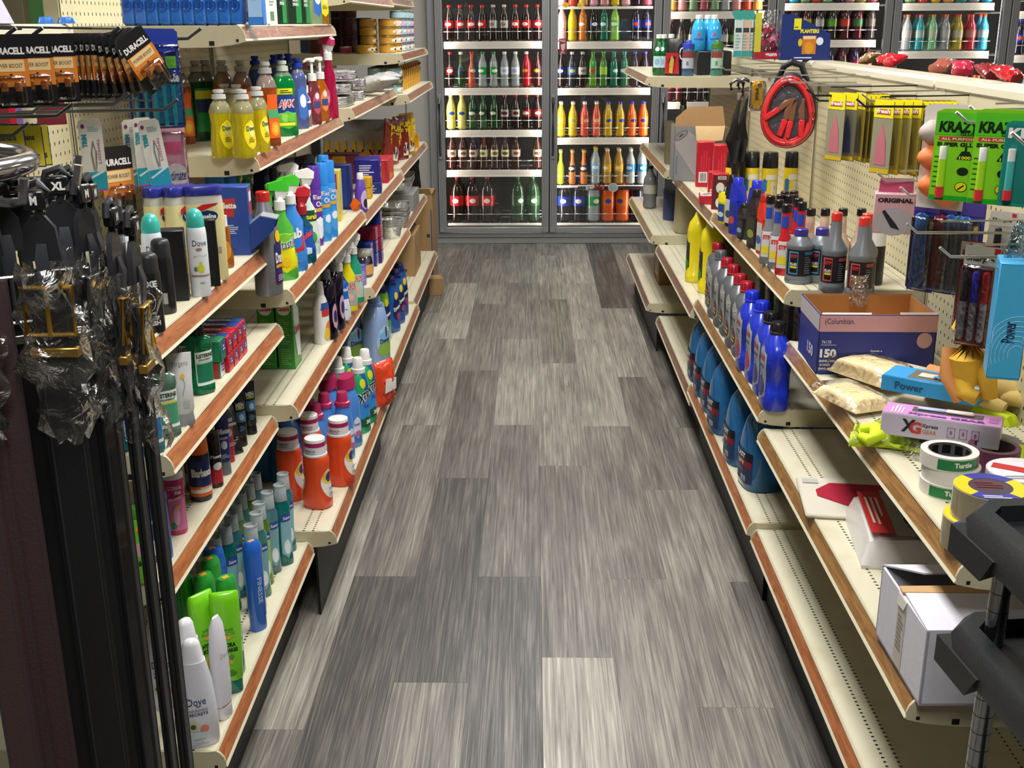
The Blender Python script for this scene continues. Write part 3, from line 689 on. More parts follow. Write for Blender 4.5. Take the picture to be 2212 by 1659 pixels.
# ================= GOODS: builders =================
LEFT,RIGHT=PI/2,-PI/2
def P2(h):return mat(h,.32,coat=.3)
def PP(h):return mat(h,.5)
WHITE,BLACK,SILV=P2('#eceae4'),P2('#17171a'),mat('#8d9196',.35,.5)
def cyl(m,z0,z1,r,mt,n=18,top=None,T=None):m.loft([(z0,r),(z1-.0015,r),(z1,(top or r)-.0015)],mt,n,T=T);return m
def build(name,secs,bm,deco=None,caps=(),lname='label',n=22):
    """a bottle: body, caps and printed label as parts of one thing"""
    r=root(name);M().loft(secs,bm,n).obj('body',r)
    for nm_,fn in caps:q=M();fn(q);q.obj(nm_,r)
    if deco:q=M();deco(q,secs);q.obj(lname,r)
    return r
def trigger_head(m,z,hm,neck,s=1.0):
    m.loft([(z,.0145),(z+.022*s,.0145),(z+.024*s,.012),(z+.034*s,.010)],neck,14)
    m.hull([(x,y,zz)for x,y,zz in((-.028,-.010,z+.050*s),(-.028,.010,z+.050*s),(.022,-.012,z+.046*s),(.022,.012,z+.046*s),(-.028,-.009,z+.066*s),(-.028,.009,z+.066*s),(.012,-.010,z+.074*s),(.012,.010,z+.074*s),(.026,-.008,z+.064*s),(.026,.008,z+.064*s))],hm)
    m.hull([(x,y,zz)for x,y,zz in((-.012,-.010,z+.050*s),(-.012,.010,z+.050*s),(.022,-.011,z+.050*s),(.022,.011,z+.050*s),(-.010,-.009,z+.028*s),(-.010,.009,z+.028*s),(.012,-.009,z+.028*s),(.012,.009,z+.028*s))],neck)
    m.tube([(-.016,0,z+.048*s),(-.023,0,z+.030*s),(-.021,0,z+.012*s),(-.028,0,z+.002*s)],[.005,.0055,.005,.004],hm,8)
    m.box(-.033,-.027,-.006,.006,z+.052*s,z+.064*s,hm,.001)
def spray(name,H,a,b,bm,hm,nk,deco,waist=.8,mid=None):
    h=H-.072
    s=[(0,a*.92,b*.92,2.6),(.006,a,b,2.6),(h*.30,a,b,2.6),(h*.52,a*waist,b*.9,2.4),(h*.74,a*.86,b*.85,2.2),(h*.90,a*.42,b*.5,2),(h,.0125,.0125,2)]
    def head(m):trigger_head(m,h,hm,nk)
    return build(name,s,bm,deco,(('trigger_head',head),))
def pump_bottle(H,a,b,bm,pm,deco,tall=False):
    h=H*.66
    s=[(0,a*.9,b*.9,2.6),(.005,a,b,2.6),(h*.5,a*.92,b*.9,2.4),(h*.8,a*.95,b*.9,2.3),(h*.93,a*.6,b*.6,2),(h,.011,.011,2)]
    def pm_(m):
        cyl(m,h,h+.022,.0135,pm,14,.010);cyl(m,h+.022,H-.008,.0045,pm,8);m.loft([(H-.012,.010),(H-.004,.011),(H,.009)],pm,12)
        m.tube([(0,0,H-.006),(-.02,0,H-.005),(-.036,0,H-.012)],[.006,.005,.0035],pm,8)
    return build('pump_soap_bottle',s,bm,deco,(('pump',pm_),))

# ---- dish soaps ----
def dish(H,a,b,bm,kind,fill,capc='#a9a8a4'):
    s=[(0,a*.93,b*.93,2.8),(.006,a,b,2.8),(H*.25,a*.98,b,2.6),(H*.48,a*.84,b*.92,2.4),(H*.68,a*.97,b,2.4),(H*.78,a*.80,b*.85,2.2),(H*.86,a*.42,b*.55,2),(H*.875,.013,.013,2)]
    def cap(m):m.loft([(H*.865,.0165),(H*.93,.0155),(H*.932,.010),(H*.955,.0095),(H*.957,.0125),(H,.012)],mat(capc,.35,trans=.2),16)
    clear=mat('#dcdcd6',.08,trans=.8)
    def deco(m,se):
        if kind=='orange':
            m.patch(se,-.018,.020,H*.10,H*.62,mat('#e8601c',.35),'rect');m.patch(se,-.018,.020,H*.34,H*.44,mat('#4aa06a',.4),off=.0009,nv=3);m.patch(se,-.014,.016,H*.12,H*.30,mat('#f09a2a',.4),'oval',.0010);m.patch(se,-.007,.009,H*.15,H*.26,mat('#f7c23c',.4),'oval',.0014)
        if kind=='green':
            m.patch(se,-.020,.022,H*.12,H*.66,mat('#1d8b3f',.3),'rect');m.patch(se,-.020,.022,H*.53,H*.63,mat('#d6d12f',.4),off=.001,nv=3);m.patch(se,-.018,.02,H*.36,H*.52,mat('#23346e',.4),off=.0012,nv=3)
        if kind=='ajax':
            m.patch(se,-.027,.027,H*.10,H*.60,mat('#1b3f86',.3),'round');m.patch(se,-.026,.026,H*.10,H*.34,mat('#5fb53a',.3),'round',.0010)
            m.patch(se,-.018,.002,H*.19,H*.31,mat('#8fd05a',.3),'oval',.0014);m.patch(se,-.002,.018,H*.19,H*.31,mat('#6fc03f',.3),'oval',.0016);m.patch(se,-.026,.020,H*.145,H*.185,mat('#dfe23a',.3),off=.0019,nv=2)
            m.patch(se,-.026,.018,H*.56,H*.64,mat('#e3df2c',.3),off=.0014,nv=3);m.lines((0,-se[3][2]-.0030,H*.60),(1,0,0),(0,0,1),.036,.010,2,mat('#3a5a2a',.5))
            m.print(se,'AJAX',0,H*.425,.049,.028,mat('#f6f2ee',.3),.0024,bold=.09,shear=.2);m.print(se,'AJAX',0,H*.425,.046,.024,mat('#c8202c',.3),.0029,bold=.01,shear=.2)
        if kind=='yellow':
            m.patch(se,-.019,.021,H*.12,H*.56,mat('#f1dc2a',.25),'oval');m.patch(se,-.007,.012,H*.30,H*.50,mat('#e8e48a',.3),'oval',.0012);m.print(se,'Dawn',0,H*.44,.026,.011,mat('#2f5a3a',.4),.0018);m.lines((0,-b*.985-.0018,H*.27),(1,0,0),(0,0,1),.02,.012,3,mat('#7a7a22',.5))
        if kind=='fab':m.patch(se,-.014,.016,H*.12,H*.62,mat('#3f6fc0',.3),'round');m.patch(se,-.010,.012,H*.3,H*.5,mat('#e6ecf4',.3),'oval',.0012)
    r=build('dish_soap_bottle',s,bm,deco,(('cap',cap),))
    q=M();hf=H*fill;top=[t for t in s if t[0]>hf];q.loft([(hf,)+tuple(sec_at(norm(s),hf))]+top,clear,22,False,True,.0004);q.obj('clear_neck',r)
    return r
SO=lambda h:mat(h,.10,trans=.55,coat=.5)
ORG_S,GRN_S,YEL_S,LIM_S=SO('#b0531a'),SO('#0f5a30'),SO('#e2d21a'),SO('#12a04a')
g='dish soap bottles on the second left shelf'
zz=SH['B2'][1]
def dk(kind):return{'o':(dish,.205,.030,.021,ORG_S,'orange',.70),'g':(dish,.205,.030,.021,GRN_S,'green',.74),'y':(dish,.152,.0265,.021,YEL_S,'yellow',.66,'#d6d6d2'),'a':(dish,.20,.034,.022,LIM_S,'ajax',.80,'#c9d0c4'),'f':(dish,.20,.026,.02,SO('#6a78b8'),'fab',.8,'#2440a8')}[kind]
for k,px,py,r_,rz,lab in(
    ('o',400,313,.026,.9,'orange dish soap bottle at the near left end of its shelf'),('g',436,306,.03,.9,'green dish soap bottle with yellow label beside the leftmost orange one'),('g',457,304,.03,1.0,'green dish soap bottle behind the small yellow bottles'),
    ('o',492,305,.03,1.0,'orange dish soap bottle behind the yellow ones, left of two'),('o',532,306,.03,1.1,'orange dish soap bottle behind the yellow ones, right of two'),('o',584,317,.024,1.05,'orange dish soap bottle in front beside the green lime one'),
    ('y',483,341,.022,1.0,'small yellow dish soap bottle, front left of the yellow group'),('y',532,342,.022,1.1,'small yellow dish soap bottle, front middle of the yellow group'),('y',563,329,.022,1.25,'small yellow dish soap bottle, front right of the yellow group'),
    ('y',494,316,.022,.7,'small yellow dish soap bottle, back left of the yellow group'),('y',520,318,.022,.8,'small yellow dish soap bottle, back right of the yellow group'),
    ('a',619,295,.024,.55,'large green lime dish soap with a red AJAX word on blue'),('f',650,279,.022,.8,'translucent blue dish soap with a blue cap beside the green lime one')):
    p=foot(px,py,zz,r_);put(dk(k),p,rz,lab,'dish soap',g)
for px,py,i in((560,262,0),(600,255,1),(630,247,2),(612,250,3)):
    p=foot(px,py,zz,.01);put((dish,.20,.026,.02,SO('#3a5a9a'),'fab',.8,'#2440a8'),p,.8,('blue-capped bottle behind the orange ones, leftmost of four','blue-capped bottle behind the lime dish soap, third of four','blue-capped bottle behind the lime dish soap, rightmost of four','blue-capped bottle behind the lime dish soap, second of four')[i],'dish soap',g)
def dial(c1,c2,c3):
    def f(m,s):m.patch(s,-.016,.016,.03,.10,mat(c1,.3),'oval');m.patch(s,-.014,.014,.05,.07,mat(c2,.3),off=.0012,nv=3);m.patch(s,-.008,.008,.075,.095,mat(c3,.3),'oval',.0014)
    return f
D1,D2,D3,D4=dial('#c0506a','#3f4a7a','#e8e6ee'),dial('#e88a5a','#3f4a7a','#f0e2d0'),dial('#d86a9a','#e8b0c8','#f2d8e2'),dial('#e8e4ea','#2f4fa0','#3a5ab0')
g='hand soaps on the second left shelf'
for(H,a,b,c,d,px,py,lab)in((.150,.022,.016,'#c8a0a0',D4,661,275,'small pale pink pump soap with a frosted white pump'),(.197,.025,.018,'#9a4a52',D1,680,270,'dusky red hand soap with white pump, left of the orange one'),(.197,.025,.018,'#e07a1c',D2,697,263,'orange hand soap with white pump, right of the dusky red one')):
    put((pump_bottle,H,a,b,SO(c),WHITE,d),foot(px,py,zz,.018),1.0,lab,'hand soap',g)
put((spray,'spray_bottle',.255,.027,.02,SO('#d8205a'),P2('#d83a72'),WHITE,D3),foot(715,256,zz,.02),-.5,'tall hot pink spray bottle with a white and pink trigger','spray bottle')
# ---- foam plates and bags right of the soaps ----
def plate_pack(w,d,h,m_,lines=True):
    r=root('foam_plate_pack');q=M();n=5
    for k in range(n):q.loft([(h*k/n,w*.42,d*.42,5),(h*k/n+h/n*.3,w*.5,d*.5,5),(h*k/n+h/n*.98,w*.5-.002,d*.5-.002,5)],mat('#e4e2dc',.5),28)
    q.obj('plates',r)
    f=M();f.loft([(-.0005,w*.44,d*.44,5),(h*.3,w*.53,d*.53,5),(h+.002,w*.52,d*.52,5),(h+.006,w*.3,d*.3,4)],film((1,1,1),.10,.15,1.2,40),28);f.obj('wrapper',r)
    l=M();l.quad((0,-d*.5-.004,h*.5),(1,0,0),(0,0,1),w*.7,h*.5,mat('#b8a8b8',.5));l.obj('label',r);return r
zz=SH['B2'][1];z3=SH['C2'][1]
for i,(x,y,z,w,lab)in enumerate(((-.735,4.02,z3,.20,'foam plate pack at the bottom of the near plate stack'),(-.735,4.02,z3+.042,.20,'foam plate pack second from the bottom of the near stack'),(-.73,4.03,z3+.084,.20,'foam plate pack on top of the near stack'),(-.76,4.33,z3,.21,'foam plate pack at the bottom of the far plate stack'),(-.76,4.33,z3+.042,.21,'foam plate pack on top of the far plate stack'))):
    put((plate_pack,w,.2,.034,0),(x,y,z),.2*i,lab,'plates','foam plates')
def pouch(w,h,t,m_,wrinkle=.006,seed=1,name='pouch',deco=None,n=12):
    """soft bag standing on its base: thick in the middle, flat sealed top, creased"""
    r=root(name);rr=random.Random(seed);V=[];F=[]
    P=[[rr.uniform(-1,1)for _ in range(n+1)]for _ in range(n+1)]
    for side in(-1,1):
        for j in range(n+1):
            v=j/n
            for i in range(n+1):
                u=i/n*2-1;th=t/2*(1-abs(u)**3)*math.sin(PI*min(1,.12+v*.88))**.6 if v<.93 else .0012
                x=u*w/2*(1-.06*math.sin(PI*v));V.append((x+P[j][i]*wrinkle*.3,side*(th+abs(P[j][i])*wrinkle*(1-v*.3)*(0 if v>.93 else 1)+.0008),v*h))
    N=(n+1)**2
    for sd in(0,1):
        for j in range(n):
            for i in range(n):
                a=sd*N+j*(n+1)+i;f=(a,a+1,a+n+2,a+n+1);F.append(f if sd==0 else f[::-1])
    for j in range(n):
        for i in(0,n):
            a=j*(n+1)+i;F.append((a,a+n+1,a+n+1+N,a+N))
    for i in range(n):
        F.append((i,i+1,i+1+N,i+N));a=n*(n+1)+i;F.append((a,a+1,a+1+N,a+N))
    q=M();q.add(V,F,m_);q.obj('body',r)
    if deco:d=M();deco(d);d.obj('printing',r)
    return r
put((pouch,.16,.15,.05,mat('#c8c6c2',.3,coat=.5),.01,5,'plastic_bag'),(-.70,4.62,z3+.03),1.2,'crumpled clear and white bag lying beside the foam plates','bag',None,tilt=(1.35,0))
put((pouch,.14,.13,.05,mat('#b8b8ba',.25,coat=.6),.01,6,'plastic_bag'),(-.69,4.86,z3+.03),1.9,'silvery crumpled bag at the far end of the plate shelf','bag',None,tilt=(1.3,0))
put((pouch,.15,.12,.05,mat('#8a1c2c',.4),.008,8,'plastic_bag'),(-.86,4.20,z3+.02),1.2,'dark red bag pushed behind the foam plates','bag')

# ---- boxes ----
def box(name,w,d,h,cm,deco=None,b=.0015,extra=None):
    r=root(name);q=M();q.box(-w/2,w/2,-d/2,d/2,0,h,cm,b);q.obj('carton',r)
    if deco:l=M();deco(l,w,d,h);l.obj('printing',r)
    if extra:extra(r)
    return r
X_,Y_,Z_=(1,0,0),(0,1,0),(0,0,1);E_=.0006
def face(l,f,w,d,h,u,v,pw,ph,m_):
    if f=='front':l.quad(((u-.5)*w,-d/2-E_,v*h),X_,Z_,pw*w,ph*h,m_)
    if f=='left':l.quad((-w/2-E_,(.5-u)*d,v*h),(0,-1,0),Z_,pw*d,ph*h,m_)
    if f=='top':l.quad(((u-.5)*w,(v-.5)*d,h+E_),X_,Y_,pw*w,ph*d,m_)
# ---- top left shelf: blue soap packs ----
def soap_pack():
    r=root('bar_soap');q=M();q.box(-.027,.027,-.019,.019,0,.085,mat('#2a6cc4',.22,coat=.6,bump=.5,bs=70),.004);q.obj('wrapper',r)
    l=M();l.tube([(-.0285,.009*math.cos(t*PI/5),.045+.011*math.sin(t*PI/5))for t in range(10)],.0011,mat('#1c3f94',.3),4,True);l.word('B',(-.0287,0,.045),(0,-1,0),Z_,.007,.012,mat('#1c3f94',.3));l.obj('printing',r);return r
zt=SH['B1'][1]
pA=onx(278,62,-.70)
ys=[2.70+.040*i for i in range(11)]
def soap_pack2():
    r=root('bar_soap');q=M();q.box(-.0165,.0165,-.03,.03,0,.088,mat('#2a6cc4',.22,coat=.6,bump=.5,bs=70),.007);q.obj('wrapper',r)
    l=M();l.tube([(.010*math.cos(t*PI/5),-.0308,.045+.013*math.sin(t*PI/5))for t in range(10)],.0012,mat('#1c3f94',.3),4,True)
    l.word('B',(0,-.0312,.045),X_,Z_,.009,.013,mat('#1c3f94',.3));l.prism([(-.011,.007),(.011,.007),(0,.022)],mat('#2360b4',.25,coat=.6),'y',-.0308,-.0298);l.obj('printing',r);return r
n=10;xa,xb=ony(290,60,2.74).x,ony(520,60,2.74).x
for i in range(n):
    put((soap_pack2,),(xa+(xb-xa)*i/(n-1),2.735+.0*i,zt),0,f'blue wrapped bar soap on the top left shelf, {ORD[i]} from the left','soap','blue bar soaps on the top left shelf')
def soapend(l,w,d,h):
    face(l,'front',w,d,h,.5,.45,.9,.5,mat('#9fc4ea',.4));l.disc((0,-d/2-.001,h*.72),X_,Z_,w*.5,h*.2,mat('#e8e4d8',.4));face(l,'top',w,d,h,.5,.5,.8,.8,mat('#cfe0f2',.4))
put((box,'soap_box',.035,.06,.088,mat('#3a82d8',.3),soapend),(xb+.042,2.735,zt),.1,'blue and white soap box at the right end of the blue packs','soap')
def aloe(l,w,d,h):
    face(l,'front',w,d,h,.5,.5,.96,.94,mat('#dfe2d8',.4));face(l,'front',w,d,h,.48,.22,.4,.24,mat('#4f8f3a',.4));l.lines((0,-d/2-.0013,h*.62),X_,Z_,w*.5,h*.3,4,mat('#8a9a84',.5))
def irish(l,w,d,h):
    face(l,'front',w,d,h,.25,.5,.4,.9,mat('#182f22',.3));face(l,'front',w,d,h,.75,.5,.4,.9,mat('#2f8a4a',.3));l.word('IRISH',(w*.03,-d/2-.0014,h*.68),X_,Z_,w*.4,h*.09,WHITE);l.word('SPRING',(w*.03,-d/2-.0014,h*.56),X_,Z_,w*.42,h*.09,WHITE)
for px,w,nme,f,c,lab in((565,.058,'soap_box',aloe,'#c9cfc0','pale soap box with a green patch beside the blue packs'),(592,.030,'soap_box',aloe,'#e2dcd8','slim white soap box beside the pale green one'),(613,.032,'soap_box',irish,'#13281c','dark green soap box next to the slim white box'),(642,.045,'soap_box',irish,'#17301f','dark green soap box lettered Irish Spring'),(664,.030,'soap_box',irish,'#2a3a2a','green and dark soap box before the clear bottle')):
    p=onx(px,57,-.68);put((box,nme,w,.05,.10,mat(c,.4),f),(-.70,p.y+.02,zt),.75,lab,'soap')
put((dish,.20,.022,.018,SO('#a8c8a0'),'fab',.5,'#d6d6d2'),(-.69,onx(682,57,-.69).y,zt),.8,'clear pale green bottle on the top left shelf','dish soap')
put((dish,.20,.022,.018,SO('#c08a1f'),'yellow',.9,'#d6d6d2'),(-.685,onx(697,55,-.685).y,zt),.8,'amber soap bottle at the right end of the top left shelf','dish soap')

# ---- sprays: third shelf on the left ----
zz=SH['B3'][1]
def dgrey(m,s):
    m.patch(s,-.016,.024,.030,.135,mat('#2c2a66',.3),'round',.0012);m.patch(s,-.016,.024,.028,.055,mat('#4a1c52',.3),off=.0016,nv=3);m.patch(s,-.010,.012,.125,.155,mat('#f0c41f',.3),'oval',.0018)
    m.print(s,'Drano',.004,.090,.036,.026,WHITE,.0022,bold=.04);m.patch(s,-.014,.022,.066,.074,mat('#e89a1f',.3),off=.0022,nv=2)
    m.lines((.004,-.0325,.042),X_,Z_,.028,.016,4,mat('#c8c0d8',.5))
def capred(m):m.loft([(.222,.0165),(.242,.0165),(.244,.0145)],P2('#c8241f'),20)
put((build,'drain_cleaner_bottle',((0,.030,.028,2.6),(.006,.033,.030,2.6),(.13,.033,.030,2.6),(.175,.029,.027,2.3),(.205,.019,.019,2),(.224,.0150,.0150,2)),SILV,dgrey,(('cap',capred),)),foot(583,640,zz,.028),1.3,'grey drain cleaner bottle with a red cap','cleaner bottle')
def dfan(m,s):
    m.patch(s,-.032,.032,.02,.09,mat('#e4d91c',.3),'round');m.patch(s,-.03,.03,.09,.12,mat('#7fc83a',.3),'round',.0010);m.print(s,'fantastik',0,.092,.066,.024,mat('#eef4ea',.3),.002,bold=.07,shear=.15,rot=.15)
    m.print(s,'fantastik',0,.092,.064,.022,mat('#123a1c',.3),.0026,bold=.0,shear=.15,rot=.15);m.patch(s,-.012,.012,.035,.06,mat('#f2c21a',.3),'oval',.0018)
def dfab(m,s):
    m.patch(s,-.032,.032,.05,.10,mat('#cf2c34',.3),'oval',.0008);m.patch(s,-.02,.02,.06,.10,mat('#2f7ad8',.3),'oval',.0012);m.print(s,'fab',0,.10,.04,.026,WHITE,.002,bold=.05,shear=.2,rot=.2);m.lines((0,-.0275,.03),X_,Z_,.03,.01,2,mat('#6a8ab8',.5))
def dwin(m,s):
    m.patch(s,-.028,.028,.02,.10,mat('#1c4fa8',.25),'round');m.print(s,'Windex',0,.075,.046,.016,mat('#e84a4a',.3),.0016,bold=.05,rot=.5);m.patch(s,-.016,.016,.025,.045,mat('#c8dcf0',.3),'round',.0014)
def dmint(m,s):
    m.patch(s,-.03,.03,.02,.13,mat('#cfe0cf',.3),'round');m.patch(s,-.03,.03,.095,.125,mat('#1f4a2c',.3),off=.001,nv=3);m.print(s,'Naturals',0,.108,.05,.014,mat('#e8e22c',.3),.0018,bold=.04);m.patch(s,-.02,.02,.03,.07,mat('#4a9a5a',.3),'oval',.0012)
for(H,a,b,c,hc,nk,dc,px,py,rz,lab)in(
    (.247,.036,.026,mat('#4fae3a',.25,coat=.5),P2('#3fbf2f'),WHITE,dfan,615,607,.5,'lime and yellow spray bottle with green trigger, lettered fantastik'),
    (.246,.035,.026,mat('#3a86d8',.25,coat=.5),P2('#45c22f'),WHITE,dfab,637,588,.5,'blue stain spray bottle with a green trigger'),
    (.203,.033,.024,SO('#0c6a8c'),P2('#c0222c'),P2('#a81c28'),dwin,658,571,.5,'teal glass cleaner spray with a red trigger'),
    (.236,.032,.024,mat('#cfe6dc',.25,coat=.5),WHITE,P2('#d8d6cf'),dmint,668,553,.5,'pale mint spray bottle with a white trigger'),
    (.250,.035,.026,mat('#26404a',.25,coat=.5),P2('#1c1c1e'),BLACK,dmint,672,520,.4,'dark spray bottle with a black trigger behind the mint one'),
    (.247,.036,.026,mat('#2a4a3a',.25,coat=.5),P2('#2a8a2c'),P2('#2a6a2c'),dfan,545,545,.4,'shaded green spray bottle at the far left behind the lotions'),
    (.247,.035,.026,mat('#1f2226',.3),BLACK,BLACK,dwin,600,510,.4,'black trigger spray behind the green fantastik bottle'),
    (.247,.035,.026,mat('#d8d8d2',.3),WHITE,WHITE,dfab,636,545,.4,'white spray bottle partly hidden behind the blue and green ones')):
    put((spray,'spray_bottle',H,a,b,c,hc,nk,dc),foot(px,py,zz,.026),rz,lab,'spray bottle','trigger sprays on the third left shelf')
def aero(H,R,bm,cm,deco,capf=.2,name='spray_can'):
    r=root(name);q=M();q.loft([(0,R*.97),(.003,R),(H*(1-capf)-.006,R),(H*(1-capf),R*.9)],bm,22);q.obj('body',r)
    c=M();c.loft([(H*(1-capf)-.002,R*.97),(H-.004,R*.90),(H,R*.80)],cm,22);c.obj('cap',r)
    if deco:l=M();deco(l,[(0,R,R),(H,R,R)]);l.obj('label',r)
    return r
def dez(c0):
    def f(m,s):
        m.print(s,'Easy',0,.140,.032,.016,WHITE,.0012,bold=.02);m.print(s,'On',0,.122,.022,.016,WHITE,.0012,bold=.02);m.patch(s,-.018,.018,.100,.110,mat('#d8a83a',.3),off=.001,nv=2)
        m.patch(s,-.018,.018,.02,.085,mat(c0,.3),'round',.0008);m.patch(s,-.010,.012,.055,.08,mat('#e8f0f8',.3),'oval',.0012)
    return f
for i,(px,py,c,b,lab)in enumerate(((686,532,'#5a2f9a','#e8e2ea','purple capped starch spray can lettered Easy On'),(703,522,'#2a86d8','#4aa0e0','blue starch spray can next to the purple one'),(717,513,'#2a86d8','#4aa0e0','blue starch spray can, right of the front pair'),(706,496,'#2a86d8','#4aa0e0','blue starch spray can behind the front pair'))):
    put((aero,.228,.0195,mat('#5a2f9a' if i==0 else '#2f8fdc',.25,coat=.5),mat(c,.35),dez(b),.27),foot(px,py,zz,.019),.9,lab,'spray can','starch spray cans')
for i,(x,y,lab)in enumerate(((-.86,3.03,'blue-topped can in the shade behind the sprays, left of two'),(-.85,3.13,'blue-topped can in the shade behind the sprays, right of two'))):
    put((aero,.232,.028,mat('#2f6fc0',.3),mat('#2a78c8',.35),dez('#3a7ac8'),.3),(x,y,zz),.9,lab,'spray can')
def hotbags(l,w,d,h):
    face(l,'front',w,d,h,.5,.5,.96,.9,mat('#1b2068',.3));l.word('Hot Bags',(0,-d/2-.0014,h*.6),X_,Z_,w*.7,h*.3,mat('#c8a84a',.3));l.lines((0,-d/2-.0014,h*.25),X_,Z_,w*.6,h*.25,3,mat('#8a8ab8',.4))
put((box,'bag_box',.20,.05,.07,mat('#1c1e4a',.35),hotbags),(-.80,3.58,zz+.135),1.0,'dark navy box lettered Hot Bags on top of the cartons behind the blue cans','box')
put((box,'bag_box',.20,.10,.135,mat('#1f1d38',.4),None),(-.81,3.58,zz),1.0,'dark carton under the navy hot bags box','box')

# ---- fourth shelf ----
zz=SH['B4'][1]
def dcas(l,w,d,h):
    l.disc((0,-d/2-.0010,h*.80),X_,Z_,w*.8,w*.8,mat('#e6e2dc',.4),28);l.word('Cascade',(0,-d/2-.0016,h*.80),X_,Z_,w*.70,h*.055,mat('#c8202c',.4),.03,.15)
    l.lines((0,-d/2-.0012,h*.50),X_,Z_,w*.62,h*.34,12,mat('#7fc06a',.5));l.lines((0,-d/2-.0012,h*.17),X_,Z_,w*.62,h*.22,9,mat('#7fc06a',.5),seed=5)
    l.hull([(w/2+.0004,-d*.36,h*.9),(w/2+.0009,-d*.30,h*.92),(w/2+.0004,d*.40,h*.72),(w/2+.0004,d*.42,h*.10),(w/2+.0009,-d*.1,h*.14),(w/2+.0004,-d*.34,h*.5)],mat('#d8e4e0',.4))
    l.word('Cascade',(w/2+.0018,0,h*.50),Y_,Z_,d*.7,h*.12,mat('#c8202c',.4),.03,.15);l.disc((0,0,h+.0009),X_,Y_,w*.5,d*.2,mat('#b8d0b0',.4))
KC=(box,'dishwasher_box',.046,.088,.215,mat('#3f8f35',.4),dcas)
put(KC,(-.680,2.995,zz),0,'green dishwasher detergent box, right of the pair','box','green dishwasher boxes')
put(KC,(-.731,2.995,zz),0,'green dishwasher detergent box, left of the pair','box','green dishwasher boxes')
def dwo(m,s):
    m.patch(s,-.02,.02,.105,.125,mat('#2f4f9a',.3),off=.001,nv=3,skew=.003);m.patch(s,-.02,.02,.085,.105,mat('#c83a3a',.3),off=.001,nv=3);m.patch(s,-.01,.022,.01,.07,mat('#e8842a',.3),'oval',.001);m.patch(s,-.016,.008,.01,.05,mat('#e8c83a',.3),'oval',.0014)
put((build,'cleaner_bottle',((0,.024,.020,2.5),(.005,.026,.021,2.5),(.11,.026,.021,2.4),(.135,.020,.017,2),(.150,.011,.011,2)),WHITE,dwo,(('cap',lambda m:m.loft([(.148,.013),(.184,.011),(.187,.009)],WHITE,16)),)),foot(697,744,zz,.022),1.2,'white bottle with red, blue and orange label beside the green boxes','cleaner bottle')
def dpur(m,s):m.patch(s,-.012,.02,.03,.11,mat('#c8a0b0',.3),'oval');m.patch(s,-.006,.014,.05,.09,mat('#3a2a6a',.3),'oval',.0012)
PB=((0,.030,.024,2.6),(.006,.033,.026,2.6),(.10,.030,.024,2.4),(.16,.032,.025,2.4),(.178,.022,.02,2),(.186,.0135,.0135,2))
for px,py,rz,lab in((711,735,1.2,'dark purple cleaner bottle, nearer of two'),(727,714,1.2,'dark purple cleaner bottle, farther of two')):
    put((build,'cleaner_bottle',PB,SO('#1c1030'),dpur,(('cap',lambda m:m.loft([(.184,.0155),(.206,.015),(.213,.010)],mat('#8a8890',.25,trans=.3),16)),)),foot(px,py,zz,.026),rz,lab,'cleaner bottle','dark purple cleaners')
def dlys(m,s):m.patch(s,-.03,.03,.0,.07,mat('#d8dce4',.3),'rect',.0007);m.patch(s,-.03,.03,.07,.13,mat('#1d62c4',.3),'rect',.0007);m.print(s,'Lysol',0,.10,.044,.018,mat('#e8f0fa',.3),.0016,bold=.04);m.lines((0,-.0245,.04),X_,Z_,.034,.014,2,mat('#4a6ab0',.4))
def dclx(c):
    def f(m,s):m.patch(s,-.03,.03,.02,.10,mat(c,.3),'rect',.0007);m.print(s,'CLOROX',0,.085,.048,.024,mat('#f0ece6',.3),.0013,bold=.07);m.print(s,'CLOROX',0,.085,.047,.022,mat('#c0302c',.3),.0018,bold=.02);m.patch(s,-.012,.012,.035,.06,mat('#e0b0a0',.3),'oval',.0012)
    return f
for(H,a,b,c,hc,dc,px,py,lab)in((.232,.033,.024,mat('#12355f',.25,coat=.5),WHITE,dlys,737,694,'navy and blue bathroom spray with white trigger'),(.235,.030,.022,mat('#e8d81c',.25,coat=.5),WHITE,dclx('#a8a8a0'),754,674,'yellow and grey bleach spray with white trigger'),(.240,.031,.022,mat('#1f9a7a',.25,coat=.5),WHITE,dclx('#a8c8bc'),768,656,'green bleach spray with white trigger')):
    put((spray,'spray_bottle',H,a,b,c,hc,WHITE,dc),foot(px,py,zz,.024),.5,lab,'spray bottle','trigger sprays on the fourth left shelf')
def dlav(l,w,d,h):face(l,'front',w,d,h,.5,.5,.8,.8,mat('#8a78c8',.4));l.lines((0,-d/2-.0012,h*.5),X_,Z_,w*.6,h*.5,5,mat('#d0c8e8',.5))
z4=SH['C4'][1]
put((box,'freshener_box',.05,.035,.075,mat('#7a5fc0',.35),dlav),foot(776,620,z4,.02),1.2,'small lavender box beside the glass candle jar','box')

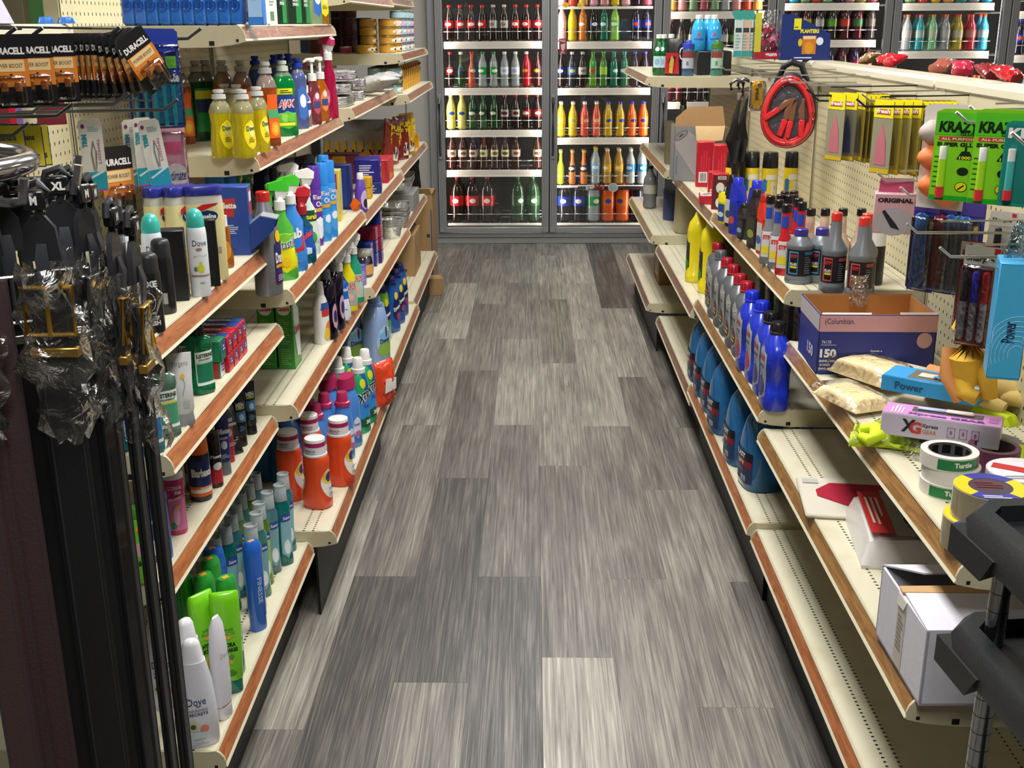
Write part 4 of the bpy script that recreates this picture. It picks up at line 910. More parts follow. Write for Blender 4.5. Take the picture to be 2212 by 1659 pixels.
# ---- lowest left shelf of the second unit ----
zz=SH['B5'][1]
def bleach():
    s=((0,.036,.031,2.3),(.006,.0405,.034,2.3),(.035,.0405,.034,2.3),(.085,.033,.030,2.1),(.125,.036,.031,2.1),(.143,.036,.031,2),(.150,.0315,.0295,2),(.153,.029,.029,2))
    def cap(m):
        m.loft([(.150,.0315),(.155,.0315),(.156,.0295),(.178,.0285)],mat('#dcd8da',.4),26);m.loft([(.178,.0288),(.190,.0286)],mat('#a8205a',.35),26,False,False);m.loft([(.190,.0283),(.198,.0275),(.200,.024)],WHITE,26)
        t=[(.15,.0298,.0298),(.2,.0298,.0298)];m.print(t,'BLEACH',0,.1685,.028,.0062,mat('#4a4448',.5),.0006);m.print(t,'ALTERNATIVE',0,.1615,.024,.0032,mat('#6a6468',.5),.0006)
    r=build('bleach_bottle',s,mat('#e04a1f',.3,coat=.4),None,(('cap',cap),),n=28)
    l=M()
    T=[]
    for sgn,dd in((1,'front'),(-1,'back')):
        V=[];
    sc=norm(s)
    def side_patch(x0,w,z0,z1,m_,off,sg):
        V=[];F=[];nu,nv=8,10
        for j in range(nv+1):
            t=-1+2*j/nv;z=(z0+z1)/2+t*(z1-z0)/2;a,b,e=sec_at(sc,z);ww=w*math.sqrt(max(0,1-t*t))
            for i in range(nu+1):
                y=x0+ww*(-1+2*i/nu);q=min(abs(y)/b,.99);V.append((sg*(a*(1-q**e)**(1/e)+off),y,z))
        for j in range(nv):
            for i in range(nu):k=j*(nu+1)+i;F.append((k,k+1,k+nu+2,k+nu+1))
        l.add(V,F,m_)
    side_patch(0,.024,.028,.112,mat('#e2ded4',.35),.0009,1);side_patch(0,.020,.070,.108,mat('#e8c42a',.35),.0015,1);side_patch(0,.011,.076,.104,mat('#3a2f86',.35),.0021,1)
    l.word('BLEACH',(.0425,0,.060),Y_,Z_,.024,.007,mat('#3a4a9a',.4),.02);l.lines((.0425,0,.043),Y_,Z_,.022,.008,2,mat('#4a4a5a',.4))
    side_patch(-.006,.019,.030,.110,mat('#d8d2c4',.4),.0009,-1);l.obj('label',r);return r
# oval label faces the aisle, the cap lettering faces the camera
for px,py,rz,lab in((689,1102,-.30,'orange bleach alternative bottle at the front of its group'),(631,1085,-.2,'orange bleach alternative bottle, left of the front one'),(738,1053,-.25,'orange bleach alternative bottle with its oval label facing the aisle'),(674,1044,.1,'orange bleach alternative bottle at the back of its group')):
    put((bleach,),foot(px,py,zz,.034),rz,lab,'bleach bottle','orange bleach bottles')
def ddow(m,s):m.patch(s,-.016,.02,.03,.10,mat('#d8dcf0',.3),'oval');m.print(s,'Downy',0,.075,.026,.012,mat('#2a3a8a',.3),.0014);m.patch(s,-.012,.016,.035,.055,mat('#c06a9a',.3),'oval',.0012)
MAG=P2('#b02a5a')
def softcap(h,r0=.018):return lambda m:m.loft([(h-.002,.024),(h+.010,.0235),(h+.012,r0),(h+.036,r0*.88),(h+.040,r0*.78)],MAG,20)
SB=lambda H,a:((0,a*.9,a*.8,2.5),(.006,a,a*.88,2.5),(H*.45,a*.95,a*.85,2.3),(H*.72,a*.92,a*.82,2.2),(H*.88,a*.72,a*.7,2),(H,.020,.020,2))
KS=(build,'softener_bottle',SB(.172,.032),mat('#4a86d4',.28,coat=.5),ddow,(('cap',softcap(.172)),))
KBG=(build,'softener_bottle',SB(.195,.042),mat('#4a86d4',.28,coat=.5),ddow,(('cap',lambda m:m.hull([(x*(.031 if z<.2 else .026),y*(.029 if z<.2 else .024),z+.006*x)for z in(.193,.228)for x,y in[(math.cos(t*PI/6),math.sin(t*PI/6))for t in range(12)]],MAG)),))
for k,px,top,H,rz,lab in((KS,738,846,.212,1.1,'small blue softener bottle with magenta cap, front right'),(KS,680,872,.212,.8,'small blue softener bottle with magenta cap behind the orange bottles'),(KS,699,849,.212,.8,'small blue softener bottle with magenta cap, middle of its row'),(KS,668,864,.212,.8,'small blue softener bottle with magenta cap, farthest left'),
    (KBG,747,810,.230,1.0,'large blue softener bottle with a wide magenta cap, right'),(KBG,708,812,.230,.8,'large blue softener bottle with a wide magenta cap, left')):
    p=onz(px,top,zz+H);put(k,(p.x,p.y,zz),rz,lab,'softener bottle','blue softener bottles')
p=onz(600,940,zz+.18);
for i,(x,y)in enumerate(((-.70,2.98),(-.77,3.02))):put((build,'softener_jug',SB(.20,.052),mat('#2f6fb8',.3),ddow,(('cap',softcap(.20)),)),(x,y,zz),.8,('big blue jug half hidden behind the orange bottles, right of two','big blue jug half hidden behind the orange bottles, left of two')[i],'softener bottle','blue jugs')
def dxtra(m,s):
    m.patch(s,-.030,.030,.02,.14,mat('#2f8fd8',.3),'round');m.patch(s,-.030,.030,.02,.055,mat('#1c5a3a',.3),'round',.001);m.patch(s,-.02,.0,.150,.185,mat('#d8dc2a',.3),'oval',.001);m.patch(s,-.006,.012,.13,.20,mat('#2a5a9a',.3),'rect',.0008,skew=-.006)
    m.print(s,'XTRA',0,.125,.060,.034,WHITE,.0018,bold=.10,shear=.2,rot=.25);m.print(s,'XTRA',0,.125,.057,.031,BLACK,.0024,bold=.02,shear=.2,rot=.25);m.print(s,'Fresh',.006,.092,.034,.014,mat('#5a4ac0',.3),.002,bold=.04,shear=.2);m.print(s,'30',.006,.038,.022,.014,WHITE,.002,bold=.06)
def xcap(m):m.loft([(.200,.0225),(.214,.0225),(.216,.018),(.246,.0150),(.249,.0125)],WHITE,20)
KX=(build,'detergent_bottle',((0,.029,.026,2.5),(.006,.033,.029,2.5),(.10,.030,.027,2.3),(.16,.032,.028,2.3),(.190,.026,.024,2),(.202,.0185,.0185,2)),mat('#1fa86a',.25,coat=.5),dxtra,(('cap',xcap),))
for px,top,rz,lab in((772,772,1.0,'green detergent bottle with white cap, front of its group'),(787,754,1.1,'green detergent bottle with white cap, right edge of its group'),(727.5,771,.9,'green detergent bottle with white cap, left of its group'),(747,750,.9,'green detergent bottle with white cap, at the back')):
    p=onz(px,top,zz+.249);put(KX,(p.x,p.y,zz),rz,lab,'detergent bottle','green detergent bottles')
def dbag(d):
    d.hull([(-.03,-.036,.05),(.03,-.036,.055),(.035,-.034,.095),(-.02,-.034,.10),(0,-.039,.07)],mat('#e8e2dc',.4))
put((pouch,.11,.155,.055,mat('#d8401c',.3,coat=.6),.012,12,'snack_bag',dbag),(onz(828,872,zz).x+.0,onz(828,872,zz).y,zz),1.0,'crumpled orange and white bag at the far corner of the lowest shelf','bag')
# ---- pale blue softener jug and detergent jugs ----
zz=SH['C5'][1]
def jug(H,a,b,bm,cm,deco,handle=True):
    s=((0,a*.94,b*.94,3),(.008,a,b,3),(H*.45,a,b,3),(H*.66,a*.92,b*.95,2.6),(H*.80,a*.62,b*.80,2.3),(H*.87,.026,.024,2))
    caps=[('cap',lambda m:m.loft([(H*.86,.029),(H*.90,.029),(H*.905,.024),(H*.985,.0225),(H,.019)],cm,20))]
    if handle:caps.append(('handle',lambda m:m.tube([(a*.30,0,H*.86),(a*.75,0,H*.83),(a*.98,0,H*.68),(a*.93,0,H*.50)],[.012,.013,.013,.012],bm,10)))
    return build('detergent_jug',s,bm,deco,caps,n=26)
def ddow2(m,s):
    m.patch(s,-.048,.046,.03,.16,mat('#a8c4e0',.3),'oval');m.patch(s,-.044,.042,.035,.10,mat('#8fb84a',.3),'oval',.0012);m.patch(s,-.034,.034,.10,.14,mat('#7fb8e4',.3),'round',.0014)
    m.print(s,'Downy',-.004,.098,.062,.024,mat('#1c3a8a',.3),.002,bold=.03);m.patch(s,.0,.012,.11,.155,mat('#5a3a3a',.3),'oval',.0018)
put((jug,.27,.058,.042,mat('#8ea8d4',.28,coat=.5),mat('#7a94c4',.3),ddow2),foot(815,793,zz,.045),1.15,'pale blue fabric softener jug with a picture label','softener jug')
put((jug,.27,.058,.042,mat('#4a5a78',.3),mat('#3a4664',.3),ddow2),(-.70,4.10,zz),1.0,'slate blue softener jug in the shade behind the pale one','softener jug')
def ddyn(c):
    def f(m,s):m.patch(s,-.026,.026,.05,.16,mat('#14285a',.3),'oval',skew=.004);m.patch(s,-.014,.010,.140,.175,mat('#e8d03a',.3),'oval',.0012);m.print(s,'Dynamo',0,.105,.05,.022,WHITE,.0018,bold=.05,rot=.3,shear=.2);m.patch(s,-.006,.018,.055,.085,mat(c,.3),'oval',.0014)
    return f
NAV=P2('#1a2060');JD={c:ddyn(c)for c in('#4a9a3a','#b03a6a')}
for px,top,H,c,dc,lab in((820,614,.232,'#7fbf1f','#4a9a3a','lime green detergent jug with navy cap'),(841,596,.240,'#1c56a8','#b03a6a','blue detergent jug with navy cap, nearest of three'),(852,581,.240,'#1c56a8','#b03a6a','blue detergent jug with navy cap, middle of three'),(860,567,.240,'#1c56a8','#b03a6a','blue detergent jug with navy cap, farthest of three')):
    p=onz(px,top,zz+H);put((jug,H,.040,.033,mat(c,.25,coat=.5),NAV,JD[dc]),(p.x,p.y,zz),1.1,lab,'detergent jug','detergent jugs')
put((pouch,.10,.12,.06,mat('#cfcfd4',.3,coat=.4),.008,17,'plastic_bag'),(-.66,5.02,zz+.01),1.1,'white plastic bag behind the blue detergent jugs','bag')

# ---- third unit, third shelf: cartons ----
zz=SH['C3'][1]
def dpan(c,t=None,tc='#e8e0d0',n=4):
    def f(l,w,d,h):
        face(l,'front',w,d,h,.5,.5,.84,.88,mat(c,.4));l.lines((0,-d/2-.0012,h*.25),X_,Z_,w*.6,h*.25,n,mat(tc,.5))
        if t:l.word(t,(0,-d/2-.0014,h*.68),X_,Z_,w*.66,h*.16,mat(tc,.4),.03)
        l.lines((-w/2-.0010,0,h*.5),(0,-1,0),Z_,d*.6,h*.6,6,mat(tc,.5),seed=9);l.quad((-w/2-.0006,0,h*.55),(0,-1,0),Z_,d*.8,h*.8,mat(c,.4))
    return f
def dyb(l,w,d,h):
    l.quad((-w/2-.0006,0,h*.55),(0,-1,0),Z_,d*.82,h*.8,mat('#c8c0a8',.4));l.quad((-w/2-.0010,0,h*.78),(0,-1,0),Z_,d*.8,h*.30,mat('#a82c3a',.4));l.quad((-w/2-.0012,0,h*.60),(0,-1,0),Z_,d*.7,h*.05,mat('#1c3a8a',.4));l.lines((-w/2-.0012,0,h*.30),(0,-1,0),Z_,d*.6,h*.36,7,mat('#8a8470',.5))
    face(l,'front',w,d,h,.5,.5,.6,.5,mat('#b8c8a8',.4));face(l,'top',w,d,h,.5,.5,.7,.4,mat('#a89a4a',.4))
p=foot(728,487,zz,0);put((box,'dye_box',.05,.075,.165,mat('#d8c24a',.4),dyb),(-.665,3.66,SH['B3'][1]),RIGHT+PI,'pale yellow carton with dark red panel beside the blue cans','box')
KBB=(box,'wrap_box',.05,.13,.17,mat('#1c2a6a',.35),dpan('#1f3580',None,'#a8b0d8',6))
put(KBB,(-.70,3.93,zz),LEFT,'navy carton with white side stripes behind the pale yellow one','box')
put((box,'wrap_box',.06,.12,.15,mat('#5a6aa8',.4),dpan('#1c2a6a',None,'#a8b0d8',6)),(-.86,3.97,zz),LEFT,'blue carton behind the navy striped carton','box')
def dpurp(m,s):m.patch(s,-.018,.018,.01,.08,mat('#c8b8d8',.3),'oval');m.patch(s,-.010,.014,.015,.05,mat('#2a2440',.3),'oval',.001)
put((build,'freshener_bottle',((0,.020,.017,2.4),(.004,.023,.019,2.4),(.08,.021,.018,2.3),(.11,.014,.013,2),(.118,.010,.010,2)),mat('#6a4ab8',.25),dpurp,(('cap',lambda m:m.loft([(.116,.012),(.136,.011),(.138,.009)],WHITE,14)),)),foot(781,460,zz,.018),1.1,'small purple and white bottle beside the navy carton','bottle')
p=onz(771,325,zz+.155);put((box,'film_box',.035,.05,.155,mat('#dca81f',.35),dpan('#d89a1c',None,'#a8402a',3)),(-.74,4.30,zz),RIGHT+PI+.15,'tall amber yellow film box standing behind the bags','box')
for i,(z,w)in enumerate(((0,0),(.042,0))):put((box,'matches_box',.045,.04,.040,mat('#d8a01f',.35),dpan('#e0b02a',None,'#5a8a3a',3)),(-.635,4.28,zz+z),LEFT,('lower small yellow box beside the zipper bags','upper small yellow box beside the zipper bags')[i],'box','small yellow boxes')
put((box,'bag_box',.15,.10,.085,mat('#2a2a86',.3),dpan('#26268a','Hot Bags','#e8e8f4',4)),(-.655,4.47,zz+.045),LEFT+.1,'purple carton lettered Hot Bags, upper of two','box')
put((box,'bag_box',.12,.08,.044,mat('#2a2f7a',.3),dpan('#20307a','50','#e8e8f4',2)),(-.64,4.45,zz),LEFT+.1,'navy carton marked 50 under the purple hot bags carton','box')
put((box,'bag_box',.20,.12,.095,mat('#b8283a',.35),dpan('#c83a2a',None,'#e8c04a',3)),(-.665,4.80,zz),LEFT,'red carton at the far end of the bag boxes','box')
put((box,'bag_box',.10,.16,.12,mat('#7a3a4a',.4),dpan('#a8485a',None,'#e8c0b0',3)),(-.80,4.74,zz),LEFT,'dull red carton behind the bright red one','box')
t=M();t.hull([(0,0,0),(.02,.01,0),(.03,-.01,.03),(.005,.012,.045),(-.01,0,.02),(.012,-.012,.012)],mat('#e8641c',.3));o=t.obj('orange_tag');o.location=(-.62,3.84,SH['B3'][1]+.001);tagp(o,'small bright orange plastic piece beside the pale yellow carton','tag')

# ---- third unit, fourth shelf ----
zz=SH['C4'][1]
KM=(box,'foil_wrap_box',.31,.055,.055,mat('#1c3580',.35),dpan('#6a1c3a',None,'#c8b080',3))
KM2=(box,'foil_wrap_box',.30,.055,.055,mat('#8a1c34',.35),dpan('#8a1c34',None,'#d8b060',3))
def endbox(l,w,d,h):
    l.quad((0,-d/2-.0006,h*.5),X_,Z_,w*.9,h*.9,mat('#b8a8c0',.4));l.lines((0,-d/2-.0011,h*.5),X_,Z_,w*.7,h*.7,4,mat('#a02a3a',.5));face(l,'top',w,d,h,.5,.5,.8,.8,mat('#1f3a8a',.4));l.quad((-w/2-.0012,0,h*.5),(0,-1,0),Z_,d*.5,h*.3,mat('#d8a84a',.4))
def eb(c):return(box,'foil_wrap_box',.055,.26,.050,mat(c,.35),endbox)
EB={c:eb(c)for c in('#8a1c3a','#203a90','#2a2a70','#b02a3a')}
i=0
for col,y0,n_ in((0,4.21,2),(1,4.27,3),(2,4.33,4)):
    for k in range(n_):
        c=('#b02a3a','#203a90','#2a2a70','#8a1c3a')[(k+col)%4]
        put(EB[c],(-.745+.012*col,y0,zz+.0508*k),LEFT,f'foil wrap carton, {ORD[k]} from the bottom of the {("nearest", "middle", "farthest")[col]} of three stacks','box','foil wrap cartons')
put((box,'small_box',.05,.06,.085,mat('#9a94a8',.4),dpan('#a8a0b8',None,'#c83a4a',3)),(-.635,4.15,zz),LEFT,'grey lilac box in front of the foil wrap cartons','box')
def jar_candle():
    r=root('candle_jar');s=[(0,.034),(.006,.038),(.05,.038),(.07,.033),(.078,.029)];M().loft(s,film((.9,.95,.95),.1,.08,0,1,'jar'),24,True,False).obj('glass',r)
    M().loft([(.004,.035),(.046,.035)],mat('#3a78b0',.3),24).obj('wax',r);M().loft([(.078,.031),(.084,.032),(.092,.030),(.100,.024)],mat('#b8b8a8',.2,trans=.3),24).obj('lid',r)
    q=M();q.patch([(0,.038,.038),(.08,.038,.038)],-.022,.022,.012,.048,mat('#d8a05a',.4),'rect',.001);q.obj('label',r);return r
put((jar_candle,),foot(785,600,zz,.03),1.0,'round glass candle jar with blue wax and a clear lid','candle jar')
FOIL=foilmat()
def tinpan(R0,R1,h,n=6,pleats=True,wall=.001):
    def f(name,e):
        r=root(name);q=M();V=[];F=[];K=72;zs=[(0,R0*.02),(0,R0),(h*.9,R1),(h,R1+.006),(h+.003,R1+.006),(h,R1)]
        for z,R in zs:
            for i in range(K):
                a=2*PI*i/K;rr=R*(1+(.02 if(pleats and i%2 and 0<z<h*.95)else 0));c,s_=math.cos(a),math.sin(a)
                V.append((math.copysign(abs(c)**(2/e),c)*rr,math.copysign(abs(s_)**(2/e),s_)*rr*(.62 if e>2.5 else 1),z))
        for j in range(len(zs)-1):
            for i in range(K):a=j*K+i;b=j*K+(i+1)%K;F.append((a,b,b+K,a+K))
        q.add(V,F,FOIL);q.obj('foil',r)
        return r
    return f
pan1=tinpan(.038,.047,.052);pan2=tinpan(.085,.105,.05);pan3=tinpan(.125,.155,.06)
for k in range(4):put((pan1,'foil_cup',2),(-.622,4.86,zz+.010*k),0,f'round crinkled foil cup, {ORD[k]} from the bottom of the nested stack','foil cup','nested foil cups')
put((pan1,'foil_cup',2),(-.67,4.955,zz),0,'round foil cup standing behind the nested stack','foil cup')
z4=SH['D4'][1]
for k in range(3):put((pan2,'foil_pan',4),(-.655,5.32,z4+.022*k),LEFT+.05,f'rectangular foil loaf pan, {ORD[k]} from the bottom of the nested stack','foil pan','nested foil loaf pans')
for k in range(2):put((pan3,'foil_pan',4),(-.72,5.85,z4+.085+.02*k),LEFT,('large foil roasting pan, lower of two','large foil roasting pan, upper of two')[k],'foil pan','foil roasting pans')
put((box,'foil_carton',.30,.22,.085,mat('#8a8a88',.4),None),(-.72,5.85,z4),LEFT,'grey carton under the large foil roasting pans','box')
# ================= near left unit =================
zz=SH['A4'][1]
def dvas(m,s):
    b=s[2][2]
    m.hull([(x,-b-.0012,z)for x,z in((-.022,.150),(-.004,.158),(.026,.160),(.022,.156),(-.022,.140))],mat('#c8262c',.3));m.patch(s,-.018,.024,.122,.146,mat('#1b2f5c',.3),'oval',.0012)
    m.print(s,'Vaseline',.003,.134,.034,.010,mat('#f4f2e8',.3),.0018,bold=.03);m.print(s,'skin',.002,.106,.020,.009,mat('#b8a86a',.4),.0012,bold=0);m.print(s,'care',.004,.095,.020,.007,mat('#b8a86a',.4),.0012,bold=0)
    m.patch(s,.0,.026,.058,.070,mat('#a89c84',.4),off=.0012,nv=2,nu=4);m.lines((.004,-b-.0012,.035),X_,Z_,.03,.012,3,mat('#b8ac78',.5))
CREAMY=mat('#e8dca0',.3,coat=.3)
def lotion():
    s=((0,.036,.018,3),(.006,.038,.0195,3),(.13,.039,.020,2.8),(.158,.0385,.019,2.8));top=((.158,.0385,.019,2.8),(.170,.037,.017,2.6),(.176,.036,.016,2.6))
    r=build('lotion_bottle',s,CREAMY,dvas,(('cap',lambda m:m.loft([(.175,.0375,.0175,2.8),(.178,.038,.018,2.8),(.191,.038,.018,2.8),(.194,.036,.016,2.8)],P2('#2a2f8c'),26)),),n=28)
    q=M();q.loft(top,mat('#d8d4c8',.2,trans=.3),26,False,False);q.obj('clear_shoulder',r);return r
for px,top,rz,lab in((424,398,.42,'cream lotion bottle with a blue cap, front right of three'),(374,399,1.1,'cream lotion bottle with a blue cap, middle of three'),(330,400,1.1,'cream lotion bottle with a blue cap, farthest left of three')):
    p=onz(px+12,top+4,zz+.192);put((lotion,),(p.x,p.y,zz),rz,lab,'lotion bottle','cream lotion bottles')
def ddove(m,s):
    m.print(s,'Dove',.002,.105,.026,.011,mat('#2f3c5c',.3),.0010,bold=0);m.patch(s,-.006,.006,.090,.096,mat('#a8806a',.3),'oval',.0010);m.print(s,'go fresh',.002,.080,.026,.006,mat('#7fb0c0',.4),.0010,bold=-.01)
    m.patch(s,-.006,.008,.048,.064,mat('#cfd048',.3),'oval',.0010);m.patch(s,-.002,.005,.060,.070,mat('#cfd048',.3),'oval',.0012);m.patch(s,-.012,-.005,.050,.060,mat('#5a8a6a',.3),'oval',.0009);m.patch(s,-.017,.017,.040,.0435,mat('#a8866a',.3),off=.001,nv=2);m.print(s,'48h',.002,.028,.010,.004,mat('#8a98a8',.4),.001)
TEAL=P2('#3fb8ac')
def dovecan():
    r=root('deodorant_spray');q=M();q.loft([(0,.0185),(.003,.0195),(.118,.0195),(.130,.0185),(.134,.017)],mat('#e8ecf0',.3,coat=.4),24);q.obj('body',r)
    c=M();c.loft([(.132,.0170),(.140,.0172),(.152,.0165),(.162,.0130),(.168,.0065),(.1695,.0005)],TEAL,24);c.obj('cap',r);l=M();ddove(l,[(0,.0195,.0195),(.14,.0195,.0195)]);l.obj('label',r);return r
put((dovecan,),foot(436,642,zz,.0195),.42,'white deodorant spray with a teal dome cap, right of the black box','deodorant')
for px,top,lab in((322,462,'white deodorant spray with teal dome cap, left of the black box'),(262,468,'white deodorant spray with teal dome cap, seen between the belts')):
    p=onz(px,top,zz+.168);put((dovecan,),(p.x,p.y,zz),.3,lab,'deodorant')
def daxe(m,s):
    m.print(s,'AXE',-.002,.086,.028,.011,mat('#e8e8ea',.3),.0008,bold=.05);m.print(s,'BLACK',-.006,.074,.012,.004,mat('#b8b8b8',.4),.0008);m.tube([(-.004+.011*math.cos(a),-.0188*math.cos(.3)-.0006,.055+.016*math.sin(a))for a in[-1.5+.3*i for i in range(11)]],.0006,mat('#d8d8d8',.3),4)
    for i,t in enumerate(('48 HRS','NON STOP','FRESH')):m.print(s,t,.0,(.036,.0275,.0185)[i],(.012,.022,.024)[i],(.004,.0075,.0085)[i],mat('#e0e0e0',.4),.0008,bold=.04)
def axecan():
    r=root('deodorant_spray');q=M();q.loft([(0,.0175),(.003,.0185),(.098,.0185),(.104,.0175)],mat('#18181a',.35,coat=.3),24);q.obj('body',r)
    c=M();c.loft([(.103,.0170),(.128,.0166),(.133,.0150),(.136,.011)],mat('#2c2c30',.4),24);c.obj('cap',r);l=M();daxe(l,[(0,.0185,.0185),(.14,.0185,.0185)]);l.bars((0,.0189,.03),X_,Z_,.012,.02,mat('#e8e8e8',.4));l.patch([(0,.0185,.0185),(.14,.0185,.0185)],.004,.0175,.012,.040,mat('#d8d8d8',.4),off=.0003,side=1);l.obj('label',r);return r
put((axecan,),foot(335,721,zz,.0185),.30,'black body spray lettered AXE and FRESH','deodorant')
put((axecan,),foot(361,680,zz,.0185),3.4,'black body spray turned to its barcode side','deodorant')
put((axecan,),foot(285,735,zz,.0185),.2,'black body spray at the near end, mostly behind belts','deodorant')
put((axecan,),foot(262,770,zz,.0185),2.2,'black body spray nearest the shelf end, behind the belts','deodorant')
def dblk(l,w,d,h):
    l.quad((w/2+.0005,0,h*.72),Y_,Z_,d*.6,h*.05,mat('#8a8a8a',.4));l.quad((w/2+.0005,0,h*.52),Y_,Z_,d*.66,h*.30,mat('#b8864a',.4));l.lines((w/2+.0009,0,h*.52),Y_,Z_,d*.5,h*.2,5,mat('#5a4a3a',.4));l.lines((w/2+.0008,0,h*.80),Y_,Z_,d*.5,h*.06,2,mat('#a8a8a8',.4));l.lines((0,-d/2-.0006,h*.2),X_,Z_,w*.4,h*.1,3,mat('#2c2c2e',.4))
put((box,'gift_box',.058,.042,.135,mat('#161618',.4),dblk),onz(392,652,zz)+Vector((-.02,.022,0)),.25,'plain black cologne box with a tan side panel','box')
put((box,'gift_box',.026,.022,.135,mat('#141416',.4),dblk),foot(462,620,zz,.012),.4,'narrow black box behind the white deodorant','box')
def damb(m,s):m.patch(s,-.008,.008,.02,.06,mat('#c8842a',.3),'oval')
put((build,'bottle_of_oil',((0,.013,.011,2.3),(.004,.015,.012,2.3),(.03,.015,.012),(.045,.011,.010),(.08,.012,.010),(.090,.008,.008)),SO('#b8661c'),damb,(('cap',lambda m:m.loft([(.089,.0075),(.113,.007)],WHITE,14)),)),foot(492,580,zz,.012),.5,'small amber bottle with a white cap before the blue razor box','bottle')
def drazor():
    r=root('razor_display_box');q=M();q.box(-.0375,.0375,-.03,.03,0,.155,mat('#23479a',.35),.001);q.obj('carton',r)
    l=M();l.hull([(-.034,-.0306,.128),(.010,-.0306,.130),(.004,-.0306,.088),(-.016,-.0306,.088)],mat('#b83038',.35));l.word('Gillette',(-.012,-.0314,.114),X_,Z_,.046,.014,WHITE,.04);l.lines((-.004,-.0308,.060),X_,Z_,.036,.022,5,mat('#c8d4ec',.4))
    l.quad((.0379,0,.118),Y_,Z_,.044,.060,mat('#b8303a',.35));l.quad((.0382,0,.13),Y_,Z_,.036,.022,mat('#dfe4ee',.35));l.tube([(-.01,-.031,.024),(.004,-.031,.016)],.0018,BLACK,6);l.obj('printing',r)
    f=M();P=[(.0375,.070),(.062,.088),(.098,.080),(.090,.056),(.062,.030),(.0375,.010)]
    f.prism(P,mat('#1f3f8c',.35),'y',-.031,-.029);f.prism(P,mat('#1f3f8c',.35),'y',.029,.031);f.hull([(x,y,z)for y in(-.029,.029)for x,z in((.0375,.072),(.062,.090),(.098,.082),(.099,.080),(.062,.086),(.0375,.068))],mat('#8f949c',.4));f.obj('tray',r);return r
put((drazor,),onz(505,552,zz)+Vector((-.0,.03,0)),.12,'blue razor display carton with a curved tray lip','box')
# mouthwash, toothpaste
zz=SH['A3'][1]
def dlist(c,c2):
    def f(m,s):m.patch(s,-.020,.020,.020,.088,mat('#e6ece4',.35),'rect',.0008);m.print(s,'LISTERINE',.0,.080,.036,.008,mat('#14301c',.4),.0014,bold=.04);m.patch(s,-.019,.019,.026,.064,mat(c,.3),off=.0014);m.patch(s,-.019,.019,.064,.068,mat(c2,.3),off=.0016,nv=2);m.print(s,'SPEARMINT',0,.072,.030,.004,mat('#2a4a34',.4),.0016)
    return f
def mwash(bm,deco):return(build,'mouthwash_bottle',((0,.021,.017,3),(.004,.0245,.020,3),(.018,.0245,.020,3),(.022,.0225,.018,3),(.090,.0225,.018,3),(.096,.0245,.020,3),(.112,.0235,.019,2.6),(.120,.012,.012,2)),bm,deco,(('cap',lambda m:m.loft([(.119,.0135),(.134,.013),(.136,.011)],BLACK,16)),))
DL1,DL2,DL3=dlist('#4fa07a','#d8cf4a'),dlist('#1f7a5a','#a8c8b8'),dlist('#2a7ab8','#e0e8f0')
KG,KB_,KC_=mwash(SO('#0a8a5a'),DL2),mwash(SO('#0f8a9c'),DL3),mwash(SO('#7fa890'),DL1)
for k,px,py,rz,lab in((KG,439,854,.9,'emerald mouthwash bottle, front one beside the toothpaste boxes'),(KG,418,838,.3,'emerald mouthwash bottle partly behind the white tube'),(KC_,362,949,.7,'pale spearmint mouthwash bottle left of the white tube'),(KB_,326,985,.7,'blue mouthwash bottle seen between the belts'),(KB_,296,975,.6,'blue mouthwash bottle nearest the shelf end')):
    put(k,foot(px,py,zz,.021),rz,lab,'mouthwash','mouthwash bottles')
def tube_kind(a,h,bm,deco,cm,ch=.022,name='squeeze_tube',inv=True):
    r=root(name);q=M();s=[(ch,a*.80,a*.72,2),(ch+h*.05,a*.92,a*.85,2),(ch+h*.5,a*.95,a*.6,2),(ch+h,a*1.08,.0015,2)];q.loft(s,bm,26);q.obj('body',r)
    c=M();c.loft([(0,a*.84,a*.78,2),(.002,a*.9,a*.84,2),(ch,a*.82,a*.74,2)],cm,26);c.obj('cap',r);l=M();deco(l,s);l.obj('label',r);return r
def djerg(m,s):
    m.print(s,'Jergens',0,.115,.028,.012,mat('#6a6a6a',.4),.001,bold=-.01);m.patch(s,-.002,.006,.088,.098,mat('#e8b83a',.3),'oval',.0012)
    m.tube([m._on(norm(s),.002+.003*math.sin(t),.088-.006*t,.0008,-1)for t in range(6)],.0005,mat('#6a6a6a',.5),4);m.lines((.004,-.021,.045),X_,Z_,.014,.016,6,mat('#b8b8b4',.5))
put((tube_kind,.0215,.112,mat('#dcdcda',.35),djerg,mat('#a8acb0',.25,trans=.3)),foot(400,922,zz,.019),.5,'white lotion tube standing on its clear cap','tube')
def dcol(side,main,txt):
    def f(l,w,d,h):
        l.quad((0,-d/2-.0006,h*.5),X_,Z_,w*.9,h*.9,mat(side,.35));l.quad((w*.12,-d/2-.0009,h*.6),X_,Z_,w*.5,h*.5,mat('#2a4a9a',.35));l.lines((w*.1,-d/2-.0012,h*.6),X_,Z_,w*.4,h*.3,2,WHITE)
        l.quad((0,0,h+.0006),X_,Y_,w*.94,d*.96,mat(main,.3));l.word(txt,(0,-d*.1,h+.0012),(0,-1,0),X_,d*.5,w*.55,mat('#f0e8e4',.3),.05);l.quad((-w/2-.0006,0,h/2),(0,-1,0),Z_,d*.96,h*.94,mat(main,.3));l.word(txt,(-w/2-.0012,0,h*.5),(0,-1,0),Z_,d*.5,h*.5,mat('#f0e8e4',.3),.05)
    return f
CR1=(box,'toothpaste_box',.036,.175,.038,mat('#c01c2a',.3),dcol('#c8202c','#c01c2c','Colgate'))
CR2=(box,'toothpaste_box',.036,.175,.038,mat('#b81c2a',.3),dcol('#c8202c','#2a4f9c','Colgate'))
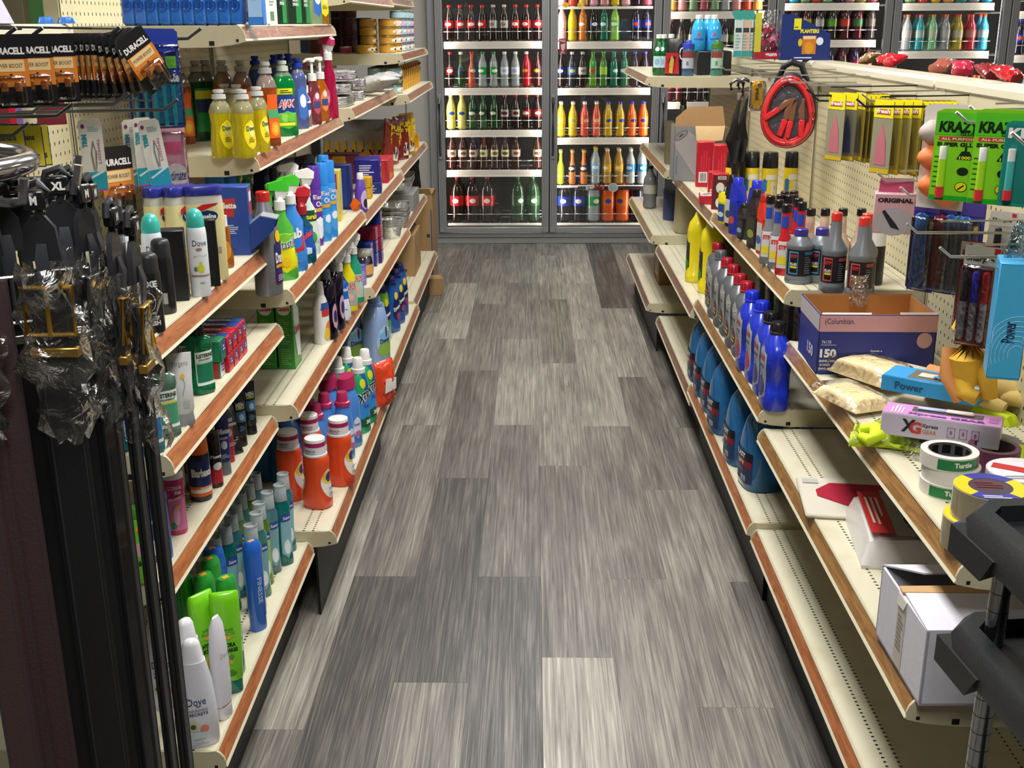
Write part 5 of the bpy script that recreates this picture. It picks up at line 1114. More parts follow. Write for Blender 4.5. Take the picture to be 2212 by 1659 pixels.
CR3=(box,'toothpaste_box',.040,.150,.046,mat('#2a7a58',.3),dcol('#2a6a5c','#2f8a60','MINT'))
CR4=(box,'toothpaste_box',.036,.140,.034,mat('#2a7a58',.3),dcol('#c8c4c0','#b8322c','Colgate'))
b0=onz(505,823,zz)
for col in range(4):
    y=2.19+.042*col+.02
    for k in range(2 if col else 2):
        kind=(CR4,CR3)[k]if col==0 else(CR1 if(k+col)%2 else CR2)
        w_=.046 if(col==0 and k)else .036
        z=zz+(.0352 if(col==0 and k)else .0392*k)
        put(kind,(-.725-(.0 if col else-.01),y,z),LEFT,f'{("upper", "lower")[1-k]} toothpaste box of the {ORD[col]} stack from the mouthwash','toothpaste box','toothpaste boxes')
put(CR1,(-.725,2.232+.042*3+.015,zz),LEFT,'toothpaste box at the bottom of the farthest stack','toothpaste box','toothpaste boxes')
put(CR2,(-.725,2.232+.042*3+.015,zz+.0392),LEFT,'toothpaste box on top of the farthest stack','toothpaste box','toothpaste boxes')
# shaving things
zz=SH['A2'][1]
def dbarb(m,s):
    m.patch(s,-.023,.023,.012,.090,mat('#1c2a66',.3),'rect',.0004,nu=14);m.patch(s,-.023,.023,.012,.034,mat('#e86a2a',.3),off=.0008,nu=14,skew=.0);m.patch(s,-.0225,.0225,.020,.028,mat('#f0ece8',.3),off=.0011,nv=2,nu=14)
    m.print(s,'Barbasol',.0,.064,.040,.018,mat('#f2f0ec',.3),.0012,bold=.05);m.print(s,'SENSITIVE',.004,.030,.022,.005,mat('#f4ece4',.3),.0016,bold=.03)
def dfoam(m,s):m.patch(s,-.016,.016,.01,.045,mat('#b82a34',.3),'rect',.0004);m.print(s,'Foamy',0,.070,.026,.009,WHITE,.001,bold=.05);m.patch(s,-.010,.010,.040,.058,mat('#e8e4e0',.3),'oval',.001)
put((aero,.138,.0235,mat('#1a1c30',.3,coat=.3),P2('#e06a1f'),dbarb,.24),foot(436,1085,zz,.0235),.62,'navy and orange shaving cream can with an orange cap','shaving cream')
put((aero,.122,.0165,mat('#1a1416',.3,coat=.3),P2('#1c1c1e'),dfoam,.2),foot(467,1055,zz,.0165),.8,'slim black and red foam can beside the navy one','shaving cream')
def dgi(m,s):m.print(s,'Gillette',0,.100,.030,.012,mat('#d8dcea',.3),.001,bold=.05);m.print(s,'SERIES',0,.085,.018,.005,mat('#d8dcea',.3),.001);m.patch(s,-.008,.006,.060,.080,mat('#c8ccd8',.3),'oval',.001);m.lines((0,-.0125,.045),X_,Z_,.018,.010,3,mat('#b8c0d8',.4))
put((tube_kind,.0150,.105,mat('#2a2f6a',.3),dgi,mat('#8a8f96',.2,trans=.3),.030),foot(488,1028,zz,.014),.6,'indigo shaving gel tube with a grey clear cap','tube')
def dmen(m,s):m.patch(s,-.012,.012,.060,.085,mat('#4a8ac0',.3),off=.0008,nv=3);m.print(s,'MEN',0,.100,.020,.012,mat('#e8e8e8',.3),.001,bold=.05);m.patch(s,-.010,.010,.090,.094,mat('#b8d02a',.3),off=.0012,nv=2);m.patch(s,-.006,.006,.064,.080,mat('#c8d8e8',.3),'oval',.0012);m.lines((0,-.0125,.045),X_,Z_,.014,.014,4,mat('#6a9ac8',.4))
KMN=(tube_kind,.0155,.108,mat('#16181c',.35,coat=.3),dmen,mat('#101114',.35),.022)
put(KMN,foot(544,940,zz,.014),.7,'black grooming tube lettered MEN, farther of two','tube','black MEN tubes');put(KMN,foot(523,966,zz,.014),.7,'black grooming tube lettered MEN, nearer of two','tube','black MEN tubes')
put((pouch,.045,.11,.014,mat('#1c1c20',.35,coat=.4),.003,41,'blade_pouch',lambda d:(d.quad((0,-.0095,.07),X_,Z_,.03,.006,WHITE),d.lines((0,-.0095,.035),X_,Z_,.03,.02,4,mat('#a8a8a8',.5)))),foot(507,985,zz,.01),.8,'black packet leaning between the gel and MEN tubes','packet',None,tilt=(-.25,0))
put((tube_kind,.010,.07,mat('#c03040',.3),dgi,mat('#c03040',.3),.014),foot(500,1000,zz,.01),.8,'small red tube behind the indigo gel tube','tube')
put((axecan,),foot(422,1062,zz,.0185),2.6,'dark can with a grey barcode label behind the shaving cream','can')
def dlor(m,s):
    m.patch(s,-.018,.018,.01,.075,mat('#d87aa8',.3),'rect',.0004);m.print(s,"L'OREAL",0,.098,.026,.008,mat('#f0d8e2',.3),.001,bold=.02);m.print(s,'Kids',.004,.088,.012,.007,WHITE,.001,bold=.04);m.print(s,'STRAWBERRY',0,.076,.028,.005,mat('#f4d8e0',.3),.001,bold=.03,rot=.2);m.patch(s,-.008,.004,.02,.06,mat('#e8b0c8',.3),'oval',.0012);m.patch(s,-.014,-.004,.012,.028,mat('#3a8a4a',.3),'oval',.0014);m.patch(s,-.002,.006,.055,.062,mat('#f0a82a',.3),off=.0016,nv=2,nu=3)
put((build,'kids_shampoo',((0,.018,.016,2),(.004,.0195,.017),(.05,.018,.016),(.112,.0200,.0165),(.118,.018,.014)),mat('#c02a6a',.3,coat=.4),dlor,(('cap',lambda m:m.loft([(.114,.0195,.0165,2),(.124,.019,.016,2),(.126,.017,.014,2)],mat('#d8d4d2',.35),20)),)),foot(386,1157,zz,.018),.5,'pink kids shampoo bottle with a pale cap','shampoo')
def dkid(m,s):m.patch(s,-.010,.010,.05,.08,mat('#e8b8b8',.3),'oval');m.print(s,'kids',0,.04,.022,.010,mat('#1a3a1a',.3),.001,bold=.05);m.patch(s,-.004,.004,.10,.108,mat('#f0a82a',.3),off=.001,nv=2)
def dblu(m,s):m.patch(s,-.016,.016,.01,.05,mat('#e8ecf4',.3),'oval');m.patch(s,-.011,.011,.077,.084,WHITE,off=.001,nv=2);m.patch(s,-.008,.0,.02,.03,mat('#c83a2a',.3),'oval',.001)
put((build,'kids_shampoo',((0,.017,.015),(.004,.0185,.016),(.10,.017,.015),(.125,.010,.010)),mat('#7ad03a',.3,coat=.4),dkid,(('cap',lambda m:m.loft([(.123,.012),(.14,.011),(.142,.009)],P2('#4a9a2a'),18)),)),foot(312,1262,zz,.018),.4,'lime green kids bottle seen between the belts','shampoo')
put((build,'kids_shampoo',((0,.020,.016),(.004,.022,.018),(.10,.020,.017),(.118,.018,.014)),mat('#2a5fc0',.3,coat=.4),dblu,(('cap',lambda m:m.loft([(.116,.021,.017,2),(.132,.020,.016,2)],P2('#2a3ab8'),18)),)),foot(350,1215,zz,.018),.4,'blue and white kids bottle seen between the belts','shampoo')
# ---- lowest shelf: body wash, shampoo ----
zz=SH['A1'][1]
def dsuave(c):
    def f(m,s):m.patch(s,-.013,.016,.02,.135,mat(c,.25),'round');m.patch(s,-.012,.015,.120,.138,mat('#2a4fa8',.3),off=.0014,nv=3);m.print(s,'Suave',.002,.129,.020,.009,WHITE,.002,bold=.02,shear=.2);m.patch(s,-.008,.010,.03,.07,mat('#e8f0ec',.25),'oval',.0012)
    return f
DS={c:dsuave(c)for c in('#8fc0cc','#a8c87a','#7fb0b8')}
def bwash(liq,dc):
    s=((0,.020,.017,2.6),(.005,.0225,.019,2.6),(.06,.0195,.0165,2.4),(.12,.0215,.018,2.4),(.158,.0215,.018,2.4),(.174,.015,.014,2),(.178,.0145,.0145,2))
    return(build,'body_wash_bottle',s,SO(liq),DS[dc],(('cap',capw),))
def capw(m):m.loft([(.172,.0165),(.205,.0150),(.2055,.0145),(.2125,.0150),(.213,.0135),(.206,.0125)],mat('#cfd6d8',.15,trans=.55),18)
LQ=[('#4a9cac','#8fc0cc'),('#1f8f8c','#8fc0cc'),('#6fa0ac','#7fb0b8'),('#7aa83a','#a8c87a'),('#5aa8a0','#7fb0b8'),('#9ac07a','#a8c87a')]
tops1=[(610,1022),(603,1046),(576,1062),(558,1085),(552,1107),(540,1133)]
tops2=[(550,1022),(535,1043),(518,1064),(508,1087),(498,1109),(485,1135)]
for i,(px,py)in enumerate(tops1):
    p=onz(px,py,zz+.213);put(bwash(*LQ[i]),(p.x,p.y,zz),.75,f'clear-capped body wash bottle in the aisle-side row, {ORD[i]} from the far end','body wash','body wash bottles')
for i,(px,py)in enumerate(tops2):
    p=onz(px,py,zz+.213);put(bwash(*LQ[(i+2)%6]),(p.x,p.y,zz),.75,f'clear-capped body wash bottle in the inner row, {ORD[i]} from the far end','body wash','body wash bottles')
for i in range(3):
    p=onz(472-12*i,1160+24*i,zz+.213);put(bwash(*LQ[(i*2+1)%6]),(p.x-.01,p.y,zz),.75,f'clear-capped body wash bottle behind the blue-capped shampoo, {ORD[i]} in line','body wash','body wash bottles')
def flipb(name,bm,cm,deco,H,a,b,capz=.78,stick=True):
    s=((0,a*.93,b*.93,2.5),(.005,a,b,2.5),(H*.5,a*.96,b,2.4),(H*capz,a*.90,b*.92,2.2));t=[(H*capz,a*.94,b*.96,2.2),(H*.92,a*.90,b*.92,2.2),(H*.965,a*.84,b*.84,2.2),(H,a*.70,b*.62,2.2)]
    def cap(m):
        m.loft(t,cm,26)
        if stick:m.box(-.008,.006,-.006,.005,H-.0002,H+.0006,mat('#f0a030',.4))
    return build(name,s,bm,deco,(('cap',cap),),n=26)
def dfin(m,s):m.print(s,'FINESSE',0,.10,.062,.012,mat('#a8c4e8',.3),.001,rot=-PI/2,bold=.02)
def dpert(m,s):m.print(s,'PERT',.0,.095,.085,.030,mat('#e8f0e4',.3),.001,rot=-PI/2,bold=.06)
BLU,GRN2=mat('#2263c8',.25,coat=.6),mat('#2f9a3a',.25,coat=.5)
p=foot(560,1367,zz,.02);put((build,'shampoo_bottle',((0,.019,.013,2.4),(.004,.0205,.014,2.4),(.03,.0195,.014,2.4),(.034,.021,.015,2.4),(.19,.0215,.016,2.2),(.206,.020,.014,2.2),(.216,.014,.009,2)),BLU,dfin,(('sticker',lambda m:m.box(-.008,.006,-.004,.004,.2155,.2168,mat('#f0a030',.4))),)),p,.9,'tall glossy blue conditioner bottle standing alone on the shelf edge side','shampoo')
p=onz(459,1183,zz+.22);put((flipb,'shampoo_bottle',BLU,BLU,dfin,.22,.026,.019,.80),(p.x,p.y,zz),.5,'glossy blue capped bottle among the green shampoos','shampoo')
KP=(flipb,'shampoo_bottle',mat('#4aa85a',.25,coat=.4),GRN2,dpert,.222,.024,.019,.76)
for px,top,lab in((453,1205,'green-capped shampoo directly before the blue-capped bottle'),(439,1240,'green-capped shampoo with an orange price sticker, middle of the greens'),(487,1246,'green-capped shampoo lettered PERT on its side'),(394,1240,'green-capped shampoo at the left, partly behind a belt')):
    p=onz(px,top,zz+.222);put(KP,(p.x,p.y,zz),.9,lab,'shampoo','green capped shampoos')
def dgar(m,s):
    m.patch(s,-.018,.018,.13,.15,mat('#8fd840',.3),off=.001,nv=3);m.print(s,'GARNIER',0,.148,.026,.005,mat('#3a7a1f',.3),.0015);m.print(s,'FRUCTIS',0,.140,.030,.008,mat('#5aa02a',.3),.0015,bold=.03);m.patch(s,-.008,.006,.128,.136,mat('#f0b02a',.3),off=.002,nv=2)
    m.print(s,'HYDRA',0,.115,.030,.010,mat('#12301c',.3),.0012,bold=.05);m.print(s,'RECHARGE',0,.103,.036,.009,mat('#12301c',.3),.0012,bold=.05);m.patch(s,-.012,.010,.07,.096,mat('#c8d04a',.3),'oval',.0012);m.patch(s,-.010,.002,.068,.082,mat('#e8a03a',.3),'oval',.0016);m.patch(s,.0,.010,.080,.094,mat('#5a9a4a',.3),'oval',.0018);m.lines((.004,-.0175,.050),X_,Z_,.02,.016,4,mat('#3a7a1f',.4))
def garnier():
    s=((.030,.022,.014,2.6),(.034,.0245,.0165,2.6),(.10,.027,.0175,2.5),(.17,.0285,.016,2.4),(.205,.029,.012,2.4),(.221,.028,.006,2.4),(.224,.026,.002,2.4))
    return build('conditioner_bottle',s,mat('#7fd81f',.25,coat=.5),dgar,(('cap',lambda m:m.loft([(0,.020,.013,2.6),(.003,.0225,.0145,2.6),(.030,.0225,.0145,2.6)],SO('#0f8a7a'),26)),),n=28)
put((garnier,),foot(503,1502,zz,.018),.30,'lime green conditioner lettered HYDRA RECHARGE','conditioner')
p=onz(430,1283,zz+.222);put((garnier,),(p.x,p.y,zz),.9,'lime green conditioner seen edge-on behind the lettered one','conditioner')
def ddv(m,s):
    m.print(s,'Dove',-.002,.100,.034,.015,mat('#1f3a6a',.3),.0014,bold=0);m.patch(s,-.004,.006,.088,.092,mat('#a8866a',.3),'oval',.001);m.print(s,'NOURISHING',0,.082,.034,.005,mat('#7a8498',.4),.0012);m.print(s,'SECRETS',0,.074,.034,.006,mat('#4a5468',.4),.0012)
    m.patch(s,-.022,-.002,.038,.062,mat('#c8dca8',.3),'oval',.001);m.patch(s,-.017,-.007,.043,.054,mat('#6a4a3a',.3),'oval',.0014);m.patch(s,.0,.016,.034,.050,mat('#e88a6a',.3),'oval',.0014);m.patch(s,-.012,.010,.022,.036,mat('#cfdfe0',.3),off=.0018,nv=3);m.lines((0,-.0275,.014),X_,Z_,.03,.006,2,mat('#8aa0b8',.4))
def doveb():
    s=((0,.033,.021,2.5),(.006,.036,.0235,2.5),(.07,.0355,.0235,2.4),(.13,.031,.021,2.3),(.175,.0225,.017,2.2))
    return build('body_wash_bottle',s,mat('#e4e4ee',.28,coat=.4),ddv,(('cap',lambda m:m.loft([(.175,.0215,.016,2.3),(.180,.019,.015,2.2),(.208,.0160,.0125,2.2),(.216,.012,.009,2),(.219,.006,.004,2)],mat('#ececf2',.3,coat=.3),24)),),n=30)
put((doveb,),foot(436,1617,zz,.024),.38,'white body wash bottle lettered Dove and SECRETS','body wash')
p=onz(398,1336,zz+.219);put((doveb,),(p.x,p.y,zz),1.0,'white body wash bottle behind the lettered one, left of the limes','body wash')
put((doveb,),foot(362,1530,zz,.02),.3,'white body wash bottle seen between the belts','body wash')
def cond():
    s=((.030,.021,.012,2.4),(.06,.023,.014,2.4),(.15,.022,.013,2.3),(.20,.018,.009,2.2),(.218,.010,.003,2))
    def cap(m):m.loft([(0,.017,.012,2.4),(.003,.0195,.0135,2.4),(.028,.019,.013,2.4)],mat('#e8e8f0',.3,coat=.3),24);m.loft([(.028,.0198,.0126,2.4),(.032,.0205,.0126,2.4)],mat('#a8887a',.3),24)
    return build('conditioner_bottle',s,mat('#e6e4ee',.3,coat=.3),lambda m,s:m.print(s,'Dove',0,.14,.026,.010,mat('#c8ccd8',.4),.001),(('cap',cap),),n=26)
put((cond,),foot(486,1556,zz,.016),1.25,'white conditioner bottle standing on its cap behind the Dove body wash','conditioner',None,tilt=(0,0))

# ================= far left unit: pet food =================
zz=SH['D1'][1]
def can(R,h,c,lab,lc2,gold='#c8a85a'):
    r=root('pet_food_can');q=M();q.loft([(0,R*.95),(.002,R),(h-.004,R),(h-.002,R*1.02),(h,R*1.0),(h-.003,R*.92),(h-.003,R*.2)],mat(gold,.3,.8),20);q.obj('can',r)
    l=M();l.loft([(.005,R+.0006),(h-.007,R+.0006)],mat(c,.4),20,False,False);t=[(0,R,R),(h,R,R)]
    l.patch(t,-R*.55,R*.65,.008,h-.010,mat(lab,.4),'round',.001,nu=5,nv=4);l.patch(t,-R*.1,R*.3,.010,h-.014,mat(lc2,.4),'oval',.0016,nu=4,nv=4);l.obj('label',r);return r
CK={'gold':(can,.038,.036,'#c8923a','#e6ddc8','#3a3a3a'),'mag':(can,.038,.036,'#d8c8b8','#e6ddc8','#a83a6a'),'blue':(can,.038,.036,'#9fc0cc','#d8e0d8','#e0963a','#a8b8b0'),'lil':(can,.038,.036,'#b8a8cc','#e6c8a8','#5a8ad8','#a8a8c0'),'dark':(can,.038,.036,'#4a5a4a','#8a8a70','#2a3a2a','#7a7a60'),'wine':(can,.038,.075,'#4a1c2c','#5a3a4a','#6a5a7a','#5a4a50'),'brown':(can,.038,.075,'#5a3228','#4a3a3a','#6a5a6a','#5a4a40'),'navy':(can,.038,.075,'#1c2c4a','#2a3f5a','#4a5a7a','#4a4a50'),'pink':(can,.026,.03,'#c84a80','#d86a98','#c84a80','#d8b8b0')}
def stackc(kind,x,y,n,base,lab,h=.0365):
    for k in range(n):put(CK[kind[k%len(kind)]],(x,y,base+h*k),1.0+.2*k,f'{lab}, {ORD[k]} from the bottom','can','pet food cans')
stackc(['gold'],-.650,5.22,4,zz,'orange-gold pet food can in the nearest front stack')
stackc(['gold'],-.735,5.22,4,zz,'orange-gold pet food can in the stack behind the nearest front one')
stackc(['gold','mag','mag','mag'],-.640,5.36,4,zz,'magenta striped pet food can in the second front stack')
stackc(['blue','lil','blue','lil','blue'],-.635,5.52,5,zz,'pale blue pet food can in the third front stack')
stackc(['lil','blue','lil','blue','blue'],-.632,5.68,5,zz,'pale lilac pet food can in the fourth front stack')
stackc(['blue','lil','lil','lil','blue'],-.632,5.84,5,zz,'pastel pet food can in the fifth front stack')
put(CK['pink'],(-.835,5.19,zz),1,'small bright pink can standing alone before the dark cans','can')
put(CK['gold'],(-.74,5.135,zz),1,'single gold can left of the nearest gold stacks','can')
for i,(kk,x,y,n)in enumerate((('wine',-.90,5.45,3),('wine',-.84,5.33,3),('brown',-.97,5.22,4),('navy',-1.02,5.30,2),('brown',-1.0,5.45,3),('navy',-.78,5.40,2))):
    stackc([kk],x,y,n,zz,f'tall dark food can in the {ORD[i]} shaded stack',.0755)
zz=SH['D2'][1]
stackc(['blue','dark','blue'],-.625,5.20,3,zz,'green and purple banded can in the nearest stack');stackc(['blue','dark','blue'],-.71,5.24,3,zz,'green banded can in the stack behind the nearest')
for i in range(8):stackc(['dark','dark','dark'],-.72+.0*i,5.33+.078*i,3,zz,f'dim green can in the inner row, stack number {ORD[i]}')
for i in range(11):
    def pk():
        return(pouch,.085,.115,.020,mat('#d8a02a',.35,coat=.3),.003,61,'pet_food_pouch',lambda d:(d.disc((0,-.0135,.068),X_,Z_,.04,.034,mat('#e8e4d8',.4)),d.disc((0,-.0139,.068),X_,Z_,.026,.022,mat('#3a4a8a',.4)),d.quad((0,-.0118,.10),X_,Z_,.07,.014,mat('#d8703a',.4))))
    if i==0:PKD=pk()
    put(PKD,(-.618,5.36+.085*i,zz),LEFT+.25,f'yellow pet food pouch, {ORD[i]} from the cans','pouch','yellow pet food pouches')
zz=SH['D3'][1]
def dpet(c):
    def f(d):
        for i,t in enumerate(('PUP','PERONI','TREATS')):d.word(t,(0,-.0245,.165-.030*i),X_,Z_,.085,.026,mat('#e8cc2a',.35),.06)
        d.hull([(-.02,-.026,.02),(.025,-.026,.02),(.022,-.028,.07),(0,-.028,.085),(-.018,-.028,.06)],mat('#e4e0da',.4));d.hull([(-.012,-.029,.05),(-.002,-.029,.048),(-.004,-.030,.075),(-.014,-.029,.07)],mat('#2a2422',.4));d.hull([(.006,-.029,.05),(.018,-.029,.05),(.016,-.029,.072),(.008,-.030,.076)],mat('#2a2422',.4));d.disc((.002,-.031,.045),X_,Z_,.010,.008,BLACK)
    return f
for i,(x,y,c,lab,tl)in enumerate(((-.665,5.24,'#8a2a1c','dark red dog treat bag leaning sideways, nearest',.18),(-.635,5.46,'#7a1c1c','dark red dog treat bag with a dog picture, middle',.0),(-.625,5.64,'#c89a1c','yellow dog treat bag, farthest',.0))):
    put((pouch,.125,.205,.05,mat(c,.3,coat=.5),.008,71+i,'treat_bag',dpet(c)),(x,y,zz),LEFT-.45,lab,'treat bag','dog treat bags',tilt=(0,tl)if tl else None)
def yellow_tray():
    r=root('display_carton');q=M();Y=mat('#e8b01c',.35);w=.42
    q.box(-w/2,w/2,.0,.004,0,.05,mat('#b8b4b0',.5));q.box(-w/2,w/2,.20,.204,0,.16,mat('#c8c4c0',.5));q.box(-w/2,w/2,0,.2,0,.004,mat('#a8a49c',.5));q.prism([(0,.0),(.2,0),(.2,.17),(.0,.12)],mat('#d4d2ce',.5),'x',w/2-.003,w/2);q.prism([(0,.0),(.2,0),(.2,.16),(.0,.12)],mat('#b4b0a8',.5),'x',-w/2,-w/2+.003);q.box(-w/2,w/2,.001,.004,.05,.12,mat('#b8aea4',.5));q.obj('carton',r)
    for k in range(5):
        x=-w/2+.045+k*.085;t=M();t.hull([(x-.030,-.004,.0),(x+.030,-.004,0),(x-.022,-.004,.03),(x+.022,-.004,.03),(x-.030,-.001,0),(x+.030,-.001,0),(x-.022,-.001,.03),(x+.022,-.001,.03)],Y)
        for sg in(-1,1):t.hull([(x+sg*.028,-.004,.0),(x+sg*.012,-.004,.028),(x+sg*.014,-.004,.075),(x+sg*.030,-.004,.072),(x+sg*.036,-.004,.03),(x+sg*.028,0,.0),(x+sg*.014,0,.075),(x+sg*.030,0,.072)],Y)
        t.obj('yellow_holder',r)
    return r
put((yellow_tray,),(-.83,5.62,zz),0,'open grey carton with yellow plastic holders behind the treat bags','carton')
t=M();Y=mat('#e8b01c',.35);t.box(-.03,.03,-.02,.02,0,.004,Y);t.box(-.03,-.026,-.02,.02,0,.075,Y);t.box(.026,.03,-.02,.02,0,.075,Y);t.box(-.03,.03,.016,.02,0,.06,Y)
o=t.obj('yellow_holder_tray');o.location=(-.630,5.93,zz+.001);o.rotation_euler=(0,0,.9);tagp(o,'bright yellow plastic holder at the far end of the treat shelf','holder')
# cartons
zz=SH['D5'][1]
CARD=mat('#a68458',.7,bump=.2,bs=200)
def d400(l,w,d,h):
    l.word('400',(w*.22,-d/2-.0008,h*.14),(-1,0,0),(0,0,-1),.075,.032,mat('#1c1a18',.6),.02);l.lines((w*.22,-d/2-.0008,h*.78),X_,Z_,.03,.010,2,mat('#3a3228',.6));l.quad((-w*.02,0,h+.0006),X_,Y_,.004,d,mat('#8a6a42',.7));l.box(w*.48-.002,w*.5+.0008,-d*.1,-d*.04,h*.45,h*.62,mat('#5a452c',.7))
put((box,'cardboard_carton',.28,.30,.215,CARD,d400),(-.745,5.79,zz),0,'brown cardboard carton with 400 printed upside down','carton')
def d00a(l,w,d,h):
    l.word('00A',(w*.04,-d/2-.0008,h*.72),X_,Z_,.11,.045,mat('#2a2824',.6),.02);l.quad((w*.42,-d/2-.0008,h*.58),X_,Z_,.02,.02,mat('#3a3a44',.6));l.quad((w*.48,-d/2-.0009,h*.45),X_,Z_,.008,h*.8,mat('#4a5a7a',.6))
def flaps(r):
    q=M();q.hull([(-.16,-.15,.56),(.16,-.15,.56),(.16,-.15,.563),(-.16,-.15,.563),(-.15,-.18,.60),(.15,-.17,.60)],CARD);q.hull([(.155,-.15,.56),(.155,.15,.56),(.18,-.13,.60),(.175,.12,.59),(.158,-.15,.56)],CARD);q.obj('flap',r)
put((box,'cardboard_carton',.32,.30,.56,CARD,d00a,.0015,flaps),(-.745,6.62,.0),0,'tall brown cardboard carton marked 00A standing by the cooler corner','carton')
put((pouch,.22,.30,.16,mat('#151514',.3,coat=.5),.012,90,'rubbish_bag'),(-.76,6.50,.60),0,'black plastic bag on top of the 00A carton','bag')
put((box,'cardboard_carton',.12,.10,.10,CARD,None),(-.59,6.38,.0),.3,'torn brown carton scrap on the floor behind the lowest shelf','carton')
# ================= RIGHT SIDE =================
zz=SH['R1'][1]
def dstp(c,c2):
    def f(m,s):
        R=s[2][1];m.patch(s,-R*.92,R*.92,.022,.088,mat('#1c1c20',.35),'rect',.0004,nu=16);m.patch(s,-R*.80,-R*.18,.026,.084,mat(c,.4),off=.0009);m.patch(s,-R*.72,-R*.24,.030,.080,mat('#1a1418',.4),off=.0013)
        m.print(s,'STP',-R*.48,.072,R*.42,.009,mat('#c8303a',.4),.0018,bold=.05);m.print(s,'FLUID',-R*.48,.052,R*.44,.007,mat('#e0dcd4',.4),.0018,bold=.04);m.patch(s,-R*.70,-R*.26,.042,.047,mat('#c8cc3a',.4),off=.0018,nv=2)
        m.patch(s,R*.28,R*.86,.076,.084,mat(c2,.4),off=.001,nv=2);m.lines((R*.5,-R*.84-.001,.05),(1,.55,0),Z_,R*.5,.045,8,mat('#6a6a70',.5))
    return f
GRY=mat('#7c8086',.35,.35)
KBR=(build,'brake_fluid_bottle',((0,.032),(.004,.0345),(.018,.0345),(.020,.0335),(.090,.0335),(.094,.0345),(.100,.034),(.118,.018),(.120,.0165)),GRY,dstp('#4a8ab0','#3a6a86'),(('cap',lambda m:m.loft([(.120,.0175),(.136,.0170),(.138,.015)],P2('#3a3488'),20)),))
KRD=(build,'treatment_bottle',((0,.029),(.004,.0315),(.016,.0315),(.018,.0305),(.090,.0305),(.095,.0315),(.104,.031),(.130,.0150),(.168,.0135),(.172,.0125)),GRY,dstp('#b84a4a','#a84a4a'),(('cap',lambda m:m.loft([(.172,.0135),(.190,.0130),(.192,.011)],P2('#d8342a'),20)),))
for k,px,py,lab in((KBR,1723,615,'grey bottle with violet cap, standing in front left'),(KBR,1768,613,'grey bottle with violet cap, half behind a red-capped one'),(KRD,1795,631,'long-necked grey bottle with red cap, left one of two in front'),(KRD,1853,645,'long-necked grey bottle with red cap, nearest the shelf end')):
    put(k,foot(px,py,zz,.032),-.15,lab,'car fluid bottle','grey car fluid bottles')
p=onz(1866,461,zz+.192);put(KRD,(p.x+.01,p.y,zz),-.15,'long-necked grey bottle with red cap, just behind the nearest one','car fluid bottle','grey car fluid bottles')
def dclear(m,s):m.patch(s,-.010,.012,.120,.150,mat('#d8a8a0',.4),'rect',.0006);m.bars((.002,-.0135,.135),X_,Z_,.010,.02,mat('#3a3a3a',.5));m.patch(s,-.018,.018,.03,.09,mat('#c8ccc4',.4),'round')
KCL=(build,'injector_cleaner_bottle',((0,.026),(.004,.028),(.085,.028),(.11,.0150),(.160,.0135),(.172,.012)),mat('#cdb49c',.3),dclear,(('cap',lambda m:m.loft([(.170,.0145),(.190,.0140),(.192,.012)],BLACK,18)),))
for i,px in enumerate((1753,1784,1822,1862)):
    p=onz(px,450,zz+.163);put(KCL,(p.x,p.y,zz),-.3,f'pale pink long-necked bottle with black cap, {ORD[i]} from left in the rear row','car fluid bottle','pale pink bottles',s=.85)
def dred(m,s):
    m.patch(s,-.009,.009,.125,.155,mat('#2a4ab0',.35),'rect',.0006);m.patch(s,-.014,.014,.02,.09,mat('#c8c4c0',.35),'rect',.0006);m.patch(s,-.013,.013,.03,.05,mat('#d8c82a',.35),off=.001,nv=2);m.print(s,'STP',0,.075,.022,.012,mat('#c8303a',.4),.0012,bold=.06)
NB=((0,.019,.016,2.6),(.004,.021,.018,2.6),(.085,.020,.017,2.5),(.105,.012,.011,2),(.160,.011,.011,2),(.166,.010,.010,2))
BC=(('cap',lambda m:m.loft([(.165,.0125),(.184,.012),(.186,.010)],BLACK,16)),)
def nb(c,m_=0):return(build,'fuel_treatment_bottle',NB,mat(c,.3,m_,coat=.3),dred,BC)
NBK={'r':nb('#c01c24'),'s':nb('#8f9498',.4)}
for k,px,py,lab in(('r',1690,596,'nearest'),('s',1674,583,'second nearest'),('s',1656,571,'third nearest')):
    put(NBK[k],foot(px,py,zz,.018),-.5,f'{"red" if k == "r" else "silver"} long-necked fuel bottle with black cap, {lab} in its front row','car fluid bottle','fuel treatment bottles')
for i,(px,py)in enumerate(((1734,436),(1726,428),(1716,420),(1716,412),(1706,421),(1696,413),(1687,420))):
    p=onz(px,py,zz+.186);put(NBK['rrsrrrs'[i]],(p.x,p.y,zz),-.5,f'long-necked fuel bottle with black cap in the rear cluster, {ORD[i]} from the right','car fluid bottle','fuel treatment bottles')
def flatjug(name,H,a,b,bm,cm,deco,capR=.014,off=-.35):
    r=root(name);q=M();s=norm(((0,a*.95,b*.95,4),(.004,a,b,4),(H*.60,a,b,4)));q.loft(s,bm,24)
    P=[]
    for z,x0,x1,bb in((H*.60,-a,a,b),(H*.80,-a*.9,a*.35,b*.8),(H*.87,a*off-capR,a*off+capR,capR)):
        for x in(x0,x1):
            for y in(-bb*.93,bb*.93):P.append((x,y,z))
    q.hull(P,bm);q.obj('body',r)
    c=M();T=Matrix.Translation((a*off,0,0));c.loft([(H*.865,capR*1.05),(H-.003,capR),(H,capR*.85)],cm,18,T=T);c.obj('cap',r)
    if deco:l=M();deco(l,s);l.obj('label',r)
    return r
def doil(c1,c2,t=None):
    def f(m,s):
        a=s[1][1];H6=s[2][0];m.patch(s,-a*.7,a*.7,H6*.12,H6*.9,mat(c1,.35),'rect',.0008);m.patch(s,-a*.6,a*.6,H6*.3,H6*.55,mat(c2,.35),'oval',.0012)
        if t:m.print(s,t,0,H6*.7,a*1.1,H6*.12,mat('#e0dcd8',.4),.0014,bold=.04)
    return f
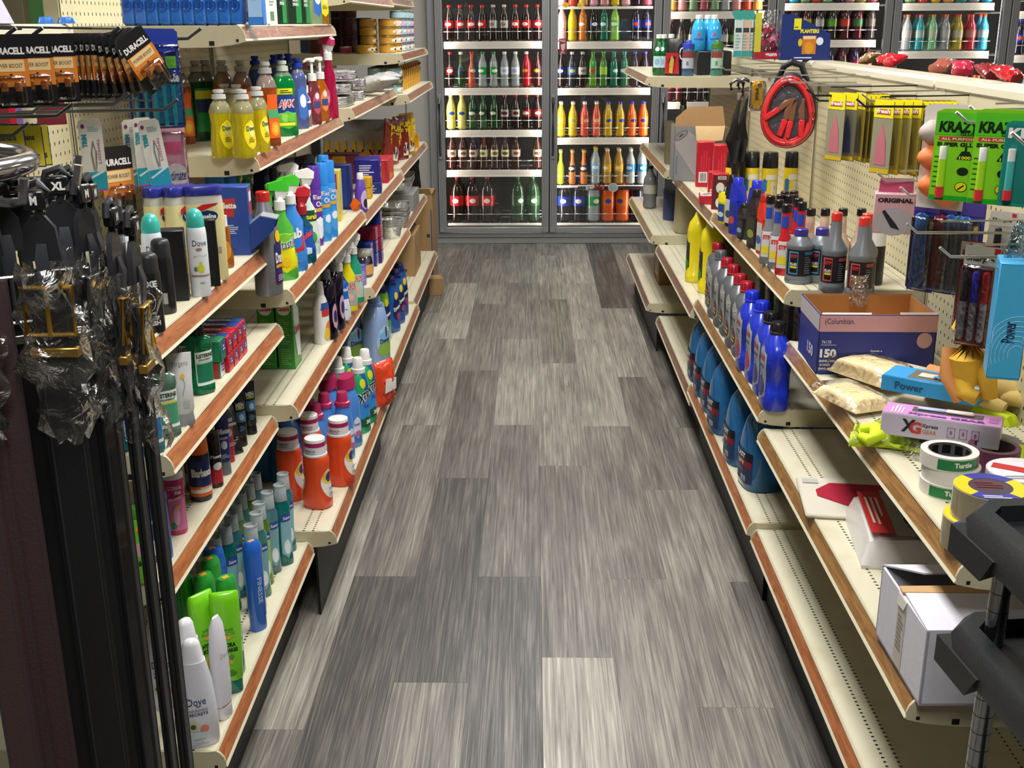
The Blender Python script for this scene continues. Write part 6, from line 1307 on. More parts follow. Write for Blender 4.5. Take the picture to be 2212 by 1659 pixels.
put((flatjug,'oil_bottle',.170,.032,.020,mat('#2a2220',.3,coat=.3),BLACK,doil('#3a3a30','#8a9a3a')),foot(1632,538,zz,.02),RIGHT+.3,'tall dark brown oil bottle with black cap','oil bottle')
put((flatjug,'oil_bottle',.170,.026,.018,mat('#d83020',.3,coat=.3),P2('#a81c18'),doil('#c8c4bc','#3a5ab0')),foot(1649,552,zz,.02),RIGHT+.2,'bright red oil bottle behind the dark brown one','oil bottle')
put((flatjug,'oil_bottle',.108,.024,.018,mat('#1f2022',.3,coat=.3),BLACK,doil('#3a3c40','#8fa0a8')),foot(1607,518,zz,.02),RIGHT+.3,'small black oil bottle in front of the blue pair','oil bottle')
KBL=(flatjug,'oil_bottle',.175,.024,.020,mat('#2434b8',.3,coat=.4),P2('#2230c8'),doil('#2a3a8a','#c84a3a'),.016,-.1)
put(KBL,foot(1590,507,zz,.02),RIGHT+.4,'royal blue oil bottle with blue cap, left of two','oil bottle','royal blue oil bottles');p=onz(1637,390,zz+.175);put(KBL,(p.x,p.y,zz),RIGHT+.4,'royal blue oil bottle with blue cap, right of two','oil bottle','royal blue oil bottles')
put((flatjug,'oil_bottle',.165,.026,.018,mat('#202024',.3),BLACK,doil('#c8c8c8','#4a4a50')),foot(1581,491,zz,.02),RIGHT+.4,'black oil bottle between the yellow and blue bottles','oil bottle')
put((flatjug,'oil_bottle',.120,.027,.020,mat('#e0d01c',.3,coat=.4),mat('#d8d4cc',.4),doil('#2a4a8a','#c8d8e0'),.010,.2),foot(1567,484,zz,.02),RIGHT+.4,'small yellow oil bottle beside the red lamp box','oil bottle')
# roach sprays with yellow bodies
zq=SH['Q1'][1]
def droach(m,s):m.patch(s,-.012,.026,.105,.125,mat('#e0ddd4',.4),off=.001,nv=3);m.patch(s,.006,.026,.02,.10,mat('#d8d2c0',.4),off=.001);m.lines((.016,-.026,.06),(1,.4,0),Z_,.012,.06,9,mat('#4a3a30',.5));m.patch(s,-.024,-.008,.06,.11,mat('#2f78b8',.4),'round',.001)
KRO=(aero,.205,.0300,mat('#e6c81c',.3,coat=.3),BLACK,droach,.27,'insect_spray')
def rtop(px,py,H):p=onz(px,py,zq+H);return p
for i,(px,py)in enumerate(((1587,327),(1626,327),(1666,328),(1714,327))):
    p=rtop(px,py,.205);put(KRO,(p.x,p.y,zq),-.2,f'yellow insect spray can with a black cap, {ORD[i]} from the left','spray can','yellow insect sprays')
# red boxes
def dlamp(l,w,d,h):face(l,'front',w,d,h,.4,.22,.5,.24,mat('#e8e4e0',.4));l.bars((-w*.1,-d/2-.0012,h*.22),X_,Z_,w*.36,h*.18,mat('#2a2a2a',.4));l.lines((0,-d/2-.0008,h*.6),(0,0,1),X_,h*.5,w*.6,4,mat('#d83a4a',.4));l.hull([(-w/2-.0006,-d*.3,h*.1),(-w/2-.0006,d*.3,h*.1),(-w/2-.001,0,h*.9),(-w/2-.0006,d*.3,h*.7)],mat('#d8c8c0',.4))
KRB=(box,'lamp_box',.072,.08,.185,mat('#c01c34',.35),dlamp)
put(KRB,foot(1520,404,zq,.04),-.1,'tall crimson lamp box with a barcode, left of two','box','crimson lamp boxes');p=onz(1562,312,zq+.185);put(KRB,(p.x+.0,p.y,zq),-.1,'tall crimson lamp box, right one behind the insect sprays','box','crimson lamp boxes')
def dbulb(l,w,d,h):
    face(l,'front',w,d,h,.5,.5,.9,.94,mat('#5a1c24',.4));
    for v in(.62,.2):l.disc((0,-d/2-.0012,h*v),X_,Z_,w*.5,h*.30,mat('#d8d6cc',.4));l.quad((0,-d/2-.0014,h*(v-.12)),X_,Z_,w*.16,h*.08,mat('#8a8c88',.4))
    l.quad((w*.1,-d/2-.0013,h*.9),X_,Z_,w*.5,h*.1,mat('#c8c0b4',.4));l.bars((w*.1,-d/2-.0018,h*.9),X_,Z_,w*.4,h*.07,BLACK)
put((box,'bulb_box',.060,.06,.13,mat('#b81c28',.35),dbulb),foot(1553,453,zq,.03),-.15,'dark red light bulb box with two bulbs pictured','box')
put((box,'bulb_box',.045,.06,.10,mat('#c01c2c',.35),dlamp),onz(1537,432,zq)+Vector((.02,.09,0)),-.1,'small crimson box between the lamp and bulb boxes','box')
put((box,'flat_box',.075,.10,.032,mat('#b82434',.35),lambda l,w,d,h:(l.quad((0,0,h+.0006),X_,Y_,w*.9,d*.9,mat('#d8ccc8',.4)),l.hull([(-.02,-.03,h+.001),(.02,.01,h+.001),(.0,.03,h+.0016),(-.03,.0,h+.001)],mat('#8a8088',.4)))),onz(1524,442,zq)+Vector((.02,.05,0)),-.1,'flat red and white box lying in front of the lamp boxes','box')
# big grey carton with a can pictured, open top
def grey_carton():
    r=root('drink_carton');q=M();w,d,h=.215,.16,.235;G=mat('#8f9294',.4)
    q.box(-w/2,w/2,-d/2,-d/2+.003,0,h,G);q.box(-w/2,w/2,d/2-.003,d/2,0,h,G);q.box(-w/2,-w/2+.003,-d/2,d/2,0,h,G);q.box(w/2-.003,w/2,-d/2,d/2,0,h,G);q.box(-w/2,w/2,-d/2,d/2,0,.003,G);q.obj('carton',r)
    l=M();T=Matrix.Translation((-.028,-d/2,.125))@Matrix.Rotation(-.62,4,'Y')
    def pt(x,z,o=.001):v=T@Vector((x,0,z));return(v.x,-d/2-o,v.z)
    l.add([pt(x,z)for x,z in((-.036,-.10),(.036,-.10),(.048,-.085),(.048,.055),(.034,.088),(-.034,.088),(-.048,.055),(-.048,-.085))],[tuple(range(8))],mat('#b8babc',.3,.3),False)
    l.add([pt(.034*math.cos(t*PI/10),.088+.015*math.sin(t*PI/10),.0016)for t in range(20)],[tuple(range(20))],mat('#8a8d90',.3,.4),False);l.add([pt(.027*math.cos(t*PI/10),.088+.010*math.sin(t*PI/10),.0022)for t in range(20)],[tuple(range(20))],mat('#a8abad',.3,.4),False);l.add([pt(.012*math.cos(t*PI/6),.088+.004*math.sin(t*PI/6),.0028)for t in range(12)],[tuple(range(12))],mat('#4a4d50',.3),False)
    l.add([pt(.030+.030*math.cos(t*PI/12),-.040+.034*math.sin(t*PI/12),.0022)for t in range(24)],[tuple(range(24))],mat('#b81c2a',.35),False);l.quad((-w*.44,-d/2-.0008,h*.3),(0,0,1),(-1,0,0),.08,.006,mat('#6a7a9a',.4));l.obj('printing',r)
    f=M();f.hull([(-w/2,-d/2,h),(w/2,-d/2,h),(-w/2+.004,-d/2+.01,h+.035),(-w/2+.055,-d/2+.018,h+.048),(-w/2+.06,-d/2+.03,h+.080),(w/2-.01,-d/2+.03,h+.082),(w/2-.012,-d/2+.012,h),(0,-d/2+.032,h+.08)],mat('#a07c50',.7));f.obj('flap',r)
    f=M();f.hull([(-.02,-d/2-.002,h),(w/2,-d/2-.002,h),(-.015,-d/2-.026,h-.062),(.015,-d/2-.03,h-.066),(w/2-.012,-d/2-.03,h-.056),(-.02,-d/2,h+.001),(w/2,-d/2,h+.001)],mat('#c8a878',.7));f.obj('flap',r)
    f=M();f.hull([(w/2,-d/2,h),(w/2,-d/2+.05,h),(w/2+.07,-d/2,h-.045),(w/2+.066,-d/2+.004,h-.046),(w/2+.001,-d/2,h+.002)],mat('#b89868',.7));f.obj('flap',r)
    return r
put((grey_carton,),onz(1497,392,zq)+Vector((.022,.085,0)),-.02,'grey drink carton picturing a silver can, with torn brown flaps','carton')
# jugs and bottles in the shade on the far shelves
zp=SH['P1'][1]
put((soda,mat('#1c2a1c',.2,coat=.5),None,BLACK,mat('#8a8a80',.4),mat('#5a5a50',.4),.30,.042,'glass'),(.69,5.30,zp),0,'dark green bottle beside the grey can carton','bottle')
put((box,'slim_box',.035,.06,.20,mat('#8f8668',.5),None),(.645,5.42,zp),0,'slim beige box at the far end of the shelf','box')
zp=SH['P2'][1]
put((soda,clr('#8a8c8c'),None,BLACK,mat('#b8b4a8',.4),None,.22,.036,'big'),(.62,5.98,zp),0,'clear grey bottle at the far end of the middle shelf','bottle')
put((build,'tub',((0,.046),(.004,.05),(.13,.05),(.135,.047)),mat('#4a5580',.35,trans=.2),None,(('lid',lambda m:m.loft([(.135,.051),(.15,.051)],mat('#3a4468',.4),20)),)),(.70,5.62,zp),0,'blue-grey tub in the shade of the middle shelf','tub')
put((build,'jug',((0,.05,.05,3),(.01,.058,.058,3),(.20,.056,.056,3),(.23,.03,.03),(.26,.02,.02)),mat('#b0a884',.4),None,(('cap',lambda m:m.loft([(.26,.021),(.28,.02)],P2('#8a8468'),16)),)),(.72,5.25,zp),0,'tall beige jug in the shade of the middle shelf','jug')
zp=SH['Q2'][1]
put((build,'jug',((0,.045,.05,3),(.01,.05,.056,3),(.19,.05,.054,3),(.22,.03,.03)),mat('#4a2424',.3),None,(('cap',lambda m:m.loft([(.22,.026),(.24,.025)],mat('#8a8a80',.4),16)),)),(.74,4.72,zp),0,'dark maroon jug behind the yellow oil bottles','jug')
put((build,'jug',((0,.04,.04,3),(.01,.045,.045,3),(.16,.045,.045,3),(.19,.03,.03)),mat('#5a5240',.35),None,(('cap',lambda m:m.loft([(.19,.026),(.21,.025)],mat('#a8a898',.4),16)),)),(.76,4.46,zp),0,'murky jar with pale lid behind the yellow oil bottles','jar')
def pennz():
    r=root('oil_bottle');YY=mat('#e6d41c',.28,coat=.5);q=M();q.loft([(0,.033,.042,3),(.006,.036,.046,3),(.03,.036,.046,3),(.034,.033,.043,3),(.19,.033,.043,3),(.205,.034,.042,2.6)],YY,26)
    q.loft([(.205,.034,.042,2.6),(.235,.033,.036,2.3),(.262,.018,.018,2),(.275,.014,.014)],YY,24);q.obj('body',r)
    h=M();h.tube([(.018,.030,.205),(.026,.036,.235),(.018,.022,.268),(.004,.006,.276)],[.010,.010,.009,.008],YY,10);h.obj('handle',r)
    c=M();c.loft([(.274,.0125),(.292,.012),(.294,.010)],mat('#d8d8d4',.35),16);c.obj('cap',r)
    l=M();s=[(0,.033,.043,3),(.2,.033,.043,3)];l.patch(s,-.026,.026,.045,.175,mat('#3a3a3c',.35),'round',.001);l.patch(s,-.024,.024,.047,.10,mat('#4a9a2a',.35),'oval',.0016);l.patch(s,-.015,.015,.144,.156,mat('#8a8ab8',.4),'oval',.002);l.print(s,'30',0,.13,.02,.014,mat('#d8cc8a',.4),.002,bold=.04);l.obj('label',r);return r
put((pennz,),onz(1488,612,zp)+Vector((.035,.04,0)),RIGHT,'yellow oil bottle with a grey cap, farther of two','oil bottle','yellow oil bottles');put((pennz,),onz(1510,636,zp)+Vector((.045,.04,0)),RIGHT,'yellow oil bottle with a grey cap, nearer of two','oil bottle','yellow oil bottles')
# motor oil row
zr=SH['R2'][1]
def quart(bm,cm,deco):
    r=root('oil_bottle');s=((0,.032,.050,3.2),(.006,.0345,.0535,3.2),(.05,.0345,.0535,3.2),(.052,.033,.052,3.2),(.10,.033,.052,3.2),(.102,.0345,.0535,3.2),(.15,.0345,.052,3),(.172,.032,.044,2.4),(.192,.020,.022,2),(.198,.018,.018,2))
    T=Matrix.Rotation(PI/2,4,'Z');s2=[(z,b,a,n)for z,a,b,n in s]
    q=M();q.loft(s2,bm,28);q.obj('body',r)
    c=M();c.loft([(.196,.0215),(.200,.0215),(.201,.020),(.222,.0195),(.225,.017)],cm,22)
    for k in range(12):a=k*PI/6;c.box(.0195*math.cos(a)-.0012,.0195*math.cos(a)+.0012,.0195*math.sin(a)-.0012,.0195*math.sin(a)+.0012,.203,.221,cm)
    c.obj('cap',r);l=M();deco(l,s2);l.obj('label',r);return r
def dq(c1,c2,t,tc,c3):
    def f(m,s):m.patch(s,-.036,.036,.02,.165,mat(c1,.35),'round',.0009);m.patch(s,-.030,.030,.03,.085,mat(c2,.35),'oval',.0014);m.print(s,t,0,.135,.050,.016,mat(tc,.35),.0018,bold=.04);m.print(s,'Special',0,.112,.046,.012,mat('#2a2a4a',.4),.0018,bold=.03);m.patch(s,-.02,.02,.045,.06,mat(c3,.35),off=.0018,nv=2);m.lines((0,-.0364,.095),X_,Z_,.05,.012,3,mat('#5a5a60',.5))
    return f
QS=(quart,mat('#6f7478',.35,.35),P2('#a81c2c'),dq('#a8a8a4','#5a2a2a','SPEC','#e8e4e0','#d8b82a'))
QS2=(quart,mat('#7c8084',.35,.35),mat('#6a6e72',.35,.3),dq('#a8a8a4','#4a4a50','SPEC','#e8e4e0','#d8b82a'))
QB=(quart,mat('#1c34c0',.28,coat=.5),P2('#1f34c8'),dq('#a8b0b8','#b83a3a','Mobil','#b8303a','#2a3ac0'))
QK=(quart,mat('#1c34c0',.28,coat=.5),BLACK,dq('#9aa4b0','#3a3a5a','Mobil','#b8303a','#3a4a8a'))
rowq=[(QS,1552,524,'grey motor oil bottle with red cap, farthest of the row'),(QS2,1558,541,'grey motor oil bottle with grey cap, second farthest'),(QS,1572,557,'grey motor oil bottle with red cap, third farthest'),(QS,1586,572,'grey motor oil bottle with red cap, fourth farthest'),(QS,1600,592,'grey motor oil bottle with red cap, fifth farthest'),(QS,1615,608,'grey motor oil bottle with red cap, last before the blue ones'),
        (QB,1626,628,'blue motor oil bottle with blue cap, farther of two'),(QB,1648,650,'blue motor oil bottle with blue cap, nearer of two'),(QK,1667,673,'blue motor oil bottle with black cap, farther of two in front'),(QK,1682,695,'blue motor oil bottle with black cap, nearest the shelf end')]
for k,px,py,lab in rowq:
    p=onz(px,py,zr+.225);put(k,(p.x,p.y,zr),RIGHT,lab,'oil bottle','motor oil bottles')
for i,y in enumerate((2.86,3.02,3.18)):put(QK if i==0 else QB,(.80,y,zr),RIGHT,f'blue motor oil bottle in the second rank, {ORD[i]} from the near end','oil bottle','motor oil bottles')
for i,y in enumerate((3.32,3.46,3.60,3.76)):put(QS,(.80,y,zr),RIGHT,f'grey motor oil bottle in the dark second rank, {ORD[i]} from the near end','oil bottle','motor oil bottles')
# washer fluid
zw=SH['R3'][1]
def washer():
    r=root('washer_fluid_jug');B=mat('#2a74b0',.12,trans=.3,coat=.5);a,b=.070,.060
    s=((0,a*.93,b*.93,3),(.008,a,b,3),(.11,a,b,3),(.118,a*.97,b*.97,3),(.155,a*.93,b*.93,2.6),(.20,a*.68,b*.78,2.2),(.232,a*.34,b*.44,2),(.245,.024,.024))
    q=M();q.loft(s,B,30);q.obj('body',r);c=M();c.loft([(.244,.0225),(.262,.022),(.265,.019)],P2('#c8d0d4'),20);c.obj('cap',r)
    l=M();sc=[(0,a,b,3),(.12,a,b,3)];l.patch(sc,-.058,.058,.022,.112,mat('#2a3a5a',.35),'rect',.0009,nu=14);l.patch(sc,-.058,.058,.088,.114,mat('#1a1a20',.35),off=.0014,nv=3,nu=14);l.patch(sc,-.056,.056,.068,.088,mat('#8a1c2c',.35),off=.0014,nv=3,nu=14)
    l.print(sc,'BLAST',-.006,.101,.075,.016,mat('#e0e0e4',.4),.002,bold=.05);l.print(sc,'-20°F',0,.078,.048,.013,mat('#e0dce0',.4),.002,bold=.04);l.patch(sc,.006,.036,.026,.042,mat('#b8c4d0',.4),off=.0014,nv=2,nu=4);l.bars((.021,-.0612,.034),X_,Z_,.026,.012,mat('#2a3a5a',.4));l.lines((-.01,-.0612,.055),X_,Z_,.06,.016,4,mat('#8a9ab8',.5));l.obj('label',r);return r
for i,(px,py,rz)in enumerate(((1612,1062,.12),(1578,1008,.05),(1542,940,.12),(1526,895,.04),(1509,860,0),(1496,828,0))):
    p=onz(px,py,zw);put((washer,),(p.x+.050,p.y+.055,zw),RIGHT+rz,f'blue windshield washer jug, {ORD[i]} from the near end','washer fluid jug','washer fluid jugs')
for i,y in enumerate((2.98,3.16)):put((washer,),(.85,y,zw),RIGHT,f'blue washer jug in the dark rear row, {("nearer", "farther")[i]} one','washer fluid jug','washer fluid jugs')
def dspr(m,s):m.patch(s,-.026,.026,.02,.13,mat('#b8a88a',.35),'round');m.patch(s,-.024,.024,.05,.08,mat('#3a3a3a',.35),off=.001,nv=3)
put((spray,'spray_bottle',.235,.036,.026,mat('#b0b2b0',.3),P2('#c8242c'),P2('#a81c24'),dspr),onz(1505,808,zw)+Vector((.04,.05,0)),RIGHT+.6,'grey spray bottle with a red trigger beside the washer jugs','spray bottle')
put((build,'cleaner_bottle',SB(.20,.036),mat('#b8bab8',.3),dspr,(('cap',lambda m:m.loft([(.198,.021),(.215,.019)],P2('#3a3a3c'),18)),)),(.635,3.93,zw),RIGHT,'grey bottle beyond the red trigger spray','cleaner bottle')
# brown carton far right
def dbc(l,w,d,h):
    l.quad((-w/2-.0007,0,h*.45),(0,-1,0),Z_,d*.5,h*.6,mat('#b8b4a8',.5));l.lines((-w/2-.0012,0,h*.45),(0,-1,0),Z_,d*.4,h*.5,6,mat('#6a6a64',.5));l.quad((-w/2-.0008,.05,h*.88),(0,-1,0),Z_,d*.2,h*.14,mat('#4a4a52',.5));l.quad((-w/2-.0008,-.04,h*.82),(0,-1,0),Z_,d*.2,h*.14,mat('#4a4a52',.5))
put((box,'cardboard_carton',.20,.24,.215,mat('#94714a',.7),dbc),(.735,5.68,SH['P3'][1]),.0,'brown carton with dark stickers on the lowest far right shelf','carton')

# ---- high far-right shelf ----
zh=SH['P0'][1]
def sp(m,s):m.patch(s,-.018,.018,.035,.085,mat('#b8d4dc',.35),'rect',.0008);m.patch(s,-.010,.012,.045,.075,mat('#8ab0c4',.35),'oval',.0012);m.patch(s,-.010,.010,.105,.125,mat('#c8dce0',.35),'oval',.0008)
KSP=(build,'sparkling_water_bottle',((0,.023),(.004,.026),(.09,.026),(.11,.024),(.14,.014),(.162,.0115)),SO('#0f7a34'),sp,(('cap',lambda m:m.loft([(.161,.0135),(.176,.0135),(.178,.011)],WHITE,16)),))
for px,py,lab in((1424,84,'green sparkling water bottle, leftmost of three'),(1434,85,'green sparkling water bottle, middle of three'),(1450,83,'green sparkling water bottle, rightmost of three')):
    p=onz(px,py,zh+.178);Y=5.28 if px!=1450 else 5.42
    q=ony(px,py,Y);put(KSP,(max(q.x,.54),Y,zh),-.4,lab,'water bottle','green sparkling water bottles')
def dtum(c):
    def f(m,s):m.patch(s,-.028,.028,.078,.105,mat('#8a3a3a',.35),'rect',.0006);m.patch(s,-.026,.026,.032,.078,mat(c,.35),'rect',.0006);m.patch(s,-.020,.020,.028,.033,mat('#2a3a5a',.4),off=.001,nv=2);m.bars((.0,-.0286,.055),X_,Z_,.010,.018,BLACK)
    return f
def tumbler(c,capc,dc,hc):
    def caps(m):m.loft([(.118,.028),(.138,.0275),(.140,.024)],P2(capc),24);m.loft([(.139,.014),(.152,.013),(.154,.011)],P2(capc),18)
    parts=[('cap',caps)]
    if hc:parts.append(('carry_loop',lambda m:m.tube([(-.026+.010*math.cos(t),-.012,.122-.026+.024*math.sin(t))for t in[PI*(.35+1.3*i/9)for i in range(10)]],.003,mat('#d8d8d4',.4),8)))
    return build('drink_tumbler',((0,.026),(.004,.0285),(.03,.0275),(.09,.028),(.112,.0275),(.118,.026)),SO(c),DTM[dc],parts)
DTM={'a':dtum('#b8bcc4'),'b':dtum('#a8c4b4')}
put((tumbler,'#5a86a8','#3444b0','a',True),(.553,5.215,zh),-.2,'clear blue drink tumbler with a blue lid and white loop','drink bottle')
q=ony(1546,207,5.20);put((tumbler,'#6ab098','#4a7a2a','b',False),(q.x,5.215,zh),-.2,'clear green drink tumbler with a green lid','drink bottle')
q1=ony(1484,207,5.2)
for o in list(bpy.data.objects):
    if o.get('label')=='clear blue drink tumbler with a blue lid and white loop':o.location.x=q1.x
qa,qb=ony(1501,180,5.33),ony(1574,180,5.33)
put((box,'black_box',qb.x-qa.x,.16,.105,mat('#1c1c1e',.45),None,.004),((qa.x+qb.x)/2,5.36,zh),0,'plain black box under the bright blue drink bottles','box')
def dblue(m,s):m.patch(s,-.03,.03,.04,.09,mat('#3aa8e8',.3),'rect',.0008);m.print(s,'A',0,.070,.020,.018,mat('#d83a3a',.4),.0014,bold=.05);m.patch(s,-.02,.02,.045,.055,mat('#2a6ac0',.4),off=.001,nv=2)
KBW=(build,'drink_bottle',((0,.029),(.004,.0325),(.09,.0325),(.12,.024),(.140,.013)),mat('#3ab0ec',.1,coat=.6),dblue,(('cap',lambda m:m.loft([(.138,.0165),(.154,.016),(.156,.013)],WHITE,18)),))
for i,px in enumerate((1507,1527,1541)):
    q=ony(px,120,5.34+.05*(i==1));put(KBW,(q.x,5.34+.055*(i==1),zh+.1055),-.1,f'bright blue drink bottle on the black box, {ORD[i]} from the left','drink bottle','bright blue drink bottles')
def dglv(d):
    d.hull([(-.035,-.020,.01),(.035,-.020,.01),(.03,-.022,.10),(-.03,-.022,.10)],mat('#a81f2a',.4));d.hull([(-.012,-.024,.015),(.004,-.024,.01),(.012,-.026,.07),(0,-.026,.09),(-.010,-.025,.06)],mat('#b8983a',.4))
q=ony(1453,200,5.24);put((pouch,.078,.16,.04,mat('#1a1a1c',.4),.004,33,'glove_packet',dglv),(q.x,5.24,zh),-.5,'black and red glove packet beside the blue tumbler','packet')
# ---- on the top cap ----
zc=1.375
def planters():
    r=root('peanut_display_box');q=M();w=.165;NV=mat('#1f3070',.35)
    q.prism([(-w/2,0),(w/2,0),(w/2,.085),(-w/2+.04,.150),(-w/2,.150)],NV,'y',-.045,.045);q.obj('carton',r)
    l=M();y=-.0456;l.word('PLANTERS',(.012,y,.095),X_,Z_,.062,.013,mat('#e8dc2a',.35),.05);l.quad((.012,y,.050),X_,Z_,.046,.060,mat('#c87828',.35));l.disc((.012,y-.0004,.040),X_,Z_,.030,.040,mat('#d8942a',.35));l.quad((.012,y-.0004,.074),X_,Z_,.04,.010,mat('#e8c8a0',.4));l.disc((.047,y-.0006,.062),X_,Z_,.024,.026,mat('#e0e4ea',.4));l.disc((-.018,y-.0006,.058),X_,Z_,.014,.026,mat('#d8b82a',.4));l.quad((-.030,y,.118),X_,Z_,.024,.036,mat('#e8dc1f',.35));l.lines((-.030,y-.0006,.108),X_,Z_,.018,.006,1,mat('#2a3a5a',.4));l.lines((.01,y,.008),X_,Z_,.09,.008,1,mat('#d8dce8',.5))
    l.quad((-w/2-.0006,0,.125),(0,-1,0),Z_,.05,.014,mat('#8a8a3a',.4));l.lines((-w/2-.0006,0,.065),(0,-1,0),Z_,.05,.08,7,mat('#5a6078',.5));l.obj('printing',r);return r
q=ony(1740,131,4.02);put((planters,),(q.x+.0,4.06,zc),-.12,'navy peanut display box with sloping side, on top of the right shelving','box')
def candybag():
    r=root('candy_bag');q=M();w,h,d=.095,.165,.07;rr=random.Random(4)
    for i in range(26):
        x,y,z=rr.uniform(-w*.36,w*.36),rr.uniform(-d*.3,d*.3),rr.uniform(.012,.105);c=rr.choice(['#c82a5a','#d84a80','#a81c3a','#e8e0e4','#c83a6a'])
        T=Matrix.Translation((x,y,z))@Euler((rr.random()*3,rr.random()*3,rr.random()*3)).to_matrix().to_4x4();q.hull([T@Vector(v)for v in((-.026,0,0),(.026,0,0),(0,.014,.008),(0,-.014,.008),(.018,.008,-.010),(-.018,-.008,-.010))],mat(c,.25,coat=.5))
    o=q.obj('candies',r);o['kind']='stuff'
    b=M();b.loft([(0,w*.48,d*.45,4),(.01,w*.5,d*.5,4),(h*.8,w*.5,d*.48,4),(h,w*.42,d*.35,4)],film((1,1,1),.10,.1,.8,30),28);b.obj('clear_tub',r)
    l=M();l.quad((-w*.36,-d*.5-.001,h*.55),X_,Z_,w*.24,h*.8,mat('#c8c43a',.4));l.quad((0,-d*.5-.001,.014),X_,Z_,w*.9,.024,mat('#a81c34',.4));l.word('gum',(.014,-d*.5-.0018,.014),X_,Z_,.04,.014,WHITE,.04);l.obj('label',r);return r
q=ony(1661,127,4.08);put((candybag,),(q.x,4.14,zc),-.1,'clear tub of pink wrapped candies beside the peanut box','candy')
def dteal(l,w,d,h):face(l,'front',w,d,h,.5,.10,.9,.16,mat('#3a9a9a',.4));face(l,'front',w,d,h,.5,.72,.7,.12,mat('#2a3a40',.4));l.lines((0,-d/2-.001,h*.42),X_,Z_,w*.6,h*.4,5,mat('#8aa8a8',.5));l.hull([(-w*.5,-d/2,h),(w*.4,-d/2,h*.98),(-w*.9,-d/2-.004,h*1.22),(-w*.1,-d/2-.004,h*1.25),(-w*.5,-d/2+.002,h)],mat('#4aa89c',.35))
for i,(px,lab)in enumerate(((1598,'teal and white packet, leftmost of three on top of the shelving'),(1614,'peach and white packet, middle of three on top of the shelving'),(1630,'teal and white packet, rightmost of three on top of the shelving'))):
    q=ony(px,112,4.32);put((box,'slim_packet',.032,.02,.135,mat('#c8d8d4' if i!=1 else '#d8b8a0',.4),dteal),(q.x,4.36,zc),-.3,lab,'packet','slim packets on the shelving top')
for i,(px,y,c,c2)in enumerate(((1862,3.50,'#9a7a4a','#c8a86a'),(1893,3.36,'#d8242c','#8a1c20'),(1915,3.20,'#d01c2a','#f0404a'),(2025,2.92,'#a85a4a','#8fd05a'),(2080,2.72,'#c82a4a','#e86a80'),(2150,2.55,'#8a2a30','#d8c8c0'),(2200,2.45,'#c8242c','#e84a40'))):
    q=onx(px,150,1.035);put((pouch,.05,.055,.022,mat(c,.3,coat=.5),.006,50+i,'candy_packet',None),(1.035,q.y,zc+.008),.8+i*.5,f'crumpled snack packet on the shelving top, {ORD[i]} from the far end','snack packet','snack packets on the shelving top',tilt=(1.2,0))

# ---- hanging goods on the right ----
PX=.973
HK=mat('#b8b6ae',.3,.7)
def hook(Ln,dark=0):
    r=root('peg_hook');q=M();m_=mat('#2a2a2a',.4,.4)if dark else HK
    q.tube([(0,0,0),(-Ln+.02,0,.002),(-Ln,0,.018)],.0026,m_,7);q.tube([(0,0,.025),(-Ln*.8,0,.022)],.0018,m_,6);q.box(-.002,.001,-.012,.012,-.006,.032,m_);q.obj('wire',r);return r
def rhook(y,z,Ln,lab,dark=0):put((hook,Ln,dark),(PX,y,z),0,lab,'hook','wire hooks on the right pegboard')
def card(w,h,cm,deco,t=.0012,name='hang_card',blister=None):
    r=root(name);q=M();q.hull([(-w/2,-t/2,-h),(w/2,-t/2,-h),(w/2,-t/2,-.006),(w*.35,-t/2,0),(-w*.35,-t/2,0),(-w/2,-t/2,-.006),(-w/2,t/2,-h),(w/2,t/2,-h),(w/2,t/2,-.006),(w*.35,t/2,0),(-w*.35,t/2,0),(-w/2,t/2,-.006)],cm);q.obj('card',r)
    l=M();deco(l,w,h);l.obj('printing',r)
    if blister:
        bw,b0,b1,bd=blister;b=M();b.box(-bw/2,bw/2,-bd,-t/2,-h+b0,-h+b1,film((1,1,1),.06,.08,.3,60),.004);b.obj('blister',r)
    return r
